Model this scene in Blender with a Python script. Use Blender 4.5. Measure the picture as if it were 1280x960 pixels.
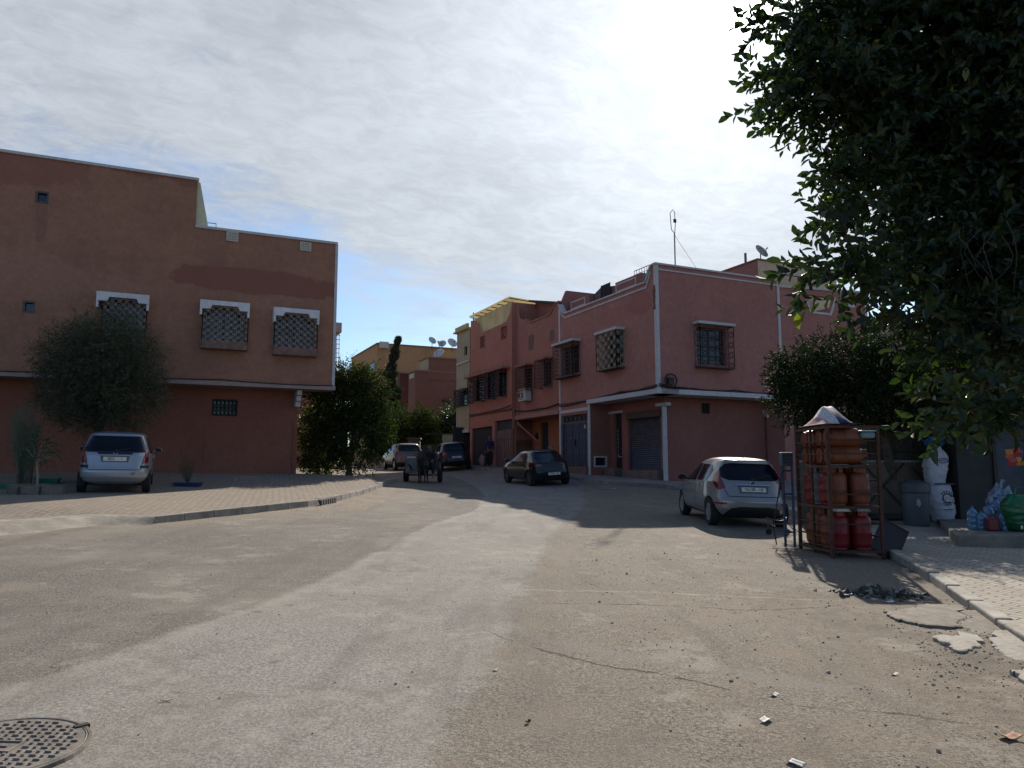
import bpy, bmesh, math, random
import numpy as np
from math import sin, cos, tan, pi, radians, atan, sqrt, exp
from mathutils import Vector, Matrix, noise as mnoise

random.seed(7); NR = np.random.default_rng(11)
scene = bpy.context.scene
for o in list(bpy.data.objects): bpy.data.objects.remove(o)
COL = scene.collection

# ---------------------------------------------------------------- camera, world, sun, exposure
FPX = 950.0; PITCH = atan(107/950.0); CZ = 1.6
cam_data = bpy.data.cameras.new("camera"); cam = bpy.data.objects.new("camera", cam_data); COL.objects.link(cam)
cam_data.sensor_width = 36; cam_data.lens = 36*FPX/1280; cam_data.clip_start = 0.05; cam_data.clip_end = 3000
cam.location = (0, 0, CZ); cam.rotation_euler = (pi/2+PITCH, 0, 0)
scene.camera = cam
scene.cycles.max_bounces = 4; scene.cycles.diffuse_bounces = 3; scene.cycles.transmission_bounces = 3; scene.cycles.glossy_bounces = 2
SUN_AZ = radians(16.5); SUN_EL = radians(32.3)
SUNV = Vector((sin(SUN_AZ)*cos(SUN_EL), cos(SUN_AZ)*cos(SUN_EL), sin(SUN_EL)))
sd = bpy.data.lights.new("sun", 'SUN'); sd.energy = 5.0; sd.angle = radians(0.6); sd.color = (1.0, 0.92, 0.81)
sun = bpy.data.objects.new("sun", sd); COL.objects.link(sun)
sun.rotation_euler = (-SUNV).to_track_quat('-Z', 'Y').to_euler(); sun.location = (5, 20, 30)
vs = scene.view_settings; vs.view_transform = 'Standard'; vs.look = 'None'; vs.exposure = 0.35; vs.gamma = 1; vs.use_curve_mapping = False

def N(nt, typ, **kw):
    n = nt.nodes.new(typ)
    for k, v in kw.items():
        if k in ('inputs',):
            for kk, vv in v.items(): n.inputs[kk].default_value = vv
        else: setattr(n, k, v)
    return n
def math_n(nt, op, a, b=None, c=None, clamp=False):
    n = nt.nodes.new('ShaderNodeMath'); n.operation = op; n.use_clamp = clamp
    for i, x in enumerate((a, b, c)):
        if x is None: continue
        if isinstance(x, (int, float)): n.inputs[i].default_value = x
        else: nt.links.new(x, n.inputs[i])
    return n.outputs[0]
def mix_c(nt, f, a, b, mode='MIX'):
    n = nt.nodes.new('ShaderNodeMix'); n.data_type = 'RGBA'; n.blend_type = mode
    for i, x in ((0, f), (6, a), (7, b)):
        if isinstance(x, (int, float)): n.inputs[i].default_value = x
        elif isinstance(x, (tuple, list)): n.inputs[i].default_value = (*x[:3], 1)
        else: nt.links.new(x, n.inputs[i])
    return n.outputs[2]
def ramp_n(nt, f, lo, hi, smooth=True):
    n = nt.nodes.new('ShaderNodeMapRange'); n.interpolation_type = 'SMOOTHSTEP' if smooth else 'LINEAR'
    n.inputs[1].default_value = lo; n.inputs[2].default_value = hi
    nt.links.new(f, n.inputs[0]); return n.outputs[0]
def noise_n(nt, vec, scale, detail=4, rough=.55, dist=0.0):
    n = nt.nodes.new('ShaderNodeTexNoise'); n.inputs['Scale'].default_value = scale
    n.inputs['Detail'].default_value = detail; n.inputs['Roughness'].default_value = rough; n.inputs['Distortion'].default_value = dist
    if vec is not None: nt.links.new(vec, n.inputs['Vector'])
    return n.outputs['Fac']
def dot_n(nt, vec, d):
    n = nt.nodes.new('ShaderNodeVectorMath'); n.operation = 'DOT_PRODUCT'
    nt.links.new(vec, n.inputs[0]); n.inputs[1].default_value = d; return n.outputs['Value']
def comb_n(nt, x, y, z):
    n = nt.nodes.new('ShaderNodeCombineXYZ')
    for i, q in enumerate((x, y, z)):
        if isinstance(q, (int, float)): n.inputs[i].default_value = q
        else: nt.links.new(q, n.inputs[i])
    return n.outputs[0]

world = bpy.data.worlds.new("World"); scene.world = world; world.use_nodes = True
nt = world.node_tree; nt.nodes.clear()
out = nt.nodes.new('ShaderNodeOutputWorld'); bg = nt.nodes.new('ShaderNodeBackground')
sky = nt.nodes.new('ShaderNodeTexSky'); sky.sky_type = 'NISHITA'; sky.sun_disc = False
sky.sun_elevation = SUN_EL; sky.sun_rotation = SUN_AZ; sky.air_density = 1.0; sky.dust_density = 0.6; sky.ozone_density = 1.6
tc = nt.nodes.new('ShaderNodeTexCoord'); dv = tc.outputs['Generated']
sep = nt.nodes.new('ShaderNodeSeparateXYZ'); nt.links.new(dv, sep.inputs[0])
zz = math_n(nt, 'MAXIMUM', sep.outputs[2], 0.0); zd = math_n(nt, 'ADD', zz, 0.16)
ux = math_n(nt, 'DIVIDE', sep.outputs[0], zd); uy = math_n(nt, 'DIVIDE', sep.outputs[1], zd)
# thin cirrus: streaks drawn out along a wind direction
wx = math_n(nt, 'ADD', math_n(nt, 'MULTIPLY', ux, 0.90), math_n(nt, 'MULTIPLY', uy, 0.43))
wy = math_n(nt, 'SUBTRACT', math_n(nt, 'MULTIPLY', uy, 0.90), math_n(nt, 'MULTIPLY', ux, 0.43))
v1 = comb_n(nt, math_n(nt, 'MULTIPLY', wx, 0.8), math_n(nt, 'MULTIPLY', wy, 1.1), 3.7)
v2 = comb_n(nt, math_n(nt, 'MULTIPLY', wx, 1.9), math_n(nt, 'MULTIPLY', wy, 2.9), 1.3)
n1 = noise_n(nt, v1, 1.0, 5, .55, .2); n2 = noise_n(nt, v2, 1.6, 8, .62, .35)
n3 = noise_n(nt, v2, 5.0, 9, .70, .5)
cl = math_n(nt, 'ADD', math_n(nt, 'MULTIPLY', n1, 0.46), math_n(nt, 'ADD', math_n(nt, 'MULTIPLY', n2, .34), math_n(nt, 'MULTIPLY', n3, .20)))
elev = ramp_n(nt, zz, 0.19, 0.41)
cov = math_n(nt, 'ADD', cl, math_n(nt, 'MULTIPLY', elev, 0.20)); cov = math_n(nt, 'SUBTRACT', cov, math_n(nt, 'MULTIPLY', ramp_n(nt, zz, .60, .85), .32))
sdot = dot_n(nt, dv, tuple(SUNV))
cov = math_n(nt, 'ADD', cov, math_n(nt, 'MULTIPLY', ramp_n(nt, sdot, .80, .995), .14))
cov = math_n(nt, 'SUBTRACT', cov, math_n(nt, 'MULTIPLY', ramp_n(nt, sdot, .45, .0), .22))
cmask = math_n(nt, 'MULTIPLY', ramp_n(nt, cov, 0.465, 0.675), 0.92)
glow1 = math_n(nt, 'POWER', math_n(nt, 'MAXIMUM', sdot, 0.0), 26)
glow2 = math_n(nt, 'POWER', math_n(nt, 'MAXIMUM', sdot, 0.0), 900)
cb = math_n(nt, 'ADD', 6.0, math_n(nt, 'ADD', math_n(nt, 'MULTIPLY', glow1, 4.6), math_n(nt, 'MULTIPLY', glow2, 140)))
cb = math_n(nt, 'MULTIPLY', cb, math_n(nt, 'ADD', .78, math_n(nt, 'ADD', math_n(nt, 'MULTIPLY', ramp_n(nt, n3, .32, .68), .17), math_n(nt, 'MULTIPLY', ramp_n(nt, n1, .35, .65), .18))))
cc = nt.nodes.new('ShaderNodeVectorMath'); cc.operation = 'SCALE'; cc.inputs[0].default_value = (0.91, 0.965, 1.03); nt.links.new(cb, cc.inputs['Scale'])
# a little of the aureole shows through the clear parts too
sk = mix_c(nt, 1.0, sky.outputs[0], (0.84, 1.0, 1.16), 'MULTIPLY')
colr = mix_c(nt, cmask, sk, cc.outputs[0])
nt.links.new(colr, bg.inputs[0]); bg.inputs[1].default_value = 0.088
nt.links.new(bg.outputs[0], out.inputs[0])

# ---------------------------------------------------------------- where things stand
def ray(x, y):
    a = x-640; b = 480-y
    return (a, FPX*cos(PITCH)-b*sin(PITCH), FPX*sin(PITCH)+b*cos(PITCH))
def sst(x): x = max(0., min(1., x)); return x*x*(3-2*x)
def base(X, Y):
    yy = Y if Y < 40 else 40+10*(1-exp(-(Y-40)/10))
    if Y < -10: yy = -10
    return .0313*yy-.0287*max(-14, min(9, X))
UX, UY = sin(radians(65.3)), cos(radians(65.3))      # along the two long facades
VX, VY = -UY, UX                                     # along the side street
CR = (5.7, 29.5); CL = (-6.5, 28.0)                  # corners of the two corner houses
def seg_dist(px, py, o, d, a, b):
    k = max(a, min(b, (px-o[0])*d[0]+(py-o[1])*d[1]))
    return sqrt((px-o[0]-k*d[0])**2+(py-o[1]-k*d[1])**2)
def H(X, Y):
    z = base(X, Y)
    dr = min(seg_dist(X, Y, CR, (UX, UY), 0, 14), seg_dist(X, Y, CR, (VX, VY), 0, 24))
    dl = seg_dist(X, Y, CL, (UX, UY), -16, -1)
    # the ground lifts towards the house fronts
    t = Y
    return z+.28*sst(1-dr/4.5)+.22*sst(1-dl/5.5)
def G(x, y, dz=0.0):
    r = ray(x, y); lo, hi = 0., .2
    for _ in range(60):
        m = (lo+hi)/2
        if CZ+r[2]*m > H(r[0]*m, r[1]*m)+dz: lo = m
        else: hi = m
    return Vector((r[0]*lo, r[1]*lo, CZ+r[2]*lo))
def at(x, y, Y):
    r = ray(x, y); t = Y/r[1]; return Vector((r[0]*t, Y, CZ+r[2]*t))
class Frame:
    """a vertical plane: origin, direction along it, sign of the outward normal"""
    def __init__(s, o, d, sg):
        s.o = o; s.d = d; s.n = (d[1]*sg, -d[0]*sg)
    def P(s, a, z, o=0.): return (s.o[0]+s.d[0]*a+s.n[0]*o, s.o[1]+s.d[1]*a+s.n[1]*o, z)
    def uv(s, x, y, o=0.):
        r = ray(x, y); ox = s.o[0]+s.n[0]*o; oy = s.o[1]+s.n[1]*o
        det = -r[0]*s.d[1]+r[1]*s.d[0]
        t = (-ox*s.d[1]+oy*s.d[0])/det
        return ((r[0]*t-ox)*s.d[0]+(r[1]*t-oy)*s.d[1], CZ+r[2]*t)
    def rect(s, x0, x1, yt, yb, o=0.):
        xm = (x0+x1)/2
        a = s.uv(x0, (yt+yb)/2, o)[0]; b = s.uv(x1, (yt+yb)/2, o)[0]
        return (min(a, b), max(a, b), s.uv(xm, yb, o)[1], s.uv(xm, yt, o)[1])
FL = Frame(CL, (UX, UY), 1)       # front of the left corner house (s negative to the left)
FB = Frame(CR, (UX, UY), 1)       # front of the right corner house (s positive to the right)
FA = Frame(CR, (VX, VY), -1)      # its side along the street (s positive going away)

# ---------------------------------------------------------------- objects
def tag(o, label=None, cat=None, group=None, kind=None):
    if label: o['label'] = label
    if cat: o['category'] = cat
    if group: o['group'] = group
    if kind: o['kind'] = kind
    return o
def thing(name, label, cat, loc=(0, 0, 0), rz=0., group=None):
    o = bpy.data.objects.new(name, None); COL.objects.link(o); o.location = loc; o.rotation_euler = (0, 0, rz); o.empty_display_size = .2
    return tag(o, label, cat, group)
def copy_tree(o, parent=None):
    c = o.copy(); COL.objects.link(c); c.parent = parent
    for ch in list(o.children): copy_tree(ch, c)
    return c
class MB:
    def __init__(s): s.v = []; s.f = []; s.mi = []
    def add(s, vs, fs, m=0):
        b = len(s.v); s.v += [tuple(q) for q in vs]; s.f += [tuple(i+b for i in q) for q in fs]; s.mi += [m]*len(fs); return s
    def hexa(s, p, m=0):   # 8 points: bottom ring then top ring
        return s.add(p, [(0, 3, 2, 1), (4, 5, 6, 7), (0, 1, 5, 4), (1, 2, 6, 5), (2, 3, 7, 6), (3, 0, 4, 7)], m)
    def box(s, x0, x1, y0, y1, z0, z1, m=0, M=None):
        p = [(x0, y0, z0), (x1, y0, z0), (x1, y1, z0), (x0, y1, z0), (x0, y0, z1), (x1, y0, z1), (x1, y1, z1), (x0, y1, z1)]
        if M is not None: p = [M @ Vector(q) for q in p]
        return s.hexa(p, m)
    def fbox(s, F, a0, a1, z0, z1, o0, o1, m=0):
        p = [F.P(a0, z0, o0), F.P(a1, z0, o0), F.P(a1, z0, o1), F.P(a0, z0, o1), F.P(a0, z1, o0), F.P(a1, z1, o0), F.P(a1, z1, o1), F.P(a0, z1, o1)]
        return s.hexa(p, m)
    def prism(s, F, poly, o0, o1, m=0):   # poly in (a,z)
        n = len(poly)
        v = [F.P(a, z, o0) for a, z in poly]+[F.P(a, z, o1) for a, z in poly]
        f = [tuple(range(n)), tuple(range(2*n-1, n-1, -1))]+[(i, (i+1) % n, n+(i+1) % n, n+i) for i in range(n)]
        return s.add(v, f, m)
    def tube(s, pts, r, seg=8, m=0, cap=True):
        pts = [Vector(p) for p in pts]; n = len(pts); rr = r if isinstance(r, (list, tuple)) else [r]*n
        vs = []; prev = None
        for i, p in enumerate(pts):
            t = (pts[min(i+1, n-1)]-pts[max(i-1, 0)]).normalized()
            if prev is None: a = t.orthogonal().normalized()
            else:
                a = (prev-t*prev.dot(t))
                a = a.normalized() if a.length > 1e-6 else t.orthogonal().normalized()
            prev = a; b = t.cross(a)
            for k in range(seg):
                q = 2*pi*k/seg; vs.append(p+(a*cos(q)+b*sin(q))*rr[i])
        fs = [(i*seg+k, i*seg+(k+1) % seg, (i+1)*seg+(k+1) % seg, (i+1)*seg+k) for i in range(n-1) for k in range(seg)]
        if cap: fs += [tuple(range(seg-1, -1, -1)), tuple(range((n-1)*seg, n*seg))]
        return s.add(vs, fs, m)
    def lathe(s, prof, seg=20, M=None, m=0):   # prof (r,z) bottom to top
        vs = []
        for r, z in prof:
            for k in range(seg):
                q = 2*pi*k/seg; p = Vector((r*cos(q), r*sin(q), z)); vs.append(M @ p if M is not None else p)
        n = len(prof)
        fs = [(i*seg+k, i*seg+(k+1) % seg, (i+1)*seg+(k+1) % seg, (i+1)*seg+k) for i in range(n-1) for k in range(seg)]
        fs += [tuple(range(seg-1, -1, -1)), tuple(range((n-1)*seg, n*seg))]
        return s.add(vs, fs, m)
    def build(s, name, mats, parent=None, local=False, smooth=None, loc=None, bevel=0):
        me = bpy.data.meshes.new(name)
        off = Vector((0, 0, 0))
        if loc is not None: off = Vector(loc)
        elif parent is not None and not local:
            r = parent
            while r.parent: r = r.parent
            off = r.location.copy()
        me.from_pydata([tuple(Vector(q)-off) for q in s.v] if not local else s.v, [], s.f)
        if not isinstance(mats, (list, tuple)): mats = [mats]
        for mm in mats: me.materials.append(mm)
        if len(mats) > 1: me.polygons.foreach_set('material_index', s.mi)
        me.update()
        if smooth is not None:
            me.shade_smooth(); me.set_sharp_from_angle(angle=radians(smooth))
        o = bpy.data.objects.new(name, me); COL.objects.link(o)
        if parent is not None: o.parent = parent
        elif loc is not None: o.location = loc
        if bevel:
            b = o.modifiers.new('bevel', 'BEVEL'); b.width = bevel; b.segments = 2; b.limit_method = 'ANGLE'; b.angle_limit = radians(40)
        return o

# ---------------------------------------------------------------- materials
MATS = {}
def pbsdf(name):
    m = bpy.data.materials.new(name); m.use_nodes = True; nt = m.node_tree
    return m, nt, nt.nodes['Principled BSDF']
def objvec(nt):
    t = nt.nodes.new('ShaderNodeTexCoord'); return t.outputs['Object']
def bump(nt, b, h, strength=.3, dist=.01, prev=None):
    n = nt.nodes.new('ShaderNodeBump'); n.inputs['Strength'].default_value = strength; n.inputs['Distance'].default_value = dist
    nt.links.new(h, n.inputs['Height'])
    if prev is not None: nt.links.new(prev, n.inputs['Normal'])
    nt.links.new(n.outputs[0], b.inputs['Normal']); return n.outputs[0]
def plaster(name, col, dark=.82, rough=.93, dirs=None, patches=(), grain=28, gstr=.5, streak=.25, blot=None):
    """painted render: blotchy paint, vertical rain streaks, coarse grain; patches = repainted areas (s, z, half s, half z, colour, strength)"""
    if name in MATS: return MATS[name]
    m, nt, b = pbsdf(name); v = objvec(nt)
    big = ramp_n(nt, noise_n(nt, v, .55, 5, .6), .3, .7)
    c = mix_c(nt, big, tuple(q*dark for q in col), col)
    med = ramp_n(nt, noise_n(nt, v, 3.2, 5, .65), .35, .75)
    c = mix_c(nt, math_n(nt, 'MULTIPLY', med, .35), c, tuple(min(1, q*1.22) for q in (blot or col)))
    d = dirs or (UX, UY); sx = dot_n(nt, v, (d[0], d[1], 0)); sp = nt.nodes.new('ShaderNodeSeparateXYZ'); nt.links.new(v, sp.inputs[0])
    st = noise_n(nt, comb_n(nt, math_n(nt, 'MULTIPLY', sx, 3.0), math_n(nt, 'MULTIPLY', sp.outputs[2], .25), 0), 1.0, 5, .7)
    c = mix_c(nt, math_n(nt, 'MULTIPLY', ramp_n(nt, st, .5, .8), streak), c, tuple(q*.55 for q in col))
    wob = math_n(nt, 'ADD', math_n(nt, 'MULTIPLY', math_n(nt, 'SUBTRACT', noise_n(nt, v, .9, 7, .66), .5), 3.4), math_n(nt, 'MULTIPLY', math_n(nt, 'SUBTRACT', noise_n(nt, v, 7, 5, .7), .5), .8))
    for (ps, pz, hs, hz, pc, pst) in patches:
        a = math_n(nt, 'ABSOLUTE', math_n(nt, 'DIVIDE', math_n(nt, 'SUBTRACT', sx, ps), hs))
        e = math_n(nt, 'ABSOLUTE', math_n(nt, 'DIVIDE', math_n(nt, 'SUBTRACT', sp.outputs[2], pz), hz))
        r = math_n(nt, 'ADD', math_n(nt, 'POWER', a, 3), math_n(nt, 'POWER', e, 3))
        mk = ramp_n(nt, math_n(nt, 'ADD', r, wob), 1.06, .84)
        c = mix_c(nt, math_n(nt, 'MULTIPLY', mk, pst), c, pc)
    gr_ = ramp_n(nt, noise_n(nt, v, grain*.35, 5, .75), .35, .72); c = mix_c(nt, math_n(nt, 'MULTIPLY', gr_, .48), c, tuple(q*.62 for q in col))
    stn = math_n(nt, 'MULTIPLY', ramp_n(nt, noise_n(nt, v, .35, 8, .72), .52, .66), .28); c = mix_c(nt, stn, c, tuple(q*.6 for q in col))
    nt.links.new(c, b.inputs['Base Color']); b.inputs['Roughness'].default_value = rough; b.inputs['Specular IOR Level'].default_value = .2
    g = noise_n(nt, v, grain, 6, .7); g2 = noise_n(nt, v, 2.2, 4, .6)
    h = math_n(nt, 'ADD', math_n(nt, 'MULTIPLY', g, .5), g2)
    bump(nt, b, h, gstr, .03)
    MATS[name] = m; return m
def paint(name, col, rough=.5, metal=0., var=.15, scale=6, bmp=0., coat=0., dirt=None, spec=.5):
    if name in MATS: return MATS[name]
    m, nt, b = pbsdf(name); v = objvec(nt)
    n = ramp_n(nt, noise_n(nt, v, scale, 5, .65), .3, .75)
    c = mix_c(nt, n, tuple(q*(1-var) for q in col), tuple(min(1, q*(1+var*.5)) for q in col))
    if dirt:
        n2 = ramp_n(nt, noise_n(nt, v, scale*.6, 7, .72), .5, .66); c = mix_c(nt, math_n(nt, 'MULTIPLY', n2, dirt[1]), c, dirt[0])
    nt.links.new(c, b.inputs['Base Color'])
    b.inputs['Roughness'].default_value = rough; b.inputs['Metallic'].default_value = metal; b.inputs['Specular IOR Level'].default_value = spec
    if coat: b.inputs['Coat Weight'].default_value = coat; b.inputs['Coat Roughness'].default_value = .06
    if bmp: bump(nt, b, noise_n(nt, v, scale*5, 5, .6), bmp, .01)
    MATS[name] = m; return m
def leafmat(name, c1, c2, trans=.35, rough=.45, yellow=None, spec=.5, tint=(1.5, 1.9, .7)):
    if name in MATS: return MATS[name]
    m, nt, b = pbsdf(name); g = nt.nodes.new('ShaderNodeNewGeometry')
    r = g.outputs['Random Per Island']
    c = mix_c(nt, r, c1, c2)
    v = objvec(nt); n = ramp_n(nt, noise_n(nt, v, 1.3, 3, .5), .35, .7)
    c = mix_c(nt, math_n(nt, 'MULTIPLY', n, .5), c, tuple(q*1.5 for q in c2))
    if yellow: c = mix_c(nt, math_n(nt, 'MULTIPLY', ramp_n(nt, r, yellow[1], 1.0, False), 1.), c, yellow[0])
    nt.links.new(c, b.inputs['Base Color']); b.inputs['Roughness'].default_value = rough; b.inputs['Specular IOR Level'].default_value = spec
    tr = nt.nodes.new('ShaderNodeBsdfTranslucent')
    tcx = mix_c(nt, 1.0, c, tint, 'MULTIPLY'); nt.links.new(tcx, tr.inputs[0])
    mx = nt.nodes.new('ShaderNodeMixShader'); mx.inputs[0].default_value = trans
    o = nt.nodes['Material Output']; nt.links.new(b.outputs[0], mx.inputs[1]); nt.links.new(tr.outputs[0], mx.inputs[2]); nt.links.new(mx.outputs[0], o.inputs[0])
    MATS[name] = m; return m
def glassmat(name, col=(.012, .015, .018), rough=.06, spec=.6):
    return paint(name, col, rough, 0, .2, 3, 0, 0, None, spec)

WHITE = plaster('white_trim', (.56, .52, .51), .85, gstr=.2, streak=.4)
CREAM = plaster('cream_wall', (.55, .50, .36), .85, gstr=.3)
BARK = paint('bark', (.10, .075, .055), .95, 0, .5, 9, .8)
IRON_D = paint('dark_iron', (.035, .03, .032), .6, .3, .4, 8)
IRON_W = paint('aged_white_iron', (.26, .205, .18), .7, 0, .35, 5, dirt=((.12, .07, .05), .6))
PANE = glassmat('window_pane')
BLACK = paint('black_void', (.008, .008, .009), .8, 0, .2)
CONC = paint('concrete', (.26, .24, .21), .95, 0, .35, 2.5, .6, dirt=((.12, .10, .08), .6))

# ================================================================ ground, road, pavements
def road_mat():
    m, nt, b = pbsdf('road_surface'); v = objvec(nt)
    sp = nt.nodes.new('ShaderNodeSeparateXYZ'); nt.links.new(v, sp.inputs[0]); X, Y = sp.outputs[0], sp.outputs[1]
    def curve(pts, t, t0, t1, v0, v1):
        n = nt.nodes.new('ShaderNodeFloatCurve'); c = n.mapping.curves[0]
        q = sorted(((a-t0)/(t1-t0), (bb-v0)/(v1-v0)) for a, bb in pts)
        c.points[0].location = q[0]; c.points[1].location = q[-1]
        for a, bb in q[1:-1]: c.points.new(a, bb)
        for pt in c.points: pt.handle_type = 'AUTO'
        n.mapping.extend = 'EXTRAPOLATED'
        n.mapping.update()
        nt.links.new(math_n(nt, 'DIVIDE', math_n(nt, 'SUBTRACT', t, t0), t1-t0), n.inputs[1])
        return math_n(nt, 'ADD', math_n(nt, 'MULTIPLY', n.outputs[0], v1-v0), v0)
    Lp = [G(*p) for p in ((0, 865), (150, 815), (300, 765), (450, 700), (550, 652), (600, 632))]
    Rp = [G(*p) for p in ((540, 960), (575, 880), (620, 810), (650, 745), (690, 668), (730, 630))]
    wn = math_n(nt, 'SUBTRACT', noise_n(nt, v, .9, 6, .65), .5)
    xl = curve([(p.y, p.x) for p in Lp]+[(40, -3.5)], Y, 0, 45, -8, 8)
    xr = curve([(p.y, p.x) for p in Rp]+[(40, 3)], Y, 0, 45, -8, 8)
    dl = math_n(nt, 'ADD', math_n(nt, 'SUBTRACT', X, xl), math_n(nt, 'MULTIPLY', wn, .55))
    dr = math_n(nt, 'ADD', math_n(nt, 'SUBTRACT', xr, X), math_n(nt, 'MULTIPLY', wn, .7))
    ml = ramp_n(nt, dl, -.05, .07); mr = ramp_n(nt, math_n(nt, 'ADD', dr, math_n(nt, 'MULTIPLY', math_n(nt, 'SUBTRACT', noise_n(nt, v, 5, 6, .7), .5), .7)), -.09, .09)
    patch = math_n(nt, 'MULTIPLY', ml, mr)
    fine = noise_n(nt, v, 120, 3, .7); fine2 = noise_n(nt, v, 45, 4, .75); mid = noise_n(nt, v, 7, 5, .6); big = noise_n(nt, v, .8, 6, .62)
    # old speckled asphalt on the left, dust and earth on the right, pale worn strip between them
    asph = mix_c(nt, ramp_n(nt, fine2, .38, .63), (.062, .057, .051), (.205, .188, .166))
    asph = mix_c(nt, ramp_n(nt, big, .42, .72), asph, (.195, .175, .15))
    strip = mix_c(nt, ramp_n(nt, fine2, .37, .65), (.125, .121, .112), (.285, .275, .255))
    strip = mix_c(nt, math_n(nt, 'MULTIPLY', ramp_n(nt, big, .4, .7), .55), strip, (.165, .15, .13))
    dust = mix_c(nt, ramp_n(nt, fine2, .37, .64), (.075, .063, .051), (.26, .228, .188))
    dust = mix_c(nt, ramp_n(nt, noise_n(nt, v, 1.7, 7, .7), .48, .66), dust, (.19, .155, .118))
    dust = mix_c(nt, math_n(nt, 'MULTIPLY', ramp_n(nt, noise_n(nt, v, 3.1, 6, .7), .55, .7), .6), dust, (.105, .082, .062))
    strip = mix_c(nt, math_n(nt, 'MULTIPLY', ramp_n(nt, noise_n(nt, v, 2.6, 7, .7), .5, .68), .5), strip, (.30, .285, .255))
    soil = math_n(nt, 'MULTIPLY', ramp_n(nt, math_n(nt, 'ADD', X, math_n(nt, 'MULTIPLY', wn, 2.5)), 2.2, 3.4), ramp_n(nt, Y, 10.5, 8.5)); dust = mix_c(nt, math_n(nt, 'MULTIPLY', soil, .7), dust, mix_c(nt, ramp_n(nt, noise_n(nt, v, 6, 7, .72), .35, .68), (.075, .058, .043), (.21, .17, .125)))
    wide = noise_n(nt, v, .33, 5, .7); dust = mix_c(nt, math_n(nt, 'MULTIPLY', ramp_n(nt, wide, .45, .62), .5), dust, (.15, .132, .11))
    side = ramp_n(nt, math_n(nt, 'SUBTRACT', X, math_n(nt, 'ADD', xr, -.3)), -.2, .5)
    c = mix_c(nt, side, asph, dust)
    c = mix_c(nt, patch, c, strip)
    # pale rim where the strip was laid over the old asphalt
    rim = math_n(nt, 'MULTIPLY', ramp_n(nt, dl, -.10, .02), ramp_n(nt, dl, .32, .03))
    rim = math_n(nt, 'MULTIPLY', rim, ramp_n(nt, noise_n(nt, v, 2.0, 4, .6), .35, .6))
    c = mix_c(nt, math_n(nt, 'MULTIPLY', rim, .5), c, (.28, .26, .225))
    # dust swept to the left kerb
    kd = ramp_n(nt, math_n(nt, 'ADD', math_n(nt, 'ADD', math_n(nt, 'MULTIPLY', X, -.60), math_n(nt, 'MULTIPLY', Y, .42)), math_n(nt, 'MULTIPLY', wn, 2.2)), 8.6, 10.2)
    kd = math_n(nt, 'MULTIPLY', kd, ramp_n(nt, X, -2.2, -4.0))
    c = mix_c(nt, math_n(nt, 'MULTIPLY', kd, .8), c, (.215, .18, .135))
    # cracks and trench edges: lines Y(X)
    hb = None
    for pts, w, col, st in (([G(*p) for p in ((640, 733), (760, 738), (880, 742), (1060, 748))], .045, (.34, .29, .225), .55),
                            ([G(*p) for p in ((640, 752), (800, 756), (960, 760), (1060, 752))], .03, (.10, .08, .06), .7),
                            ([G(*p) for p in ((600, 785), (740, 828), (860, 850), (980, 880), (1070, 888), (1200, 905))], .03, (.045, .036, .028), .9),
                            ([G(*p) for p in ((610, 770), (740, 812), (860, 832), (980, 850), (1120, 868))], .22, (.175, .165, .145), .6)):
        yc = curve([(p.x, p.y) for p in pts], X, -2, 8, 0, 14)
        d = math_n(nt, 'ABSOLUTE', math_n(nt, 'ADD', math_n(nt, 'SUBTRACT', Y, yc), math_n(nt, 'MULTIPLY', math_n(nt, 'SUBTRACT', noise_n(nt, v, 3.5, 6, .7), .5), .35)))
        inx = math_n(nt, 'MULTIPLY', ramp_n(nt, X, pts[0].x-.1, pts[0].x+.5), ramp_n(nt, X, pts[-1].x+.2, pts[-1].x-.4))
        mk = math_n(nt, 'MULTIPLY', math_n(nt, 'MULTIPLY', ramp_n(nt, d, w, w*.35), inx), math_n(nt, 'MULTIPLY', ramp_n(nt, noise_n(nt, v, 2.3, 4, .6), .36, .52), st))
        c = mix_c(nt, mk, c, col)
        if w < .035: hb = mk if hb is None else math_n(nt, 'MAXIMUM', hb, mk)
    # worn dark wheel tracks and damp-looking patches
    trk = noise_n(nt, comb_n(nt, math_n(nt, 'MULTIPLY', X, 1.9), math_n(nt, 'MULTIPLY', Y, .22), 5.0), 1.0, 5, .6)
    c = mix_c(nt, math_n(nt, 'MULTIPLY', ramp_n(nt, trk, .50, .68), .38), c, (.085, .077, .068))
    blo = noise_n(nt, v, 1.25, 8, .74); c = mix_c(nt, math_n(nt, 'MULTIPLY', ramp_n(nt, blo, .55, .63), .42), c, (.10, .087, .072)); c = mix_c(nt, math_n(nt, 'MULTIPLY', ramp_n(nt, blo, .44, .37), .35), c, (.33, .31, .275))
    # oil spots and gum
    sp2 = ramp_n(nt, noise_n(nt, v, 5.5, 2, .4), .70, .76); c = mix_c(nt, math_n(nt, 'MULTIPLY', sp2, .55), c, (.07, .062, .052))
    vo = nt.nodes.new('ShaderNodeTexVoronoi'); vo.inputs['Scale'].default_value = 34; nt.links.new(v, vo.inputs['Vector'])
    peb = ramp_n(nt, vo.outputs['Distance'], .17, .08); sel = ramp_n(nt, vo.outputs['Color'], .62, .7)
    c = mix_c(nt, math_n(nt, 'MULTIPLY', math_n(nt, 'MULTIPLY', peb, sel), math_n(nt, 'MULTIPLY', side, .8)), c, (.42, .38, .32))
    c = mix_c(nt, math_n(nt, 'MULTIPLY', ramp_n(nt, fine, .55, .63), .5), c, (.40, .37, .33))
    c = mix_c(nt, math_n(nt, 'MULTIPLY', ramp_n(nt, fine, .44, .36), .6), c, (.05, .042, .035))
    c = mix_c(nt, 1.0, c, (1.10, 1.06, 1.0), 'MULTIPLY')
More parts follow.
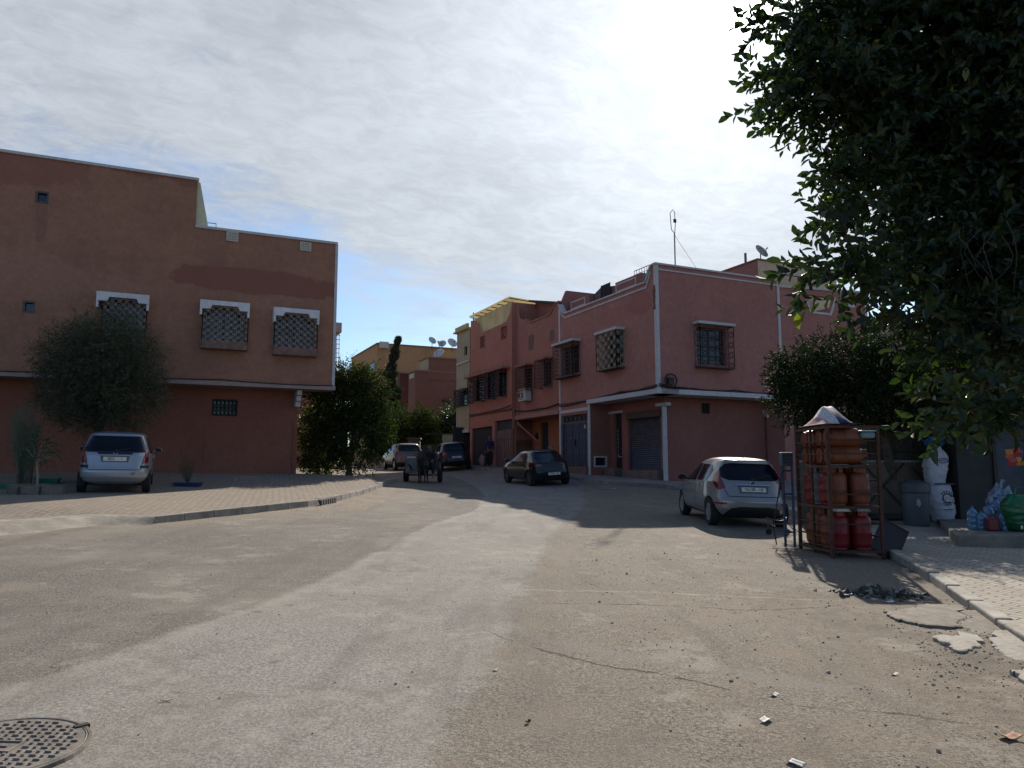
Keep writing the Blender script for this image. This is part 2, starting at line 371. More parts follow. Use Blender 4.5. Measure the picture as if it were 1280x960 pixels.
    nt.links.new(c, b.inputs['Base Color']); b.inputs['Roughness'].default_value = .95; b.inputs['Specular IOR Level'].default_value = .25
    rough_h = math_n(nt, 'MULTIPLY', fine2, math_n(nt, 'SUBTRACT', 1.3, math_n(nt, 'MULTIPLY', patch, .8)))
    hh = math_n(nt, 'ADD', rough_h, math_n(nt, 'ADD', math_n(nt, 'MULTIPLY', mid, .8), math_n(nt, 'MULTIPLY', peb, math_n(nt, 'MULTIPLY', sel, .6))))
    if hb is not None: hh = math_n(nt, 'SUBTRACT', hh, math_n(nt, 'MULTIPLY', hb, 3.0))
    bump(nt, b, hh, .7, .012)
    return m
def grid_obj(name, xs, ys, zf, mat):
    mb = MB(); nx = len(xs)
    for y in ys:
        for x in xs: mb.v.append((x, y, zf(x, y)))
    for j in range(len(ys)-1):
        for i in range(nx-1): a = j*nx+i; mb.f.append((a, a+1, a+nx+1, a+nx)); mb.mi.append(0)
    o = mb.build(name, mat, smooth=60); return tag(o, kind='structure')
def dense(segs):
    r = []
    for a, b, st in segs:
        n = max(1, int(round((b-a)/st)))
        r += [a+(b-a)*i/n for i in range(n)]
    return r+[segs[-1][1]]
def roadz(x, y):
    und = .035*(mnoise.noise(Vector((x*.5, y*.5, 0))))+.010*mnoise.noise(Vector((x*2.3, y*2.3, 4)))
    k = sst((x-2.2)/1.5)*sst((14-y)/3)
    und += k*.018*mnoise.noise(Vector((x*3.1, y*3.1, 9)))+k*.03*mnoise.noise(Vector((x*1.1, y*1.1, 2)))
    return H(x, y)+(und if y < 60 else 0)-.01
xs = dense([(-500, -60, 40), (-60, -16, 4), (-16, -6, .5), (-6, 7.5, .18), (7.5, 16, .5), (16, 60, 4), (60, 500, 40)])
ys = dense([(-300, -20, 40), (-20, 1, 1.5), (1, 18, .2), (18, 50, .6), (50, 90, 4), (90, 900, 60)])
grid_obj('road', xs, ys, roadz, road_mat())

def brick_mat(name, c1, c2, mortar, rot, bw, bh, sunk=.6, dust=(.24, .20, .155), damt=.4):
    m, nt, b = pbsdf(name); v = objvec(nt)
    mp = nt.nodes.new('ShaderNodeMapping'); mp.inputs['Rotation'].default_value = (0, 0, rot); nt.links.new(v, mp.inputs[0])
    # slightly uneven laying
    nz = nt.nodes.new('ShaderNodeTexNoise'); nz.inputs['Scale'].default_value = 1.6; nt.links.new(v, nz.inputs['Vector'])
    off = nt.nodes.new('ShaderNodeVectorMath'); off.operation = 'MULTIPLY_ADD'; off.inputs[1].default_value = (.10, .10, 0)
    nt.links.new(nz.outputs['Color'], off.inputs[0]); nt.links.new(mp.outputs[0], off.inputs[2])
    br = nt.nodes.new('ShaderNodeTexBrick'); br.inputs['Scale'].default_value = 1; br.inputs['Brick Width'].default_value = bw; br.inputs['Row Height'].default_value = bh
    br.inputs['Mortar Size'].default_value = .010; br.inputs['Mortar Smooth'].default_value = .4
    br.inputs['Color1'].default_value = (*c1, 1); br.inputs['Color2'].default_value = (*c2, 1); br.inputs['Mortar'].default_value = (*mortar, 1)
    nt.links.new(off.outputs[0], br.inputs['Vector'])
    c = br.outputs['Color']
    n1 = noise_n(nt, v, 1.1, 6, .65)
    c = mix_c(nt, math_n(nt, 'MULTIPLY', ramp_n(nt, n1, .42, .66), damt), c, dust)
    c = mix_c(nt, math_n(nt, 'MULTIPLY', ramp_n(nt, noise_n(nt, v, 5, 6, .7), .5, .75), .35), c, tuple(q*.55 for q in c1))
    c = mix_c(nt, math_n(nt, 'MULTIPLY', ramp_n(nt, noise_n(nt, v, 60, 3, .7), .4, .7), .25), c, tuple(min(1, q*1.4) for q in c2))
    nt.links.new(c, b.inputs['Base Color']); b.inputs['Roughness'].default_value = .95; b.inputs['Specular IOR Level'].default_value = .2
    h = math_n(nt, 'ADD', math_n(nt, 'MULTIPLY', br.outputs['Fac'], -sunk), math_n(nt, 'MULTIPLY', noise_n(nt, v, 14, 4, .6), .35))
    bump(nt, b, h, .8, .02)
    return m
def strip_sheet(name, front, back, rise, mat, nsub=16, msub=6, skirt=.3):
    """a pavement laid between a front and a back polyline"""
    def dens(pl):
        r = []
        for a, b in zip(pl[:-1], pl[1:]):
            for k in range(msub): r.append((a[0]+(b[0]-a[0])*k/msub, a[1]+(b[1]-a[1])*k/msub))
        return r+[tuple(pl[-1][:2])]
    fr, bk = dens(front), dens(back); mb = MB(); n = len(fr)
    for k in range(nsub+1):
        t = k/nsub
        for i in range(n):
            x = fr[i][0]*(1-t)+bk[i][0]*t; y = fr[i][1]*(1-t)+bk[i][1]*t
            r_ = rise(x, y) if callable(rise) else rise
            mb.v.append((x, y, H(x, y)+r_+.012*mnoise.noise(Vector((x*.9, y*.9, 7)))))
    for k in range(nsub):
        for i in range(n-1): a = k*n+i; mb.f.append((a, a+1, a+n+1, a+n)); mb.mi.append(0)
    b0 = len(mb.v)
    for i in range(n): x, y, z = mb.v[i]; mb.v.append((x, y, z-skirt))
    for i in range(n-1): mb.f.append((b0+i, b0+i+1, i+1, i)); mb.mi.append(0)
    o = mb.build(name, mat, smooth=40); return tag(o, kind='structure')
def resample(pl, step):
    out = [Vector(pl[0][:2])]; acc = 0
    for a, b in zip(pl[:-1], pl[1:]):
        a = Vector(a[:2]); b = Vector(b[:2]); L = (b-a).length; d = (b-a)/L; t = step-acc
        while t <= L: out.append(a+d*t); t += step
        acc = (acc+L) % step
    return out
def kerb(name, pl, step, w, rise, mat, side=1, drop=.3, jit=.012):
    mb = MB(); P = resample(pl, step)
    for i, (a, b) in enumerate(zip(P[:-1], P[1:])):
        d = (b-a).normalized(); nrm = Vector((-d.y, d.x))*side; g = d*.012
        j = random.uniform(-jit, jit); ww = w
        q = []
        for zz_ in (-drop, rise+j):
            for p, o in ((a+g, -.03), (b-g, -.03), (b-g, ww), (a+g, ww)):
                o2 = o if zz_ < 0 else (o+(.02 if o < 0 else 0))
                r_ = p+nrm*o2; q.append((r_.x, r_.y, H(p.x, p.y)+zz_+random.uniform(-.004, .004)))
        mb.hexa(q)
    o = mb.build(name, mat, bevel=.012); return tag(o, kind='structure')
PAVE_L = brick_mat('left_paving', (.235, .19, .145), (.29, .24, .188), (.085, .066, .05), radians(28), .22, .11)
PAVE_R = brick_mat('right_paving', (.32, .285, .235), (.39, .35, .29), (.10, .08, .065), radians(52), .24, .12, .8, (.27, .225, .17), .5)
PAVE_F = paint('cement_pavement', (.20, .185, .165), .95, 0, .3, 1.6, .5, dirt=((.10, .085, .07), .6))
KERB = paint('kerb_stone', (.27, .245, .215), .95, 0, .35, 3.0, .7, dirt=((.20, .10, .07), .5))
KL = [G(*p) for p in ((190, 655), (250, 648), (318, 641), (385, 633), (430, 624), (470, 612), (495, 603))]
KLp = [(p.x, p.y) for p in KL]+[(-4.95, 32.2), (-5.9, 33.4), (-7.5, 34.3)]
p0 = G(0, 664); fl = [(-24., p0.y-5.2), (-14, p0.y-2.2), (p0.x, p0.y+.1), (G(100, 655).x, G(100, 655).y)]
def riseL(x, y): return .13-.12*sst((-6.3-x)/1.2)*sst((14.4-y+(-6.5-x)*.35)/1.6)
strip_sheet('left_pavement', fl+KLp, [(-26, 22), (-24, 23.5), (-19, 25.5), (-15, 27)]+[(-13-0.0*i, 27.5) for i in range(3)]+[(-12, 28), (-10.5, 29), (-9.5, 30), (-9, 31), (-9, 32), (-9, 32.8), (-9.2, 33.6)][:len(KLp)-3], riseL, PAVE_L, 26, 6)
kerb('left_kerb', KLp, .8, .15, .14, KERB, 1)
KR = [(2.4, -3), (3.4, 1.8), (4.05, 4.7), (4.68, 7.16), (5.57, 10.03), (6.43, 13.52), (7.1, 17.2), (7.7, 21.5)]
def riseR(x, y): return .07+.05*sst((y-8)/4)
strip_sheet('right_pavement', KR, [(18, -3), (18, 1.8), (18, 4), (18, 7), (18, 10), (18, 13.5), (19, 17), (20, 21.5)], riseR, PAVE_R, 30, 8)
KERB2 = paint('worn_kerb', (.36, .33, .28), .95, 0, .3, 4.0, .8, dirt=((.17, .13, .09), .6))
P_ = KR[2:]
def kerb_r():
    mb = MB(); P = resample(P_, .95)
    for i, (a, b) in enumerate(zip(P[:-1], P[1:])):
        d = (b-a).normalized(); nrm = Vector((-d.y, d.x)); g = d*.02; j = random.uniform(-.012, .012)
        q = []
        for zz_ in (-.3, riseR(a.x, a.y)+.012+j):
            for p, o in ((a+g, .14), (b-g, .14), (b-g, -.02), (a+g, -.02)):
                r_ = p+nrm*(o+random.uniform(-.01, .01)); q.append((r_.x, r_.y, H(p.x, p.y)+zz_))
        mb.hexa(q)
    return tag(mb.build('right_kerb', KERB2, bevel=.02), kind='structure')
kerb_r()
KF = [(20, 27.6), (13, 26.6), (9, 26.6), (5.9, 27.8), (4.0, 29.4), (3.0, 31.8), (2.17, 34.4), (.2, 38.6), (-2.4, 43.8), (-4.8, 49), (-7, 54)]
strip_sheet('far_pavement', KF, [(20, 36.5), (14, 34.2), (10, 32.6), (7.3, 31.6), (6.3, 31.6), (5.2, 33.5), (4.2, 36), (2.2, 40), (-.2, 45.5), (-2.6, 50.6), (-5, 55.5)], .12, PAVE_F, 12, 5)
kerb('far_kerb', KF[4:], .8, .15, .12, KERB, -1)

# cement ramp where the left kerb is missing
def ramp_sheet():
    fr = [(-14, 9.6)]+[tuple(G(*q)[:2]) for q in ((-20, 672), (50, 668), (110, 662), (188, 657))]; bk = [(-14, 11.6)]+[tuple(G(*q, .12)[:2]) for q in ((-20, 652), (50, 648), (110, 645), (196, 646))]
    mb = MB(); n = 10; R_ = []
    for a, b, c, d in zip(fr, fr[1:], bk, bk[1:]):
        for k in range(n): t = k/n; R_.append(((a[0]+(b[0]-a[0])*t, a[1]+(b[1]-a[1])*t), (c[0]+(d[0]-c[0])*t, c[1]+(d[1]-c[1])*t)))
    R_.append((fr[-1], bk[-1])); m = 10
    for (a, c) in R_:
        for k in range(m+1):
            t = k/m; x = a[0]+(c[0]-a[0])*t; y = a[1]+(c[1]-a[1])*t; mb.v.append((x, y, H(x, y)-.02+.165*sst(t*1.15)+.02*mnoise.noise(Vector((x*2, y*2, 3)))*(t > 0)))
    for i in range(len(R_)-1):
        for k in range(m): a = i*(m+1)+k; mb.f.append((a, a+m+1, a+m+2, a+1)); mb.mi.append(0)
    tag(mb.build('pavement_ramp', paint('ramp_cement', (.30, .26, .205), .95, 0, .3, 2.5, .8, dirt=((.17, .135, .10), .7)), smooth=60), kind='structure')
ramp_sheet()
# broken concrete at the kerb, lower right
SLAB = paint('broken_concrete', (.37, .335, .285), .95, 0, .25, 5, .9, dirt=((.20, .16, .12), .95))
def chunk(name, poly, th, label, cat, mat=SLAB, group=None, lift=0., tilt=(0, 0), kind=None):
    """a flat broken slab, outline given as picture points lying on the ground"""
    P = [G(*p) for p in poly]; c = sum(P, Vector((0, 0, 0)))/len(P)
    pts = []
    for a, b in zip(P, P[1:]+P[:1]):
        n = max(1, int((b-a).length/.035))
        for k in range(n):
            q = a.lerp(b, k/n); w_ = Vector((q.x*4, q.y*4, 1)); q += Vector((.12*mnoise.noise(w_)+.05*mnoise.noise(w_*4), .16*mnoise.noise(w_+Vector((9, 3, 0)))+.05*mnoise.noise(w_*5), 0)); pts.append(q)
    mb = MB(); n = len(pts)
    def z(p): return H(p.x, p.y)+lift+tilt[0]*(p.x-c.x)+tilt[1]*(p.y-c.y)
    top = [(p.x, p.y, z(p)+th+random.uniform(-.003, .003)) for p in pts]; bot = [(p.x, p.y, z(p)-.06) for p in pts]
    ins = [((p.x-c.x)*.93+c.x, (p.y-c.y)*.93+c.y, z(p)+th+.006) for p in pts]
    cen = (c.x, c.y, H(c.x, c.y)+lift+th+.008)
    mb.v = bot+top+ins+[cen]
    for i in range(n):
        j = (i+1) % n
        mb.f += [(i, j, n+j, n+i), (n+i, n+j, 2*n+j, 2*n+i), (2*n+i, 2*n+j, 3*n)]; mb.mi += [0]*3
    base_ = (c.x, c.y, H(c.x, c.y))
    o = mb.build(name, mat, loc=base_)
    return tag(o, label, cat, group, kind)
SLAB2 = paint('dusty_concrete', (.23, .195, .155), .95, 0, .4, 5, .9, dirt=((.13, .10, .075), .95))
chunk('concrete_slab', [(1110, 766), (1150, 756), (1200, 757), (1212, 768), (1200, 776), (1200, 783), (1160, 782), (1120, 774)], .004, 'dusty flat concrete slab with a dark gap under its right edge, by the kerb', 'slab', SLAB2)
chunk('concrete_slab', [(1176, 795), (1200, 790), (1228, 798), (1226, 806), (1200, 814), (1186, 806)], .003, 'small pale broken concrete piece in front of the dusty slab', 'slab', SLAB)
chunk('concrete_slab', [(1206, 768), (1232, 764), (1262, 778), (1246, 790), (1218, 792), (1204, 786)], .005, 'cracked grey-brown slab tight against the right kerb', 'slab', SLAB2, tilt=(.05, 0))
chunk('concrete_slab', [(1236, 800), (1262, 790), (1290, 806), (1290, 826), (1256, 818)], .008, 'rough pale slab at the right edge below the kerb', 'slab', SLAB, tilt=(.04, .02))
chunk('concrete_slab', [(1264, 836), (1300, 828), (1300, 858), (1272, 850)], .008, 'whitish broken slab at the right edge nearest the camera', 'slab', SLAB)

# loose gravel: nobody could count it
def gravel():
    mb = MB(); V_ = []; F_ = []
    for i in range(2000):
        if i < 1000: x = random.uniform(.8, 4.6); y = random.uniform(3.6, 13)
        elif i < 1600: x = random.uniform(-5.5, -3.0); y = random.uniform(14, 28); x = x-(0 if y > 18 else (18-y)*.45)
        else: x = random.uniform(-5, 5); y = random.uniform(3.5, 16)
        if x > 4+(y-4.7)*.2: continue
        r = abs(random.gauss(.0, .0035))+.0025
        if random.random() < .015: r *= 2.4
        z = roadz(x, y); b0 = len(V_); a0 = random.uniform(0, 6)
        for k in range(5):
            a = a0+k*1.257; V_.append((x+r*cos(a)*random.uniform(.7, 1.3), y+r*sin(a)*random.uniform(.7, 1.3), z-.002))
        for k in range(5):
            a = a0+k*1.257+.3; V_.append((x+r*.6*cos(a), y+r*.6*sin(a), z+r*random.uniform(.6, 1.0)))
        F_ += [tuple(b0+5+k for k in range(5))]+[(b0+k, b0+(k+1) % 5, b0+5+(k+1) % 5, b0+5+k) for k in range(5)]
    mb.v = V_; mb.f = F_; mb.mi = [0]*len(F_)
    for i in range(800):
        c_ = G(random.gauss(1205, 48), max(748, random.gauss(800, 34))); x, y = c_.x, c_.y; r = abs(random.gauss(0, .0055))+.003; z = roadz(x, y); b0 = len(V_); a0 = random.uniform(0, 6)
        for k in range(5): a = a0+k*1.257; V_.append((x+r*cos(a)*random.uniform(.6, 1.5), y+r*sin(a)*random.uniform(.6, 1.4), z-.004))
        for k in range(5): a = a0+k*1.257+.3; V_.append((x+r*.55*cos(a), y+r*.55*sin(a), z+r*random.uniform(.2, .8)))
        F_ += [tuple(b0+5+k for k in range(5))]+[(b0+k, b0+(k+1) % 5, b0+5+(k+1) % 5, b0+5+k) for k in range(5)]
    mb.v = V_; mb.f = F_; mb.mi = [0]*len(F_)
    m = paint('gravel_stone', (.33, .29, .24), .95, 0, .5, 40)
    tag(mb.build('gravel', m), kind='stuff')
gravel()

# ================================================================ facades
def wall(mb, F, a0, a1, z0, top, openings=(), o=0., reveal=.22, m=0, mr=None):
    """one wall face cut round its openings; top is a number or a polyline [(a,z)...]; openings (a0,a1,z0,z1)"""
    if not isinstance(top, (list, tuple)): top = [(a0, top), (a1, top)]
    cuts = sorted(set([a0, a1]+[p[0] for p in top if a0 < p[0] < a1]+[q for op in openings for q in op[:2]]))
    def tz(a):
        for (p, q) in zip(top[:-1], top[1:]):
            if p[0] <= a <= q[0]: return p[1]+(q[1]-p[1])*(a-p[0])/max(1e-6, q[0]-p[0])
        return top[-1][1]
    for a, b in zip(cuts[:-1], cuts[1:]):
        if b-a < 1e-5: continue
        ops = sorted([op for op in openings if op[0] < (a+b)/2 < op[1]], key=lambda q: q[2]); z = z0
        e = 1e-4
        for op in ops:
            mb.add([F.P(a, z, o), F.P(b, z, o), F.P(b, op[2], o), F.P(a, op[2], o)], [(0, 1, 2, 3)], m); z = op[3]
        mb.add([F.P(a, z, o), F.P(b, z, o), F.P(b, tz(b-e), o), F.P(a, tz(a+e), o)], [(0, 1, 2, 3)], m)
    for (a, b, c, d) in openings:
        i = o-reveal; mm = m if mr is None else mr
        mb.add([F.P(a, c, o), F.P(b, c, o), F.P(b, c, i), F.P(a, c, i)], [(0, 1, 2, 3)], mm)
        mb.add([F.P(a, d, o), F.P(b, d, o), F.P(b, d, i), F.P(a, d, i)], [(0, 1, 2, 3)], mm)
        mb.add([F.P(a, c, o), F.P(a, d, o), F.P(a, d, i), F.P(a, c, i)], [(0, 1, 2, 3)], mm)
        mb.add([F.P(b, c, o), F.P(b, d, o), F.P(b, d, i), F.P(b, c, i)], [(0, 1, 2, 3)], mm)
    return mb
def pane(F, op, parent, o, mat=None, name='pane'):
    mb = MB(); a, b, c, d = op; mb.fbox(F, a-.01, b+.01, c-.01, d+.01, o-.03, o)
    return mb.build(name, mat or PANE, parent)
def sash(F, op, root, o, fm, nx=2, nz=3, w=.05, name='window'):
    """window: frame with glazing bars and a pane behind"""
    a, b, c, d = op; mb = MB()
    mb.fbox(F, a, a+w, c, d, o-.04, o+.02); mb.fbox(F, b-w, b, c, d, o-.04, o+.02)
    mb.fbox(F, a+w, b-w, c, c+w, o-.04, o+.02); mb.fbox(F, a+w, b-w, d-w, d, o-.04, o+.02)
    for i in range(1, nx): x = a+(b-a)*i/nx; mb.fbox(F, x-w*.4, x+w*.4, c+w, d-w, o-.035, o+.012)
    for i in range(1, nz): z = c+(d-c)*i/nz; mb.fbox(F, a+w, b-w, z-w*.3, z+w*.3, o-.03, o+.006)
    w_ = mb.build(name, fm, root); pane(F, op, w_, o-.03); return w_
def grille(F, a, b, c, d, o0, o1, root, mat, nx=8, nz=9, style='diamond', r=.008, sides=True, name='grille', dens=1.):
    """projecting iron cage over a window: front face, two sides, with plates or scrolls in alternate cells"""
    mb = MB()
    def bars(P, A, Bz, n1, n2, nrm):
        w = A[1]-A[0]
        for i in range(n1+1):
            x = A[0]+w*i/n1; rr = r*(1.6 if i in (0, n1) else 1)
            mb.tube([P(x, c), P(x, d)], rr, 4)
        for j in range(n2+1):
            z = c+(d-c)*j/n2; rr = r*(1.6 if j in (0, n2) else .8); mb.tube([P(A[0], z), P(A[1], z)], rr, 4)
        for i in range(n1):
            for j in range(n2):
                x = A[0]+w*(i+.5)/n1; z = c+(d-c)*(j+.5)/n2; hx = w/n1*.5; hz = (d-c)/n2*.5
                if style == 'diamond' and (i+j) % 2 == 0:
                    k = .82*dens; pts = [P(x-hx*k, z), P(x, z-hz*k), P(x+hx*k, z), P(x, z+hz*k)]
                    mb.add(pts, [(0, 1, 2, 3)])
                elif style == 'diamond' and j % 2:
                    mb.tube([P(x-hx*.7, z-hz*.7), P(x+hx*.7, z+hz*.7)], r*.8, 4)
                elif style == 'ring':
                    q = [P(x+hx*.72*cos(t*pi/4), z+hz*.72*sin(t*pi/4)) for t in range(9)]; mb.tube(q, r*.8, 4, cap=False)
                elif style == 'scroll' and (i+j) % 2 == 0:
                    q = [P(x+hx*.8*cos(t*pi/3), z+hz*.8*sin(t*pi/3)) for t in range(7)]; mb.tube(q, r, 4, cap=False)
    bars(lambda x, z: F.P(x, z, o1), (a, b), (c, d), nx, nz, None)
    if sides and o1-o0 > .08:
        ns = max(1, round((o1-o0)/((b-a)/nx)))
        for s_ in (a, b):
            bars(lambda x, z, s_=s_: F.P(s_, z, x), (o0, o1), (c, d), ns, nz, None)
    return mb.build(name, mat, root)
def rolldoor(F, op, root, o, m1, m2, split=.45, name='roller_shutter'):
    a, b, c, d = op; mb = MB(); n = int((d-c)/.085)
    for i in range(n):
        z = c+(d-c)*i/n; z1 = c+(d-c)*(i+1)/n; mi = 1 if (i/n) < split else 0
        jo = random.uniform(-.004, .004)
        mb.add([F.P(a, z, o), F.P(b, z, o), F.P(b, (z+z1)/2, o+.022+jo), F.P(a, (z+z1)/2, o+.022+jo), F.P(b, z1, o), F.P(a, z1, o)], [(0, 1, 2, 3), (3, 2, 4, 5)], mi)
    return mb.build(name, [m1, m2], root)
def coping(mb, F, pl, th, o0, o1, m=0, lift=0.):
    """a capping that follows the top line of a wall"""
    for (p, q) in zip(pl[:-1], pl[1:]):
        L = sqrt((q[0]-p[0])**2+(q[1]-p[1])**2); nx, nz = -(q[1]-p[1])/L*th, (q[0]-p[0])/L*th
        if nz < 0: nx, nz = -nx, -nz
        mb.prism(F, [(p[0], p[1]+lift), (q[0], q[1]+lift), (q[0]+nx, q[1]+nz+lift), (p[0]+nx, p[1]+nz+lift)], o0, o1, m)
def cable(F, pts, o, r, parent, name='cable', sag=.05, mat=None, n=6):
    mb = MB(); out = []
    for (p, q) in zip(pts[:-1], pts[1:]):
        for k in range(n):
            t = k/n; out.append(F.P(p[0]+(q[0]-p[0])*t, p[1]+(q[1]-p[1])*t-sag*4*t*(1-t)+random.uniform(-.008, .008), o))
    out.append(F.P(pts[-1][0], pts[-1][1], o)); mb.tube(out, r, 5)
    return mb.build(name, mat or IRON_D, parent)

# ---------------------------------------------------------------- left corner house
LW_ = (FL.d[0], FL.d[1])
root = thing('corner_house', 'long brown rendered two-storey house on the left with three hooded grille windows', 'house', (CL[0], CL[1], 0))
DRED = (.15, .055, .04)
def pz(F, x, y): return F.uv(x, y)
s1 = pz(FL, 327, 352); s2 = pz(FL, 180, 215); s3 = pz(FL, 30, 210); s4 = pz(FL, 370, 350)
L_UP = plaster('brown_render', (.355, .172, .112), .80, patches=(
    (s1[0], s1[1]-.02, 2.9, .45, (.24, .088, .066), .8), (s2[0]+.9, s2[1]+.5, 2.1, .8, (.26, .10, .075), .75), (s3[0], s3[1]+.5, 2.2, 1.0, (.27, .105, .08), .6),
    (s3[0]+.3, 7.8, 1.6, .9, (.40, .20, .14), .4), (pz(FL, 281, 452)[0], pz(FL, 281, 452)[1], .8, .45, (.24, .12, .085), .35), (pz(FL, 365, 458)[0], pz(FL, 365, 458)[1], .6, .4, (.24, .12, .085), .3), (pz(FL, 52, 275)[0], pz(FL, 52, 275)[1], .18, .8, (.22, .11, .08), .5)), grain=24, gstr=.75, streak=.12, blot=(.37, .20, .14))
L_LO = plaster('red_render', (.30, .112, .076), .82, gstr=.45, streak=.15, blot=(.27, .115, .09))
w_small1 = FL.rect(44, 61, 239, 254); w_small2 = FL.rect(28, 44, 376, 391)
wins = [FL.rect(130, 181, 375, 431), FL.rect(254, 307, 386, 435), FL.rect(343, 393, 394, 443)]
zt = 10.04; sR = -.15; sS = FL.uv(247, 226)[0]; zt2 = FL.uv(247, 226)[1]; zl = 4.65
mb = MB()
wall(mb, FL, -26, sR, zl, [(-26, zt2), (sS, zt2), (sS+.001, zt), (sR, zt)], [w_small1, w_small2]+wins, 0, .25)
BD = 12
# right side, back, soffit and roof
mb.add([FL.P(sR, zl, 0), FL.P(sR, zl, -BD), FL.P(sR, zt, -BD), FL.P(sR, zt, 0)], [(0, 1, 2, 3)])
mb.add([FL.P(-26, zl, -BD), FL.P(sR, zl, -BD), FL.P(sR, zt, -BD), FL.P(-26, zt, -BD)], [(0, 1, 2, 3)])
mb.add([FL.P(-26, zl, 0), FL.P(-26, zl, -BD), FL.P(-26, zt2, -BD), FL.P(-26, zt2, 0)], [(0, 1, 2, 3)])
mb.build('upper_wall', L_UP, root)
mb = MB(); mb.fbox(FL, -26, sR, zl-.02, zl, -BD, -.002); mb.fbox(FL, -26, sR-.002, zt-1.0, zt-.9, -BD, -.3); mb.fbox(FL, -26, sS-.3, zt2-.6, zt2-.5, -BD, -.3)
mb.build('roof', CONC, root)
mb = MB(); mb.fbox(FL, -26, sR-.003, zt-.9, zt-.002, -.22, -.01)
mb.fbox(FL, sS-.22, sS-.002, zt-.9, zt2-.02, -BD, -.225)
mb.build('parapet', CREAM, root)
lowin = FL.rect(265, 297, 499, 520, -.95)
sLo = FL.uv(371, 540, -.95)[0]
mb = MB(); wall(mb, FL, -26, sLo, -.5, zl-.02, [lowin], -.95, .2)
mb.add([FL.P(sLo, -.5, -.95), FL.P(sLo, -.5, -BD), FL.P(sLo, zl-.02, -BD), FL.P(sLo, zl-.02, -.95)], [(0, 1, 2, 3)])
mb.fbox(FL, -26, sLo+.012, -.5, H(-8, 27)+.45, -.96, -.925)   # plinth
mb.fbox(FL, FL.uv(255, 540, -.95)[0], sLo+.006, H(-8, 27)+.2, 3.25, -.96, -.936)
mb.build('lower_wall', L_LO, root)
mb = MB()
coping(mb, FL, [(-26, zt2), (sS+.05, zt2)], .09, -.3, .06); coping(mb, FL, [(sS, zt), (sR+.05, zt)], .09, -.3, .06)
mb.fbox(FL, sR-.03, sR+.07, zl, zt, -.06, .025)
mb.build('coping', WHITE, root)
mb = MB(); mb.fbox(FL, -26, sR+.09, zl-.14, zl, -.9, .09); mb.build('ledge', plaster('ledge_trim', (.36, .27, .24), .8, gstr=.2), root)
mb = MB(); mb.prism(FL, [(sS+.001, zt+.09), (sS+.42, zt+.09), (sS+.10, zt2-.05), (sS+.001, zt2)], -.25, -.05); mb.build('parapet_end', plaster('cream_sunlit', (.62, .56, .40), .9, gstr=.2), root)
mb = MB(); a = FL.uv(372, 490, -.5)[0]
for k, (w, h) in enumerate(((.62, .0), (.46, .2), (.30, .4))): mb.fbox(FL, sLo-.14, sLo+.02, zl-.34-h, zl-.16-h, -.95, -.95+w+.15)
mb.build('corbel', WHITE, root)
for op in (w_small1, w_small2):
    mb = MB(); a, b, c, d = op; mb.fbox(FL, a, b, c, c+.05, -.1, .01); mb.fbox(FL, a, b, d-.06, d, -.12, .0); mb.fbox(FL, a, a+.07, c+.05, d-.06, -.12, 0); mb.fbox(FL, b-.05, b, c+.05, d-.06, -.12, 0)
    w = mb.build('window', paint('dull_grey_frame', (.10, .085, .08), .8), root); pane(FL, op, w, -.12)
sash(FL, lowin, root, -1.03, IRON_D, 2, 2, .07)
grille(FL, lowin[0]+.03, lowin[1]-.03, lowin[2]+.03, lowin[3]-.03, -.96, -.95, root, IRON_D, 6, 3, 'ring', .012)
hx = [(122, 187, 367, 372), (250, 311, 377, 382), (341, 397, 386, 391)]
for op, (x0, x1, yl, yr) in zip(wins, hx):
    a, b, c, d = op
    ha = FL.uv(x0, yl)[0]; hb = FL.uv(x1, yr)[0]; ht = (FL.uv(x0, yl)[1]+FL.uv(x1, yr)[1])/2
    H1 = .30; mb = MB(); w = hb-ha
    mb.prism(FL, [(ha, ht-H1), (ha, ht), (hb, ht), (hb, ht-H1), (hb-w*.20, ht-H1), (hb-w*.24, ht-H1+.14), (ha+w*.24, ht-H1+.14), (ha+w*.20, ht-H1)], .001, .42)
    mb.fbox(FL, ha, ha+.07, ht-.52, ht-H1, 0.001, .40); mb.fbox(FL, hb-.07, hb, ht-.52, ht-H1, 0.001, .40)
    mb.build('window_hood', plaster('hood_white', (.70, .67, .69), .88, gstr=.2, streak=.5), root)
    sash(FL, op, root, -.2, paint('brown_wood', (.07, .045, .035), .7), 2, 2, .06)
    z0 = c-.05
    grille(FL, a-.05, b+.05, z0, ht-.2, .0, .30, root, IRON_W, 12, 13, 'diamond', .010)
    mb = MB(); mb.fbox(FL, a-.07, b+.07, z0-.03, z0+.01, 0.001, .33); mb.fbox(FL, a-.065, b+.065, z0+.01, z0+.26, .305, .312)
    mb.build('grille_tray', paint('rust_pink_iron', (.22, .125, .10), .8, 0, .4, 8, dirt=((.10, .05, .04), .6)), root)
for (x0, x1, y0, y1) in ((283, 298, 290, 302), (375, 389, 303, 314)):
    a, b, c, d = FL.rect(x0, x1, y0, y1); mb = MB()
    mb.fbox(FL, a, b, c, c+.05, 0.001, .05); mb.fbox(FL, a, b, d-.05, d, .001, .05); mb.fbox(FL, a, a+.05, c+.05, d-.05, .001, .05); mb.fbox(FL, b-.05, b, c+.05, d-.05, .001, .05)
    for i in range(1, 5):
        x = a+(b-a)*i/5; mb.fbox(FL, x-.02, x+.02, c+.05, d-.05, .001, .04)
    for i in range(1, 3):
        z = c+(d-c)*i/3; mb.fbox(FL, a+.05, b-.05, z-.02, z+.02, .001, .035)
    v = mb.build('parapet_vent', plaster('vent_block', (.55, .50, .42), .8), root); pane(FL, (a+.02, b-.02, c+.02, d-.02), v, .004, CREAM, 'vent_back')
